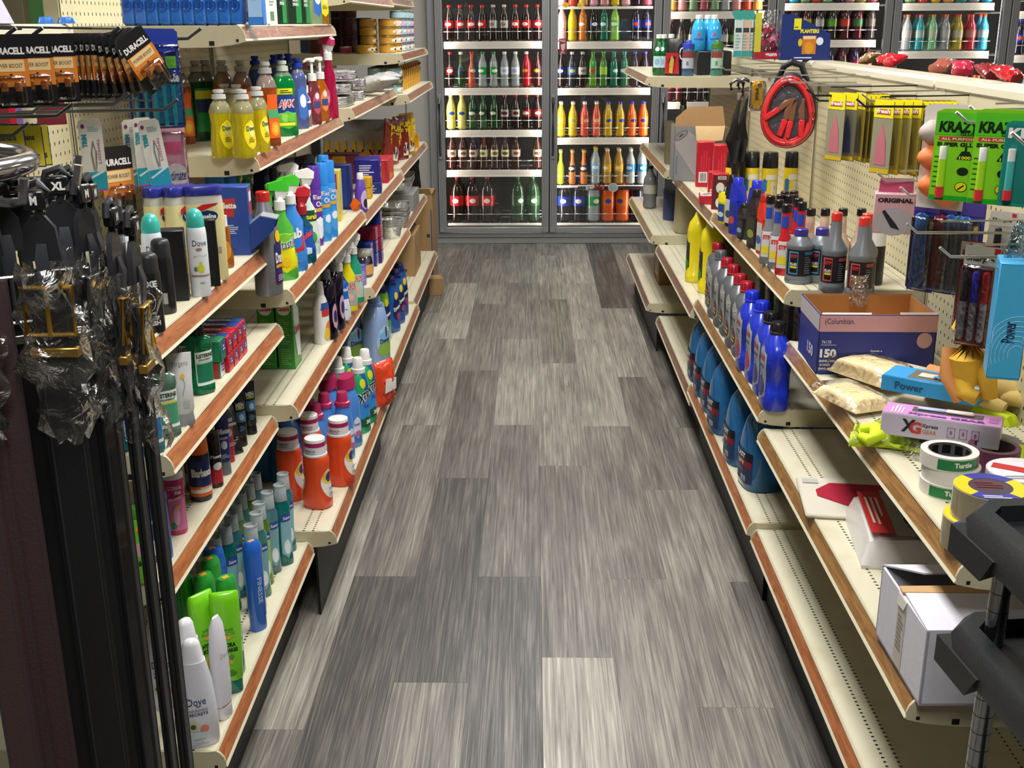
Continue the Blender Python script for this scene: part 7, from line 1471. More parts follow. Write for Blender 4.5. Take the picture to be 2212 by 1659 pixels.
def dkrazy(l,w,h):
    y=-.0014;l.quad((0,y,-h*.16),X_,Z_,w*.98,h*.24,mat('#5ac82a',.35));l.word('KRAZY',(0,y-.0006,-h*.19),X_,Z_,w*.84,h*.12,mat('#122a14',.4),.05,.1);l.word('GLUE',(w*.18,y-.0006,-h*.265),X_,Z_,w*.3,h*.03,mat('#122a14',.4));l.quad((0,y,-h*.32),X_,Z_,w*.8,h*.045,mat('#c83a2a',.35));l.word('ALL PURPOSE',(0,y-.0006,-h*.32),X_,Z_,w*.7,h*.026,WHITE);l.word('SUPER GLUE',(0,y-.0006,-h*.38),X_,Z_,w*.86,h*.045,mat('#142a14',.4),.05)
    l.hull([(.0,y-.0004,-h*.54),(w*.36,y-.0004,-h*.54),(w*.26,y-.0004,-h*.45),(w*.10,y-.0004,-h*.45)],mat('#142a14',.4));l.quad((w*.18,y-.0004,-h*.43),X_,Z_,w*.05,h*.05,mat('#142a14',.4));l.word('1000',(w*.18,y-.0010,-h*.52),X_,Z_,w*.24,h*.035,mat('#e8e82a',.4),.03)
    l.disc((w*.16,y-.0004,-h*.67),X_,Z_,w*.24,h*.09,mat('#142a14',.4));l.disc((w*.16,y-.0004,-h*.84),X_,Z_,w*.26,h*.11,mat('#142a14',.4));l.disc((w*.16,y-.0008,-h*.84),X_,Z_,w*.23,h*.097,mat('#e8dc1c',.4));l.quad((w*.16,y-.0014,-h*.845),(1,0,.8),(-.8,0,1),w*.16,h*.014,BLACK)
    for i in range(7):l.quad((-w*.34,y-.0003,-h*(.52+.055*i)),X_,Z_,w*.22,h*.012,mat('#1a5a1c',.4))
    l.quad((0,y+.0003,-h*.97),X_,Z_,w*.98,h*.05,mat('#1fa82a',.35))
    T=Matrix.Translation((-w*.26,-.010,-h*.96));l.loft([(0,.0085),(.022,.0085)],mat('#d83038',.35),14,T=T);l.loft([(.022,.0078),(.078,.0078)],mat('#a8dc2a',.3),14,T=T);l.loft([(.078,.0075),(.102,.0075),(.104,.006)],mat('#dcdcd8',.4),14,T=T)
KKZ=(card,.095,.185,mat('#86d024',.35),dkrazy,.0012,'glue_card')
zk=1.352
rhook(1.84,zk-.008,.30,'wire hook carrying the nearest super glue cards');rhook(2.0,zk-.01,.22,'wire hook of the second super glue cards');rhook(1.62,zk-.02,.30,'wire hook carrying the last glue card at the frame edge')
for i,(px,y,lab)in enumerate(((2078,1.875,'lime KRAZY super glue card in front, left of all'),(2098,1.885,'lime KRAZY super glue card directly behind the front left one'),(2167,1.80,'lime KRAZY super glue card in the middle of the glue cards'),(2185,1.81,'lime super glue card just behind the middle one'))):
    q=ony(px,236,y);put(KKZ,(q.x,y,q.z),RIGHT+1.0,lab,'glue card','super glue cards',s=.80)
def dteal2(l,w,h):l.quad((0,-.0012,-h*.5),X_,Z_,w*.9,h*.9,mat('#1f7a70',.35));l.word('KR',(-.01,-.0018,-h*.14),X_,Z_,w*.6,h*.12,WHITE,.06);T=Matrix.Translation((-w*.26,-.010,-h*.92));l.loft([(0,.0085),(.02,.0085)],mat('#d83038',.35),14,T=T);l.loft([(.02,.0078),(.078,.0078)],mat('#4ab0a8',.3),14,T=T);l.loft([(.078,.0075),(.102,.0075)],mat('#dcdcd8',.4),14,T=T)
put((card,.08,.17,mat('#1f8a78',.35),dteal2,.0012,'glue_card'),(ony(2222,262,1.72).x,1.72,ony(2222,262,1.72).z),RIGHT+1.0,'teal glue card with a teal tube at the frame edge','glue card',s=.75)
def dpom(l,w,h):
    for i,(x,z,c)in enumerate(((-.02,-.05,'#b8a8a0'),(.018,-.065,'#c8b8b0'),(-.018,-.095,'#f08048'),(.018,-.115,'#f08a50'),(-.012,-.145,'#f07840'),(.02,-.16,'#f08a50'))):l.loft([(z-.022+.044*k/6,.024*math.sin(PI*(.08+.84*k/6)))for k in range(7)],mat(c,.6),14,T=Matrix.Translation((x,-.016,0)))
put((card,.09,.19,mat('#d8cfc8',.4),dpom,.001,'fruit_pack'),(ony(2052,225,2.10).x,2.10,ony(2052,225,2.1).z),RIGHT+.8,'clear pack of orange and beige round sponges behind the glue cards','sponge pack')
# air fresheners
def dair(c):
    def f(l,w,h):y=-.0012;l.quad((0,y,-h*.13),X_,Z_,w*.98,h*.24,mat('#ecdc1c',.35));l.quad((0,y-.0005,-h*.17),X_,Z_,w*.7,h*.07,mat('#b84a40',.4));l.word('fresh',(0,y-.0011,-h*.16),X_,Z_,w*.7,h*.06,WHITE,.04,.2);l.hull([(-w*.3,y,-h*.88),(w*.3,y,-h*.88),(w*.22,y-.001,-h*.55),(0,y,-h*.33),(-w*.22,y-.001,-h*.55)],mat(c,.4));l.quad((0,y-.0002,-h*.96),X_,Z_,w*.98,h*.06,mat('#c8a81c',.35))
    return f
DA=[dair(c)for c in('#b86a74','#3a3f6a','#5a5438','#c8a83a','#7a6a2a')]
KAF=[(card,.062,.165,mat(('#8f8a70','#6f6c5c','#8a7a2c','#a89a5a','#9a8a3c')[i],.3),DA[i],.0012,'air_freshener')for i in range(5)]
AIRY=mat('#8a7a2c',.4)
rhook(2.86,1.325,.30,'dark wire hook of the farther air fresheners',1);rhook(2.52,1.322,.27,'dark wire hook of the nearer air fresheners',1);rhook(2.66,1.325,.22,'wire hook between the air freshener bundles')
n1=0
for i in range(8):
    q=ony(1812+(26*i if i<3 else 52+10*(i-2)),180,2.84);put(KAF[(0,1,2,2,2,2,2,1)[i]],(q.x,2.84,1.336-.004*(i>2)),RIGHT+(.45 if i<2 else .12),f'hanging air freshener card in the farther yellow bundle, {ORD[i]} from the front','air freshener','air freshener cards')
for i in range(11):
    q=ony(1915+(20*i if i<4 else 60+12*(i-3)),190,2.58);put(KAF[(0,4,3,4,2,2,2,2,2,2,2)[i]],(q.x,2.58,1.336-.004*(i>3)),RIGHT+(.45 if i<4 else .12),f'hanging air freshener card in the nearer yellow bundle, {ORD[i]} from the front','air freshener','air freshener cards')
# jumper cable
rhook(3.62,1.335,.28,'wire hook carrying the jumper cable bag');rhook(3.40,1.33,.24,'empty wire hook beside the jumper cables');rhook(3.25,1.33,.22,'second empty wire hook beside the jumper cables');rhook(3.95,1.335,.26,'wire hook carrying the yellow handled tool');rhook(4.2,1.335,.30,'wire hook carrying the black straps');rhook(3.05,1.30,.24,'dark empty hook between cables and air fresheners',1)
def cables():
    r=root('jumper_cables');b=M();a,hh=.086,.118
    ov=lambda k,o=0,y=0:[((a*k)*math.cos(t)*(1-.16*math.sin(t)),y,(hh*k)*math.sin(t)+o)for t in[2*PI*i/36 for i in range(36)]]
    P=ov(1.0);n=len(P);V=[(x,-.004,z)for x,_,z in P]+[(x*1.02,.05,z)for x,_,z in P]+[(x*.90,-.012,z*.90)for x,_,z in P]
    F=[(i,(i+1)%n,n+(i+1)%n,n+i)for i in range(n)]+[tuple(range(n,2*n))]+[(2*n+i,2*n+(i+1)%n,(i+1)%n,i)for i in range(n)]
    b.add(V,F,mat('#1c1c1e',.5));b.tube([(-.045,.02,.085),(-.025,.01,.135),(0,.0,.150),(.03,.01,.14),(.05,.02,.09)],.010,mat('#1a1a1c',.5),8);b.obj('bag',r)
    R_=mat('#d42c30',.3,coat=.4)
    for k,y in((.90,-.012),(.83,-.020),(.76,-.014)):
        c=M();c.tube(ov(k,-.002,y),.0062,R_,8,True);c.obj('cable',r)
    for(x,z,ang)in((-.045,-.005,-.95),(-.012,-.045,-.30),(.008,-.050,-.18),(.045,-.045,.0)):
        q=M();T=Matrix.Translation((x,-.022,z))@Matrix.Rotation(-ang,4,'Y');q.box(-.009,.009,-.006,.006,-.035,.022,R_,.004,T=T);q.obj('clamp_grip',r)
        j=M();T2=T;j.hull([T2@Vector(v)for v in((-.008,-.004,.022),(.008,-.004,.022),(-.003,-.003,.078),(.004,-.003,.082),(-.008,.004,.022),(.008,.004,.022),(-.002,.003,.078),(-.012,0,.05))],mat('#b07a5a',.3,.7));j.obj('clamp_jaw',r)
    w=M();w.tube([(-.005,-.020,-.08),(.002,-.022,-.098),(.03,-.02,-.10)],.006,R_,8);w.obj('cable',r)
    bk=M();bk.add([(x*.74,-.003,z*.74)for x,_,z in P],[tuple(range(n))],mat('#8a8690',.5),False);bk.obj('insert_card',r)
    f=M();f.add([(x*.92,-.032+.012*((x/a)**2+(z/hh)**2),z*.92)for x,_,z in P],[tuple(range(n))],film((1,1,1),.04,.08,.5,25));f.obj('clear_window',r);return r
q=onx(1703,243,.80);put((cables,),(.80,q.y,q.z+.005),-.30,'round black bag of red jumper cables hanging from a hook','jumper cables',s=.98)
def strap():
    r=root('black_strap_tool');q=M();q.tube([(0,0,0),(-.012,0,-.06),(-.016,-.004,-.14),(-.006,0,-.22),(0,0,-.30)],[.010,.022,.028,.026,.022],mat('#18181a',.5),10,flat=.5);q.obj('sleeve',r);h=M();h.tube([(-.03,0,.035),(-.036,0,.058),(-.015,0,.072),(.010,0,.060),(.008,0,.02),(0,0,.0)],.007,BLACK,8);h.obj('hook',r);c=M();c.box(-.010,.010,-.006,.006,.0,.026,mat('#8a7a74',.4),.002);c.obj('clasp',r);return r
for i,px in enumerate((1600,1622)):q=ony(px,180,4.12);put((strap,),(q.x,4.12+.05*i,1.235),-.2,('black padded strap tool with a hook top, left of two','black padded strap tool with a hook top, right of two')[i],'tool','black padded strap tools')
def dyt(l,w,h):l.loft([(-h+.01,.010,.006,2),(-h+.03,.020,.012,2),(-h*.5,.018,.012,2),(-.03,.020,.012,2),(-.012,.014,.008,2)],mat('#e0a81c',.3),18,T=Matrix.Translation((0,-.012,0)));l.quad((0,-.026,-h*.5),X_,Z_,.010,h*.35,mat('#7a5a1c',.4));l.disc((.008,-.026,-.028),X_,Z_,.016,.014,mat('#c8c8c8',.2,.8))
q=ony(1640,155,3.95);put((card,.06,.115,mat('#b8b0a0',.4),dyt,.001,'tape_measure_pack',(.05,.01,.10,.028)),(q.x,3.95,1.325),-.3,'yellow and black tool in a clear pack beside the jumper cables','tool')
for i,(px,c)in enumerate(((1664,'#a8a8a4'),(1672,'#8a8a86'),(1690,'#8a3a30'),(1700,'#4a4440'))):
    q=ony(px,158,3.92);put((card,.05,.10,mat(c,.4),lambda l,w,h:l.lines((0,-.001,-h*.5),X_,Z_,w*.6,h*.6,4,mat('#5a5a58',.5)),.003,'hang_card'),(q.x+.02,3.92,1.325),RIGHT+.4,('grey hanging card','dark grey hanging card','rust red hanging card','charcoal hanging card')[i]+' in the bundle behind the jumper cable bag','card','hanging cards by the jumper cables')
# caulk nozzle, condom-like box, combs, markers, earphones
put((build,'glue_bottle',((0,.022),(.004,.024),(.10,.024),(.104,.020)),mat('#2a2a2c',.4),None,(('collar',lambda m:m.loft([(.10,.024),(.140,.023),(.142,.008)],WHITE,18)),('nozzle',lambda m:m.loft([(.142,.008),(.215,.003)],WHITE,12)))),(ony(1893,520,2.80).x,2.80,SH['R1'][1]),0,'white nozzle bottle with a black base against the pegboard','bottle')
rhook(2.42,1.175,.24,'wire hook carrying the pink ORIGINAL box');rhook(2.20,1.175,.26,'wire hook carrying the comb packs');rhook(2.02,1.135,.30,'wire hook carrying the marker packs');rhook(1.90,1.115,.28,'wire hook over the marker packs')
def dorig(l,w,d,h):l.quad((0,-d/2-.0006,h*.5),X_,Z_,w*.96,h*.94,mat('#c89aa0',.4));l.word('ORIGINAL',(0,-d/2-.0012,h*.84),X_,Z_,w*.85,h*.12,mat('#2a1c20',.4),.06);l.disc((0,-d/2-.0010,h*.30),X_,Z_,w*.9,h*.7,mat('#a8a0a4',.4));l.hull([(-w*.3,-d/2-.0016,h*.55),(-w*.24,-d/2-.0016,h*.6),(w*.06,-d/2-.0016,h*.25),(w*.16,-d/2-.0016,h*.10),(-.005,-d/2-.0016,h*.16)],mat('#26222a',.4));l.lines((w/2+.0008,0,h*.4),Z_,(0,-1,0),h*.5,d*.3,2,mat('#4a2a34',.4));l.hull([(-w*.42,0,h),(w*.42,0,h),(-w*.40,.002,h+.03),(w*.40,.002,h+.03),(0,.004,h+.02)],mat('#b04a68',.35))
q=ony(1925,523,2.43);put((box,'glow_box',.085,.05,.085,mat('#c8a0a4',.4),dorig),(q.x,2.43,1.065),-.28,'pink hanging box lettered ORIGINAL with a small dark figure','box')
def dcomb(c):
    def f(l,w,h):y=-.0012;l.quad((0,y,-h*.08),X_,Z_,w*.96,h*.14,mat('#4a3a8a',.35));l.loft([(-h*.95,.004,.004),(-h*.85,.018,.006),(-h*.6,.014,.006),(-h*.3,.012,.006),(-h*.18,.014,.005),(-h*.15,.004,.003)],mat(c,.2,coat=.6),16,T=Matrix.Translation((-.004,-.010,0)));l.quad((w*.22,y-.001,-h*.28),X_,Z_,w*.16,h*.07,mat('#e8b82a',.4));l.quad((0,y,-h*.96),X_,Z_,w*.96,h*.07,mat('#2f3a9a',.35))
    return f
DC={c:dcomb(c)for c in('#1f5a9a','#8a1c2c','#2a6a8a')}
for i,(px,c)in enumerate(((2003,'#1f5a9a'),(2040,'#8a1c2c'),(2064,'#1f5a9a'),(2082,'#2a6a8a'),(2096,'#1f5a9a'))):
    q=ony(px,460,2.20-.01*i);put((card,.055,.185,mat('#3a3a90',.35),DC[c],.0012,'comb_pack',(.045,.006,.15,.02)),(q.x,2.20-.012*i,1.172),RIGHT+.75,f'{"dark red" if c == "#8a1c2c" else "blue"} comb in a purple-backed pack, {ORD[i]} from the left','comb pack','comb packs')
def dsharp(n_):
    def f(l,w,h):
        y=-.0012;l.quad((0,y,-h*.12),X_,Z_,w*.96,h*.22,mat('#d4cfc8',.35));l.word('Sharpie',(-w*.05,y-.0006,-h*.14),X_,Z_,w*.75,h*.07,mat('#1c1c1e',.4),.02,.2);l.quad((w*.38,y-.0004,-h*.05),X_,Z_,w*.16,h*.06,mat('#c8303a',.4));l.quad((0,y,-h*.97),X_,Z_,w*.96,h*.05,mat('#8a1c28',.35))
        for i,c in enumerate(('#1c1c20','#2a34b8','#b81c28')[:n_]):
            x=(i-(n_-1)/2)*w*.27-.004;T=Matrix.Translation((x,-.008,0));l.loft([(-h*.93,.004),(-h*.91,.0062),(-h*.55,.0065)],mat('#a8a6b0',.35),12,T=T);l.loft([(-h*.55,.0068),(-h*.27,.0062),(-h*.25,.004)],mat(c,.3),12,T=T)
    return f
q=ony(2140,520,1.96);put((card,.066,.185,mat('#9a2a38',.35),dsharp(3),.0012,'marker_pack',(.058,.006,.15,.018)),(q.x-.01,1.96,1.125),RIGHT+.85,'pack of black, blue and red markers in front','marker pack')
q=ony(2108,510,2.05);put((card,.05,.165,mat('#8a2430',.35),dsharp(1),.0012,'marker_pack',(.04,.006,.14,.018)),(q.x,2.05,1.115),RIGHT+.85,'pack with one black marker to the left of the three colours','marker pack')
for i,px in enumerate((2132,2160)):q=ony(px,480,2.08);put((card,.05,.12,mat('#d0ccc8',.4),dsharp(1),.0012,'marker_pack'),(q.x+.03,2.08-.02*i,1.165),RIGHT+.85,('white marker card hanging behind, left of two','white marker card hanging behind, right of two')[i],'marker pack')
def dear(l,w,d,h):
    l.quad((0,-d/2-.0006,h*.5),X_,Z_,w*.96,h*.96,mat('#4ab0dc',.35));l.word('Power',(0,-d/2-.0014,h*.42),(0,0,1),(-1,0,0),h*.18,w*.4,mat('#1c3a5a',.4),.02)
    for k in range(7):R=.012+.006*k;l.tube([(max(-w*.47,min(w*.47,w*.3+R*math.cos(t))),-d/2-.0009,max(.004,h*.22+R*1.3*math.sin(t)))for t in[.9+2.6*i/14 for i in range(15)]],.0006,mat('#a8dcf4',.35),4)
    l.quad((w/2+.0006,0,h*.5),Y_,Z_,d*.9,h*.94,mat('#2f7f98',.3));l.quad((w/2+.0010,0,h*.12),Y_,Z_,d*.9,h*.2,mat('#3a9acc',.35));l.tube([(w/2+.003,-d*.3,h*.3),(w/2+.004,0,h*.38),(w/2+.004,d*.2,h*.6)],.0016,BLACK,6)
q=ony(2172,815,1.70);put((box,'earphone_box',.048,.07,.185,mat('#3fa4d8',.35),dear),(q.x,1.72,q.z),-.30,'tall light blue earphone box hanging at the right edge','box')
q2=M();q2.hull([(-.02,0,0),(.02,0,0),(-.008,.004,.05),(.012,.004,.05),(0,-.006,.02),(.002,.01,.055)],film((.6,.85,1),.2,.1,1,40));o=q2.obj('plastic_hanger_bag');o.location=(q.x,1.72,q.z+.187);tagp(o,'pale blue plastic tie above the light blue earphone box','plastic bag')
rhook(1.72,1.13,.27,'wire hook carrying the light blue earphone box')

# ---- near right shelf ----
zs=SH['S1'][1]
def envbox():
    r=root('envelope_box');w,d,h=.262,.20,.140;q=M();B=mat('#26307e',.4);IN=mat('#b07a42',.6);t=.003
    for x0,x1,y0,y1 in((-w/2,w/2,-d/2,-d/2+t),(-w/2,w/2,d/2-t,d/2),(-w/2,-w/2+t,-d/2,d/2),(w/2-t,w/2,-d/2,d/2)):q.box(x0,x1,y0,y1,0,h,B)
    q.box(-w/2,w/2,-d/2,d/2,0,t,B);q.obj('carton',r)
    i=M();i.box(-w/2+t,w/2-t,d/2-t-.001,d/2-t,t,h,IN);i.box(-w/2+t,-w/2+t+.001,-d/2+t,d/2-t,t,h,IN);i.box(w/2-t-.001,w/2-t,-d/2+t,d/2-t,t,h,IN);i.box(-w/2+t,w/2-t,-d/2+t,-d/2+t+.001,t,h,IN);i.box(-w/2+t,w/2-t,-d/2+t,d/2-t,t,t+.04,IN);i.box(-w/2,w/2,d/2-.001,d/2,h-.002,h+.002,IN);i.obj('inner_card',r)
    l=M();y=-d/2-.0006;l.quad((0,y,h*.855),X_,Z_,w*.998,h*.27,mat('#c8969a',.4));l.word('(Columbian.',(-w*.33,y-.0007,h*.88),X_,Z_,w*.25,h*.12,mat('#3a2a5a',.4),.0);l.word('76135',(-w*.43,y-.0006,h*.55),X_,Z_,w*.08,h*.05,WHITE,0);l.quad((-w*.41,y-.0006,h*.50),X_,Z_,w*.13,h*.006,WHITE);l.word('150',(-w*.41,y-.0006,h*.36),X_,Z_,w*.14,h*.15,WHITE,.05)
    for k,tt in enumerate(('ENVELOPES','SOBRES','ENVELOPPES')):l.word(tt,(-w*(.41 if k!=1 else .43),y-.0006,h*(.23-.065*k)),X_,Z_,w*(.14 if k!=1 else .09),h*.04,WHITE,.02)
    l.word('Ayuda a',(w*.0,y-.0006,h*.40),X_,Z_,w*.10,h*.04,WHITE,.02);l.lines((w*.0,y-.0006,h*.28),X_,Z_,w*.16,h*.12,3,mat('#c8c8d8',.4));l.disc((w*.40,y-.0004,h*.58),X_,Z_,w*.13,h*.26,mat('#c8a0a4',.4))
    l.quad((-w/2-.0006,0,h*.86),(0,-1,0),Z_,d*.99,h*.27,mat('#b8b0b8',.4));l.word('150',(-w/2-.0012,-.03,h*.30),(0,-1,0),Z_,d*.3,h*.2,mat('#c8c8d8',.4),.04);l.obj('printing',r)
    f=M();f.hull([(-w/2+.004,-d/2,h-.004),(-w*.06,-d/2,h-.004),(-w/2+.006,-d/2+.008,h+.003),(-w*.06,-d/2+.008,h+.003)],mat('#d8d0cc',.5));f.obj('torn_edge',r);f=M();f.hull([(w*.18,-d/2,h-.003),(w/2,-d/2,h-.003),(w*.18,-d/2+.008,h+.004),(w/2,-d/2+.010,h+.004)],mat('#ccb8b4',.5));f.obj('torn_edge',r)
    return r
put((envbox,),(.777,2.545,zs),-.02,'open blue and pink envelope box lettered 150','box')
put((pouch,.04,.07,.025,film((1,1,1),.16,.1,1,40),.010,25,'plastic_wrap'),(.77,2.60,zs+.125),.3,'clump of clear plastic sticking out of the envelope box','plastic')
def slab(name,w,d,h,m_,seed,film_=True,n=10):
    r=root(name);rr=random.Random(seed);V=[];F=[]
    for j in range(n+1):
        for i in range(n+1):
            u,v=i/n*2-1,j/n*2-1;e=(1-abs(u)**5)*(1-abs(v)**5);V.append((u*w/2,v*d/2,h*(.25+.75*e**.5 if e>0 else .12)*(1+.04*rr.uniform(-1,1))))
    N=len(V);V+=[(v[0],v[1],0)for v in V]
    for j in range(n):
        for i in range(n):a=j*(n+1)+i;F.append((a,a+1,a+n+2,a+n+1))
    for i in range(n):F+=[(i+1,i,i+N,i+1+N),(n*(n+1)+i,n*(n+1)+i+1,n*(n+1)+i+1+N,n*(n+1)+i+N),(i*(n+1),(i+1)*(n+1),(i+1)*(n+1)+N,i*(n+1)+N),((i+1)*(n+1)+n,i*(n+1)+n,i*(n+1)+n+N,(i+1)*(n+1)+n+N)]
    q=M();q.add(V,F,m_);q.obj('cloth',r)
    if film_:
        V2=[(v[0]*1.10,v[1]*1.12+.008,v[2]*1.04+.0025+rr.uniform(0,.003))for v in V[:N]];f=M();f.add(V2,[x for x in F[:n*n]],film((1,1,1),.03,.12,.5,30));f.obj('wrapper',r)
    return r
TAN=mat('#f2dcae',.75,bump=.12,bs=40)
put((slab,'chamois_pack',.095,.15,.022,TAN,3),onz(1840,865,zs+.01),.38,'flat tan cloth pack in clear film, nearest the shelf edge','cloth pack')
put((slab,'chamois_pack',.105,.17,.035,TAN,5),onz(1885,812,zs+.015),.55,'thicker tan cloth pack in clear film behind the first','cloth pack')
p=onz(1925,800,zs+.02);put((box,'glove_box',.065,.17,.035,mat('#c8bc94',.45),lambda l,w,d,h:(l.quad((0,0,h+.0006),X_,Y_,w*.9,d*.9,mat('#d8d4c0',.4)),l.lines((-w/2-.001,0,h*.5),(0,-1,0),Z_,d*.4,h*.5,2,mat('#8a7a4a',.4)))),(p.x,p.y,zs),.75,'pale khaki box under the bright blue tool box','box')
def dxg(l,w,d,h):
    l.quad((0,-d/2-.0006,h*.5),X_,Z_,w*.99,h*.97,mat('#c4bccc',.4));l.word('X',(-w*.26,-d/2-.0012,h*.55),X_,Z_,h*.6,h*.6,mat('#2a2430',.4),.04);l.word('G',(-w*.20,-d/2-.0016,h*.50),X_,Z_,h*.5,h*.55,mat('#c83a2a',.4),.04);l.word('Xpress',(-w*.08,-d/2-.0012,h*.62),X_,Z_,w*.14,h*.22,mat('#2a2430',.4));l.word('GEAR',(-w*.08,-d/2-.0012,h*.36),X_,Z_,w*.12,h*.18,mat('#c8705a',.4))
    for k in range(3):
        c=(w*(.10+.10*k),-d/2-.0012,h*.5);l.tube([(c[0]+sx*w*.03,c[1],c[2]+sz*h*.22)for sx,sz in((-1,-1),(1,-1),(1,1),(-1,1))],.0007,mat('#a05a9a',.4),4,True);l.disc((c[0],c[1]-.0004,c[2]),X_,Z_,w*.022,h*.2,mat('#a05a9a',.4))
    l.quad((0,0,h+.0006),X_,Y_,w*.99,d*.97,mat('#c88cc8',.35));l.quad((w*.04,d*.14,h+.0010),X_,Y_,w*.60,d*.42,mat('#5a4a54',.3));l.box(-w*.22,w*.02,d*.08,d*.2,h+.001,h+.006,mat('#a8c4dc',.4),.002);l.box(w*.02,w*.26,d*.04,d*.22,h+.001,h+.008,mat('#d8ccc4',.4),.003);l.word('Xpress GEAR',(w*.04,-d*.30,h+.0014),X_,Y_,w*.66,d*.22,mat('#5a3a7a',.4),.04)
    l.lines((-w*.38,0,h+.0012),Y_,(-1,0,0),d*.7,w*.12,4,mat('#e8d8ec',.4));l.quad((w*.43,0,h+.0012),X_,Y_,w*.08,d*.4,mat('#b070b8',.4))
p=onz(2032,930,zs+.045)
put((box,'cable_box',.205,.065,.042,mat('#c8c0d0',.4),dxg),(p.x,p.y,zs+.034),-.45,'lilac and grey box lettered Xpress GEAR lying on the yellow vest','box')
def dbl(l,w,d,h):
    l.quad((0,-d/2-.0006,h*.5),X_,Z_,w*.99,h*.97,mat('#1f86c8',.35));l.word('Power',(-w*.2,-d/2-.0012,h*.5),X_,Z_,w*.3,h*.5,mat('#14406a',.4),.03);l.quad((0,0,h+.0006),X_,Y_,w*.98,d*.97,mat('#2a96e0',.35));l.quad((w*.08,0,h+.0010),X_,Y_,w*.66,d*.74,mat('#6a6a60',.3));l.box(-w*.16,w*.02,-d*.2,d*.1,h+.001,h+.004,mat('#d0ccc0',.4),.001);l.box(w*.05,w*.3,-d*.25,d*.2,h+.001,h+.004,mat('#4a4438',.4),.001);l.quad((w*.1,-d*.15,h+.0052),X_,Y_,w*.2,d*.16,mat('#2a86d8',.35));l.quad((w*.42,0,h+.0012),X_,Y_,w*.12,d*.8,mat('#a8c8dc',.4));l.lines((w*.42,0,h+.0018),Y_,X_,d*.5,w*.06,3,mat('#4a5a6a',.4))
p=onz(2022,812,zs+.072);put((box,'tool_box',.195,.085,.032,mat('#2088d0',.35),dbl),(p.x,p.y,zs+.036),-.62,'bright blue tool box with a clear window','box')
# yellow vest, gloves
def blob(name,part,pts,m_,rad=1):
    r=root(name)
    for k,(P,R_)in enumerate(pts):q=M();q.tube(P,R_,m_,12,flat=.6);o=q.obj(part,r);md=o.modifiers.new('s','SUBSURF');md.levels=md.render_levels=1
    return r
VY=mat('#cfe41c',.6,bump=.4,bs=50);VG=mat('#8a8c8a',.5)
def vest():
    r=root('safety_vest');rr=random.Random(9);n=26;mm=14;V=[];F=[]
    for j in range(mm+1):
        for i in range(n+1):
            u,v=i/n,j/mm;x=(u-.5)*.30;y=(v-.5)*.115+.018*math.sin(u*5);z=.014+.012*math.sin(u*17+v*4)*math.sin(v*PI)+.010*math.sin(v*11+u*6)+.004*rr.random();z*=math.sin(PI*min(1,max(.0,v)))**.5*.8+.2;V.append((x,y,max(.002,z)))
    for j in range(mm):
        for i in range(n):a=j*(n+1)+i;F.append((a,a+1,a+n+2,a+n+1))
    q=M();q.add(V,F,VY);o=q.obj('fabric',r);so=o.modifiers.new('t','SOLIDIFY');so.thickness=.002
    s=M();s.tube([(-.13,-.045,.022),(-.115,-.06,.02),(-.10,-.045,.03),(-.11,-.02,.034),(-.135,-.02,.028)],[.010,.014,.016,.014,.010],VY,12,flat=.8);s.obj('rolled_edge',r)
    g=M();g.tube([(-.08,.0,.030),(-.02,-.028,.026),(.04,-.030,.022)],[.012,.014,.010],mat('#4a4a3c',.5),10,flat=.4);g.obj('dark_trim',r);g=M();g.tube([(.09,.05,.03),(.13,.035,.028),(.165,.01,.012)],[.010,.011,.008],VG,10,flat=.4);g.obj('reflective_strip',r)
    f=M();f.add([(x*.5-.075,y*1.05-.003,z+.004)for x,y,z in V],F,film((1,1,1),.05,.1,1,50));f.obj('wrapper',r);return r
p=onz(2010,960,zs+.01);put((vest,),(p.x+.01,p.y,zs),-.42,'neon yellow safety vest in torn clear film','safety vest')
p=onz(2130,965,zs+.02);put((slab,'vest_corner',.07,.06,.02,VY,12,False),(p.x,p.y,zs),.5,'loose neon yellow vest corner beside the tape rolls','vest');p=onz(2150,885,zs+.02);put((slab,'vest_corner',.035,.10,.022,VY,13,False),(p.x-.0,p.y,zs),.5,'second neon yellow vest fold below the work gloves','vest')
GL=mat('#dcae30',.75,bump=.4,bs=40);GT=mat('#e2c478',.75,bump=.4,bs=40)
def glove():
    r=root('work_glove');q=M()
    q.tube([(0,0,.0),(0,.0,.05),(0,0,.09),(0,0,.105)],[.036,.046,.046,.03],GL,16,flat=.5)
    for x,dz,R_ in((-.034,.065,.011),(-.012,.082,.012),(.012,.080,.012),(.033,.062,.011)):q.tube([(x*.8,0,.085),(x,.006,.10+dz*.4),(x*1.05,.016,.10+dz)],[R_*1.1,R_,R_*.75],GL,10)
    q.tube([(.035,0,.03),(.062,.012,.055),(.066,.02,.085)],[.014,.013,.010],GL,10);q.obj('hand',r)
    c=M();c.tube([(0,0,-.05),(0,0,.004)],[.046,.038],mat('#c8884a',.7),16,flat=.55);c.obj('cuff',r);return r
def glove3():
    r=root('work_glove');q=M()
    q.tube([(.012,0,.13),(.0,0,.10),(-.008,0,.06),(-.006,0,.02),(.0,0,-.02)],[.012,.024,.036,.040,.034],GL,14,flat=.7)
    for P in([(.010,-.012,.10),(.03,-.02,.06),(.034,-.022,.02)],[(-.01,-.014,.0),(.0,-.03,-.03),(.018,-.034,-.035)],[(.01,-.01,.02),(.028,-.024,-.01),(.034,-.026,-.035)]):q.tube(P,[.013,.014,.011],GL,10)
    q.obj('hand',r);c=M();c.tube([(-.03,-.006,.03),(-.028,-.018,-.01),(-.006,-.024,-.045)],[.012,.015,.013],mat('#c8884a',.7),12,flat=.7);c.obj('cuff',r);return r
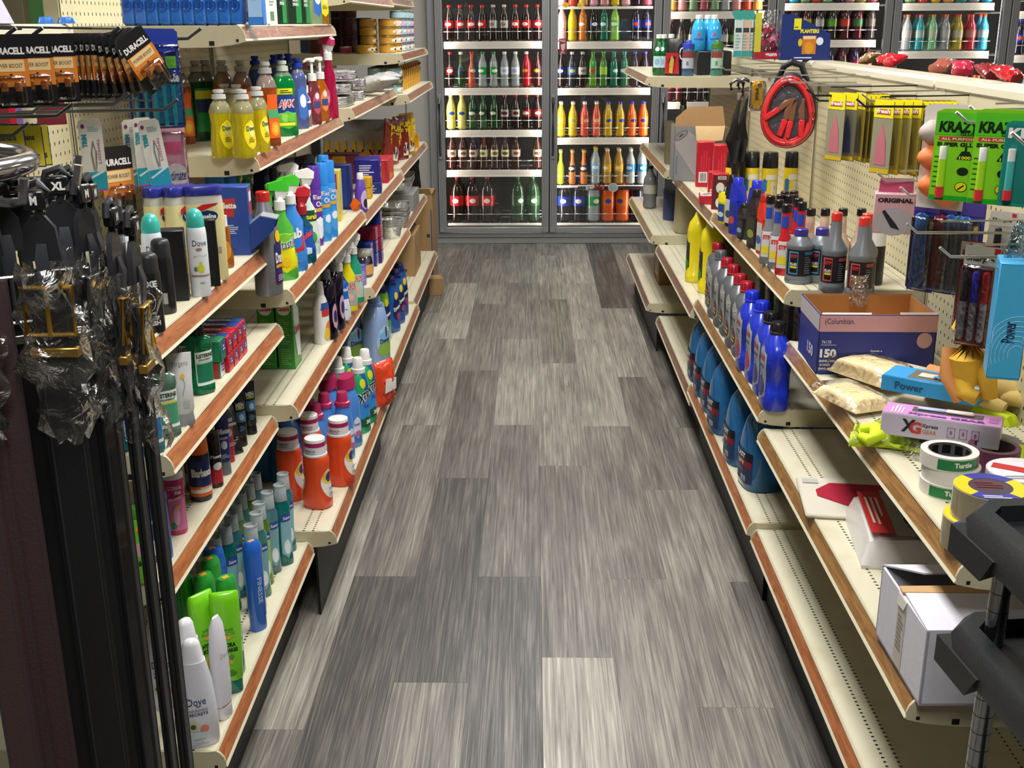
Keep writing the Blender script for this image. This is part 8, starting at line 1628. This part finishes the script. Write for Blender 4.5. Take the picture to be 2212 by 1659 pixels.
pg=ony(2085,790,2.02);put((glove3,),(pg.x+.01,2.02,pg.z-.005),RIGHT+1.1,'bright yellow work glove hanging crumpled against the pegboard','glove',s=1.25)
pg=ony(2100,870,1.93);
def glove2():
    r=root('work_glove');q=M();q.tube([(-.07,0,.03),(-.02,0,.04),(.03,0,.036),(.05,0,.03)],[.028,.036,.036,.026],GT,14,flat=.8)
    for y,dx,R_ in((-.030,.045,.012),(-.010,.066,.0135),(.012,.064,.0135),(.032,.045,.012)):q.tube([(.03,y*.8,.03),(.055,y,.032),(.045+dx,y*1.1,.020)],[R_*1.15,R_*1.1,R_*.8],GT,10)
    q.tube([(-.02,-.03,.03),(.01,-.055,.028),(.04,-.06,.022)],[.014,.013,.010],GT,10);q.obj('hand',r);c=M();c.tube([(-.10,0,.03),(-.068,0,.03)],[.034,.030],mat('#d0905a',.7),14,flat=.8);c.obj('cuff',r);return r
p=onz(2135,845,zs+.035);put((glove2,),(p.x,p.y,zs),-.6,'pale yellow work glove lying with fingers pointing right','glove',s=1.25)
# tape rolls
def taperoll(R,r0,h,side,inner,lab=0):
    r=root('tape_roll');q=M();n=40
    def ring(ra,rb,z0,z1,m_):
        V=[];[V.extend([(ra*math.cos(t),ra*math.sin(t),z0),(rb*math.cos(t),rb*math.sin(t),z1)])for t in[2*PI*i/n for i in range(n)]];q.add(V,[(2*i,2*((i+1)%n),2*((i+1)%n)+1,2*i+1)for i in range(n)],m_)
    ring(R,R,0,h,side);ring(r0,r0,h,0,inner);ring(R,r0+.0015,h,h,side if lab!=2 else inner);ring(r0+.0015,r0,h,h+.0006,inner);ring(R,r0,0,0,side);q.obj('tape',r)
    l=M();sc=[(0,R,R),(h,R,R)]
    if lab==1:
        for sg in(0,1,2):
            a0=-2.2+1.5*sg;V=[];m_=(mat('#1f7a44',.4),mat('#1c1f1e',.4),mat('#1f7a44',.4))[sg];l.loft([(h*.12,R+.0006),(h*.88,R+.0006)],m_,12,False,False,0,None,(a0,a0+1.5))
        for k in range(10):a=2*PI*k/10;l.loft([(h*.2,r0-.0006),(h*.85,r0-.0006)],BLACK,4,False,False,0,None,(a,a+.42))
        l.print(sc,'Turtle',.012,h*.55,.030,h*.38,mat('#e0e0d8',.4),.0014,bold=.05)
    if lab==2:
        n2=30;V=[];Z=h+.0012
        for k,(c,a0,a1)in enumerate((('#e0c82a',2.2,3.9),('#3a3f9a',3.9,5.4),('#e0c82a',5.4,6.9),('#3a3f9a',.62,2.2))):
            V=[];s_=10
            for i in range(s_+1):t=a0+(a1-a0)*i/s_;V+=[(R*.98*math.cos(t),R*.98*math.sin(t),Z),(R*.60*math.cos(t),R*.60*math.sin(t),Z)]
            l.add(V,[(2*i,2*i+2,2*i+3,2*i+1)for i in range(s_)],mat(c,.35))
        l.disc((0,0,Z-.0004),X_,Y_,R*1.22,R*1.22,mat('#4a3c4a',.4));l.lines((0,-R*.78,Z+.0006),X_,Y_,R*.8,R*.22,2,WHITE);l.lines((0,R*.1,Z+.0006),X_,Y_,R*.8,R*.5,3,mat('#7a2a34',.4))
    if lab==3:l.disc((0,0,h+.0008),X_,Y_,R*1.96,R*1.96,mat('#dcd8dc',.35));l.quad((0,0,h+.0014),(1,-.6,0),(.6,1,0),R*1.7,R*.4,mat('#b8242c',.35));l.disc((R*.4,R*.5,h+.0014),X_,Y_,R*.4,R*.3,mat('#3a4a9a',.4));l.lines((-R*.3,-R*.5,h+.0014),X_,Y_,R*.8,R*.3,2,mat('#8a8a9a',.5))
    if lab!=0:l.obj('label',r)
    return r
MT=mat('#dcd6cc',.5)
p=onz(2057,975,zs+.072);K1=(taperoll,.047,.034,.024,MT,mat('#5a5a58',.5),1)
for k in range(3):put(K1,(p.x+(.0,.003,-.002)[k],p.y-.0+.003*k,zs+.0245*k),(-.4,.5,-.1)[k],('white masking tape roll with green label, bottom of three','white masking tape roll with green label, middle of three','white masking tape roll with green label, top of three')[k],'tape roll','green-labelled tape rolls')
p=onz(2110,990,zs+.03);put((taperoll,.044,.034,.048,mat('#5a2a44',.4),mat('#3a2a34',.5),0),(p.x+.035,p.y+.015,zs),0,'plum coloured tape roll behind the white ones','tape roll')
CT=mat('#b8ae90',.12,trans=.45,coat=.5)
p=onz(2140,1050,zs+.098);K2=(taperoll,.053,.034,.048,CT,mat('#c8bc9a',.3),2)
for k in range(2):put(K2,(p.x-.010*(1-k),p.y,zs+.0485*k),-.3+.2*k,('clear packing tape roll with blue and yellow label, lower of two','clear packing tape roll with blue and yellow label, upper of two')[k],'tape roll','clear packing tape rolls')
p=onz(2185,1210,zs);put((taperoll,.053,.034,.048,mat('#c4b8a4',.12,trans=.45,coat=.5),mat('#d84a5a',.3),0),(p.x+.02,p.y+.03,zs),0,'clear tape roll with a pink core beside the cart','tape roll')
p=onz(2190,1030,zs+.05);put((taperoll,.060,.034,.048,mat('#c8c4c4',.3),mat('#c8bc9a',.3),3),(p.x+.03,p.y+.03,zs),0,'wide tape roll with a white, red and blue label','tape roll')
# ---- second near right shelf ----
z2=SH['S2'][1]
def plate():
    r=root('board');q=M();q.box(-.11,.11,-.075,.075,0,.008,mat('#cfc8b8',.5),.003);q.obj('board',r);l=M();l.add([(x,y,.0088)for x,y in((-.085,.02),(-.06,.05),(.10,.05),(.10,-.045),(.0,-.045),(-.03,-.05),(-.085,-.005))],[tuple(range(7))],mat('#a81c38',.4),False);l.quad((-.09,.055,.0092),X_,Y_,.025,.018,mat('#b8b8b4',.3));l.obj('red_panel',r);return r
p=onz(1835,1085,z2);put((plate,),(p.x+.05,p.y,z2),-.12,'cream board with a dark red panel lying on the shelf','board',s=1.4)
def sack():
    r=slab('food_sack',.17,.27,.060,mat('#d4d0cc',.4,coat=.2),7,False);l=M();z=.066
    l.quad((-.045,-.01,z),X_,Y_,.045,.20,mat('#b82a2c',.4));l.quad((.022,-.01,z+.0003),X_,Y_,.088,.22,mat('#8a8884',.4));l.word('Durangos',(.024,-.01,z+.0009),(0,-1,0),X_,.20,.065,mat('#16161a',.4),.06);l.lines((-.045,-.01,z+.0008),(0,-1,0),X_,.14,.03,3,mat('#e0c8b8',.5));l.disc((.012,.01,z+.0012),X_,Y_,.02,.022,mat('#d8942a',.4));l.obj('printing',r);return r
a_,b_=onz(1868,1120,z2),onz(1930,1290,z2)
put((sack,),(a_.x+.030,(a_.y+b_.y)/2+.065,z2),math.atan2(b_.x-a_.x,a_.y-b_.y),'white sack with red panel and black lettering lying behind the carton','sack')
def whitebox():
    r=root('white_carton');w,d,h=.30,.215,.128;q=M();Wm=mat('#dcdae4',.5,bump=.1);t=.004
    for x0,x1,y0,y1 in((-w/2,w/2,-d/2,-d/2+t),(-w/2,w/2,d/2-t,d/2),(-w/2,-w/2+t,-d/2,d/2),(w/2-t,w/2,-d/2,d/2)):q.box(x0,x1,y0,y1,0,h,Wm)
    q.box(-w/2,w/2,-d/2,d/2,0,t,Wm);q.box(-w/2+t,w/2-t,-d/2+t,d/2-t,t,.05,mat('#2a2422',.7));q.obj('carton',r)
    f=M();f.hull([(x,y,z)for x,y,z in((-w/2,-d/2,h),(w/2,-d/2,h),(-w/2+.004,0.005,h+.002),(w/2,.005,h+.001),(-w/2,-d/2,h+.003),(w/2,-d/2,h+.003),(-w/2+.004,.005,h+.005))],Wm);f.hull([(-w/2+.0,.005,h+.0025),(w/2,.005,h+.001),(-w/2+.002,.030,h+.004),(w/2,.030,h+.003),(-w/2,.006,h+.006),(w/2,.029,h+.006)],mat('#c8a070',.6));f.obj('front_flap',r)
    g=M();g.hull([(-w/2,d/2,h),(w/2,d/2,h),(-w/2+.05,d/2-.055,h+.012),(w/2,d/2-.055,h+.012),(-w/2,d/2,h+.003),(-w/2+.05,d/2-.055,h+.015)],Wm);g.obj('back_flap',r)
    l=M();l.quad((-w/2-.0006,.0,h*.45),(0,-1,0),Z_,.035,h*.84,mat('#c8c2b4',.4));l.lines((-w/2-.0012,0,h*.5),(0,-1,0),Z_,.026,h*.5,8,mat('#8a8680',.5));l.hull([(-w/2-.0008,-.018,h*.99),(-w/2-.0008,.02,h*.99),(-w/2-.003,.018,h*.84),(-w/2-.003,-.012,h*.86),(-w/2+.03,0,h+.004)],mat('#dcd8cc',.3));l.obj('tape',r);return r
p=onz(1972,1533,z2);p2=onz(1880,1375,z2)
ang=math.atan2(p2.x-p.x,p2.y-p.y)*-1
put((whitebox,),Vector((p.x,p.y,z2))+Matrix.Rotation(ang,3,'Z')@Vector((.15+.012,.1075+.01,0)),ang,'open white cardboard carton with taped flap on the shelf','carton')
# ---- utility cart ----
def cart():
    r=root('utility_cart');PB_=mat('#232528',.42,bump=.15,bs=300);w,d=.42,.70
    def tray(z,h):
        q=M();c=.035;out=[(c,0),(w-c,0),(w,-c),(w,-d+c),(w-c,-d),(c,-d),(0,-d+c),(0,-c)];ti=.030;inn=[(c+.012,-ti),(w-c-.012,-ti),(w-ti,-c-.012),(w-ti,-d+c+.012),(w-c-.012,-d+ti),(c+.012,-d+ti),(ti,-d+c+.012),(ti,-c-.012)]
        n=8;V=[(x+.006*(1 if x<w/2 else-1),y+.006*(1 if y<-d/2 else-1),z-h)for x,y in out]+[(x,y,z-.012)for x,y in out]+[(x+.008*(1 if x<w/2 else-1),y-.008*(1 if y>-d/2 else-1),z)for x,y in out]+[(x,y,z)for x,y in inn]+[(x,y,z-.022)for x,y in inn]
        F=[(i+k*n,(i+1)%n+k*n,(i+1)%n+(k+1)*n,i+(k+1)*n)for k in range(4)for i in range(n)]+[tuple(range(4*n,5*n)),tuple(range(n))[::-1]];q.add(V,F,PB_,False)
        q.hull([(.0,-.0,z-h-.018),(.085,0,z-h-.018),(.0,-.085,z-h-.018),(0,0,z-h+.02),(.11,0,z-h+.02),(0,-.11,z-h+.02),(.085,-.085,z-h+.01),(.06,-.06,z-h-.018)],PB_)
        for k in range(3):q.box(.05,w-.05,-.20-.17*k-.004,-.20-.17*k,z-.0225,z-.017,PB_)
        q.obj('tray',r)
    tray(.925,.055);tray(.765,.055);tray(.28,.055)
    CH_=mat('#a8abae',.16,.95)
    for x,y in((.050,-.050),(w-.05,-.05),(.05,-d+.05),(w-.05,-d+.05)):
        p_=M();p_.tube([(x,y,.06),(x,y,.90)],.0127,CH_,20)
        for k in range(32):z=.08+.0254*k;p_.loft([(z,.01285),(z+.0012,.01285)],mat('#4a4c4e',.4,.5),20,False,False,0,Matrix.Translation((x,y,0)))
        p_.obj('post',r)
        k_=M();k_.tube([(x-.012,y,.035),(x+.012,y,.035)],.035,mat('#1a1a1c',.5),18);k_.obj('caster',r)
    return r
put((cart,),(.533,1.315,0),.10,'black utility cart with grooved chrome posts at the right edge','cart')
# ================= goods hanging on the near left pegboard =================
LX=GA[0]+.002;GH=mat('#55565a',.35,.6)
def lhook(Ln,m_=GH):
    r=root('peg_hook');q=M();q.tube([(0,0,0),(Ln-.03,0,.004),(Ln,0,.024)],.0034,m_,8);q.tube([(0,0,.028),(Ln*.85,0,.022)],.0022,m_,6);q.box(-.001,.002,-.012,.012,-.006,.034,m_);q.obj('wire',r);return r
def lh(y,z,Ln,lab):put((lhook,Ln),(LX,y,z),0,lab,'hook','wire hooks on the near left pegboard')
def dbat(l,w,h):
    y=-.0012;l.quad((0,y,-h*.52),X_,Z_,w*.99,h*.38,mat('#d8802c',.35));l.quad((0,y-.0004,-h*.42),X_,Z_,w*.8,h*.16,mat('#e8c890',.35));l.word('DURACELL',(0,y-.0008,-h*.22),X_,Z_,w*.88,h*.10,mat('#e8e4e0',.35),.05);l.word('POWER BOOST',(0,y-.0010,-h*.42),X_,Z_,w*.72,h*.055,mat('#3a2c20',.4),.0);l.quad((w*.05,y-.001,-h*.54),X_,Z_,w*.06,h*.02,BLACK)
    for x in(-.013,.013):T=Matrix.Translation((x,-.010,-h*.97));l.loft([(0,.0068),(.028,.0070)],mat('#1c1a1a',.3),12,T=T);l.loft([(.028,.0070),(.044,.0070),(.046,.005)],mat('#b8703a',.3,.4),12,T=T)
KBT=(card,.076,.138,mat('#18171a',.35),dbat,.0012,'battery_pack',(.052,.006,.062,.020))
zb=1.488
p1,p2_,p3_,p4_=ony(15,83,1.86),ony(58,78,1.93),ony(112,70,2.0),None
for y,Ln,lab in((1.82,.22,'grey wire hook of the battery pack cut by the frame edge'),(1.90,.23,'grey wire hook of the second battery pack'),(1.98,.24,'grey wire hook of the third battery pack'),(2.10,.33,'grey wire hook holding the long row of battery packs')):lh(y,zb-.014,Ln,lab)
for(px,y,lab)in((8,1.84,'orange and black battery pack cut by the left edge of the picture'),(66,1.90,'orange and black battery pack lettered DURACELL, second from the left'),(118,1.98,'orange and black battery pack lettered DURACELL, third from the left')):
    q=ony(px,80,y);put(KBT,(q.x,y,zb),.62,lab,'battery pack','battery packs',s=.82)
    for k in range(3):put(KBT,(q.x-.022*(k+1),y+.004,zb),.9+.1*k,lab.replace('orange and black','shaded')+f', {ORD[k+1]} one back','battery pack','battery packs',s=.82)
for i in range(11):
    q=ony(150+12.5*i,70,2.10);tl=(0,0)if i<6 else(0,-.10*(i-5))
    put(KBT,(q.x,2.10,zb),1.32 if i<10 else .85,f'battery pack in the long receding row, {ORD[i]} from the pegboard','battery pack','battery packs',s=.82,tilt=(0,-.11*max(0,i-5)))
def dtrim(l,w,h):
    y=-.0010;l.word('TRIM',(-w*.30,y-.0004,-h*.30),(0,0,1),(-1,0,0),h*.18,w*.22,mat('#1f8a9a',.4),.06);l.disc((-w*.32,y,-h*.10),X_,Z_,w*.16,h*.06,mat('#7a2a6a',.4));l.lines((w*.12,y,-h*.14),X_,Z_,w*.5,h*.08,3,mat('#8ab0b8',.4));l.quad((0,y-.0002,-h*.86),X_,Z_,w*.98,h*.26,mat('#2a9aa8',.4));l.quad((0,y-.0004,-h*.985),X_,Z_,w*.98,h*.02,mat('#a84aa0',.4));l.quad((0,y-.0005,-h*.78),(1,0,.5),(-.5,0,1),w*.9,h*.03,mat('#c8e4e8',.4));l.word('tweezers',(w*.28,y-.0004,-h*.45),(0,0,-1),X_,h*.34,w*.14,mat('#a83a6a',.4),0)
    for s_ in(-1,1):l.tube([(.002,-.006,-h*.30),(.002+s_*.004,-.010,-h*.45),(.002+s_*.0015,-.007,-h*.68)],.0016,mat('#c8ccd0',.2,.9),6)
KTR=(card,.042,.135,mat('#d8d4c8',.4),dtrim,.0012,'tweezer_card')
lh(2.30,1.335,.36,'dark wire hook of the front tweezer cards');lh(2.14,1.34,.16,'dark wire hook of the rear tweezer card');lh(2.02,1.345,.26,'empty grey wire hook above the yellow cards');lh(2.08,1.36,.34,'long empty grey wire hook');lh(1.92,1.32,.22,'grey wire hook of the yellow sunscreen cards')
for i,(px,py,y,rz)in enumerate(((283,258,2.27,.8),(305,254,2.27,.8),(318,258,2.25,.55))):q=ony(px,py,y);put(KTR,(q.x,y,q.z),rz,f'tweezer card lettered TRIM in the front bundle, {ORD[i]} from the left','tweezer card','tweezer cards',tilt=(0,-.12 if i==2 else 0))
q=ony(192,257,2.14);put(KTR,(q.x,2.14,q.z),.35,'tweezer card lettered TRIM hanging close to the pegboard','tweezer card')
def dban(l,w,h):y=-.001;l.quad((0,y,-h*.5),X_,Z_,w*.94,h*.94,mat('#e0d430',.35));l.word('Banana',(0,y-.0006,-h*.30),X_,Z_,w*.5,h*.14,mat('#2a3a5a',.4),.02);l.word('FACES',(w*.1,y-.0006,-h*.75),X_,Z_,w*.5,h*.12,mat('#2a2a2a',.4),.04)
for i,px in enumerate((12,52,70)):q=ony(px,268,1.93+.05*i);put((card,.055,.075,mat('#3a2f9a',.35),dban,.001,'sunscreen_card'),(q.x,1.93+.05*i,q.z),.35+.5*(i==2),('yellow sunscreen card at the left picture edge','yellow sunscreen card lettered Banana and FACES','blue-backed sunscreen card edge')[i],'sunscreen card')
def draz(l,w,h):
    y=-.014;l.quad((0,y+.01,-h*.14),X_,Z_,w*.9,h*.18,mat('#23389a',.35));l.quad((0,y+.009,-h*.74),X_,Z_,w*.9,h*.42,mat('#1c6a9a',.35));l.word('Gillette',(w*.05,y,-h*.48),X_,Z_,w*.7,h*.10,WHITE,.04);l.quad((0,y+.002,-h*.42),X_,Z_,w*.84,h*.18,mat('#2a3f9a',.35));l.quad((w*.2,y-.0004,-h*.33),X_,Z_,w*.3,h*.12,mat('#6ab83a',.35))
    for x in(-.022,-.004,.014):l.loft([(-h*.97,.004),(-h*.9,.0055),(-h*.6,.005),(-h*.56,.007)],mat('#1f9aa8',.3),10,T=Matrix.Translation((x,-.008,0)))
KRZ=(card,.07,.20,mat('#2a3c94',.35),draz,.001,'razor_pack',(.066,.004,.17,.022))
lh(2.44,1.47,.38,'wire hook carrying the blue razor packs')
for i,(px,y)in enumerate(((297,2.42),(322,2.42),(344,2.40))):q=ony(px,62,y);put(KRZ,(q.x,y,q.z),.8-.15*i,f'blue and teal razor pack, {ORD[i]} from the left','razor pack','razor packs')
def dint(l,w,h):y=-.010;l.quad((0,y+.008,-h*.35),X_,Z_,w*.9,h*.6,mat('#d8a0b4',.35));l.quad((0,y,-h*.42),X_,Z_,w*.6,h*.12,mat('#d85a8a',.3));l.disc((w*.05,y-.001,-h*.72),X_,Z_,w*.8,h*.26,mat('#e8e0e8',.35));l.word('Intimate',(w*.05,y-.0018,-h*.72),X_,Z_,w*.66,h*.11,mat('#3a4aa8',.4),.02,.2);l.disc((0,y-.001,-h*.92),X_,Z_,w*.4,h*.12,mat('#5aa04a',.4))
q=ony(362,232,2.46);put((card,.062,.20,mat('#d8a8b8',.35),dint,.002,'razor_pack',(.058,.006,.15,.02)),(q.x,2.46,q.z),.5,'pink pack lettered Intimate beside the orange dish soap','razor pack')
q=ony(250,185,2.30);put((card,.06,.12,mat('#6a1c28',.4),lambda l,w,h:l.quad((0,-.001,-h*.4),X_,Z_,w*.8,h*.6,mat('#8a2436',.4)),.004,'red_pack'),(LX+.05,2.42,1.42),.7,'dark red hanging pack behind the battery row','pack')
for i,(px,c,lab)in enumerate(((172,'#7a2430','dull red toothbrush pack against the pegboard'),(192,'#c81c2c','bright red toothbrush pack against the pegboard'),(205,'#8a7ac8','violet toothbrush pack against the pegboard'))):
    q=ony(px,190,2.22+.02*i);put((card,.022,.14,mat(c,.35),lambda l,w,h:l.word('Colgate',(0,-.0015,-h*.5),(0,0,1),(-1,0,0),h*.5,w*.4,WHITE,.03),.006,'toothbrush_pack'),(LX+.03,2.24+.03*i,1.42),.6,lab,'toothbrush pack')
q=ony(272,318,2.20);put(KBT,(q.x-.03,2.22,q.z),1.0,'battery pack hanging lower, half hidden by the tweezer cards','battery pack')
put((slab,'soap_sample',.035,.02,.014,mat('#3a7ad0',.3,coat=.5),31,False),(LX+.005,2.56,1.506),.6,'small blue wrapped item on top of the near left unit, left of two','soap');put((slab,'soap_sample',.035,.02,.014,mat('#3a7ad0',.3,coat=.5),31,False),(LX+.03,2.61,1.506),.6,'small blue wrapped item on top of the near left unit, right of two','soap')
t=M();t.hull([(-.06,-.04,0),(.05,-.04,0),(-.06,.04,0),(.05,.04,0),(-.06,-.03,.04),(.035,-.03,.045),(-.06,.03,.04),(.035,.03,.045)],mat('#b8b0c8',.5));o=t.obj('white_plastic_lid');q=ony(20,55,2.22);o.location=(-1.09,2.30,1.506);tagp(o,'pale lilac plastic lid on top of the near left unit','lid')

# ================= belt rack in the left foreground =================
CHR=mat('#c4c2c8',.14,.95);LEA=mat('#17171a',.5,coat=.15,bump=.15,bs=300);BRN=mat('#4a3638',.5,coat=.1,bump=.15,bs=300);HNG=mat('#25262a',.42,coat=.2)
RC=(-.70,1.16,0)
def rack_():
    r=root('belt_rack');q=M();q.tube([(0,0,.02),(0,0,1.42)],.016,CHR,16);q.obj('pole',r)
    q=M();q.loft([(0,.22),(.012,.22),(.03,.05),(.05,.02)],mat('#1c1c1e',.4),32);q.obj('base',r)
    q=M();q.tube([(.165*math.cos(t),.165*math.sin(t),1.362)for t in[2*PI*i/48 for i in range(48)]],.0115,CHR,14,True);q.obj('top_ring',r)
    for a in(-.9,-.35,.15,.6,1.2,2.2,3.6):
        q=M();c,s_=math.cos(a),math.sin(a);q.tube([(0,0,1.335),(.20*c,.20*s_,1.335),(.215*c,.215*s_,1.338),(.22*c,.22*s_,1.36)],.005,CHR,8);q.obj('arm',r)
    return r
put((rack_,),RC,0,'chrome belt rack with a thick top ring in the left foreground','display rack')
def belt(w,Ln,lm,bag,gold,tag_='M'):
    r=root('belt');q=M();t=.0035
    for k,sx in enumerate((0,.005)):q.hull([(x,y+sx,z)for x in(-w/2,w/2)for y in(-t/2,t/2)for z in(-Ln+.02*k,-.085)],lm)
    for x in(-w/2+.0025,w/2-.0025):
        q.box(x-.0004,x+.0004,-t/2-.0004,-t/2,-Ln+.01,-.095,mat('#3a3b40',.5))
    q.obj('strap',r)
    h=M();h.hull([(x*k,y,z)for y in(-.003,.003)for x in(-1,1)for k,z in((.019,-.058),(.016,-.024),(.007,-.012))],HNG)
    h.tube([(0,0,-.014),(.004,0,.0),(.012,0,.012),(.004,0,.022),(-.010,0,.018),(-.014,0,.004)],.0042,HNG,8);h.hull([(-.006,-.005,-.090),(.008,-.005,-.090),(-.006,-.009,-.056),(.008,-.009,-.056),(.006,-.004,-.040),(-.004,-.004,-.040)],mat('#3a3c42',.35));h.obj('hanger',r)
    g=M();g.box(-.011,.011,-.007,.005,-.006,.014,BLACK,.002);g.word(tag_,(0,-.0076,.004),X_,Z_,.007*len(tag_),.009,WHITE,.05);g.obj('size_tag',r)
    if gold is not None:
        b=M();mt=mat('#e8b850',.28,.9)if gold else mat('#b4b6ba',.2,.95);W2=w/2+.006
        b.tube([(-W2,-.006,-.135),(W2,-.006,-.135),(W2,-.006,-.085),(-W2,-.006,-.085)],.0035,mt,8,True);b.tube([(0,-.009,-.085),(0,-.009,-.135)],.0026,mt,8);b.box(-W2,W2,-.006,.004,-.160,-.150,mt,.001);b.obj('buckle',r)
    if bag:
        f=M();V=[];n,mm=14,12;rr=random.Random(bag)
        for j in range(mm+1):
            z=-.062-.19*j/mm;wj=w*(.62+.30*math.sin(j*1.9+bag)*.35+.25*math.sin(PI*j/mm));dj=.012+.008*math.sin(j*1.3)
            for i in range(n):a=2*PI*i/n;k=1+.28*rr.uniform(-1,1);V.append((wj*math.cos(a)*k,dj*math.sin(a)*k-.003,z+.006*rr.uniform(-1,1)))
        f.add(V,[(j*n+i,j*n+(i+1)%n,(j+1)*n+(i+1)%n,(j+1)*n+i)for j in range(mm)for i in range(n)],film((1,1,1),.10,.22,.6,24));f.obj('plastic_sleeve',r)
    return r
B=[
    (-6,1.06,.1,.034,BRN,3,True,'XL',1.335,'dark reddish brown belt at the left picture edge'),
    (28,1.10,.15,.030,BRN,4,None,'L',1.335,'dark reddish brown belt, second from the left edge'),
    (80,1.12,.1,.030,BRN,0,None,'XL',1.335,'brown belt with a lighter sheen left of the gold-buckled one'),
    (52,1.22,.3,.034,LEA,0,None,'L',1.325,'black belt behind the brown belts'),
    (122,1.17,.5,.032,LEA,0,False,'L',1.33,'black belt directly behind the gold-buckled belt'),
    (192,1.12,.08,.038,LEA,7,True,'M',1.33,'wide black belt with a gold buckle in clear plastic'),
    (158,1.20,.2,.032,LEA,0,None,'XL',1.33,'black belt left behind the wide gold-buckled belt'),
    (238,1.19,.4,.028,LEA,9,False,'XL',1.335,'black belt right of the wide gold-buckled belt'),
    (256,1.23,.9,.028,LEA,11,None,'M',1.33,'black belt turned nearly edge-on, first of the narrow pair'),
    (280,1.20,1.4,.028,LEA,13,False,'M',1.325,'black belt with its sleeve hanging low beside the axe sprays'),
    (296,1.24,1.6,.024,LEA,0,None,'M',1.32,'black belt edge-on before the deodorants'),
    (212,1.27,.2,.034,LEA,0,None,'L',1.31,'black belt filling the middle of the dense group'),
    (104,1.27,.2,.034,LEA,0,None,'L',1.31,'black belt in the rear of the left group'),
    (4,1.25,.2,.036,LEA,0,None,'L',1.31,'black belt far left in the rear'),
    (332,1.20,1.62,.020,LEA,17,True,'M',1.30,'narrow black belt standing apart, left of the last two'),
    (350,1.24,1.9,.014,LEA,0,None,'M',1.29,'very thin edge-on black belt between the last two'),
    (370,1.20,1.62,.020,LEA,19,True,'M',1.29,'narrow black belt, rightmost of all')]
for i,(px,Y,rz,w,lm,bag,gold,tg,z,lab)in enumerate(B):
    q=ony(px,1280,Y);put((belt,w,1.14,lm,bag,gold,tg),(q.x,Y,z),rz,lab,'belt','belts on the rack')
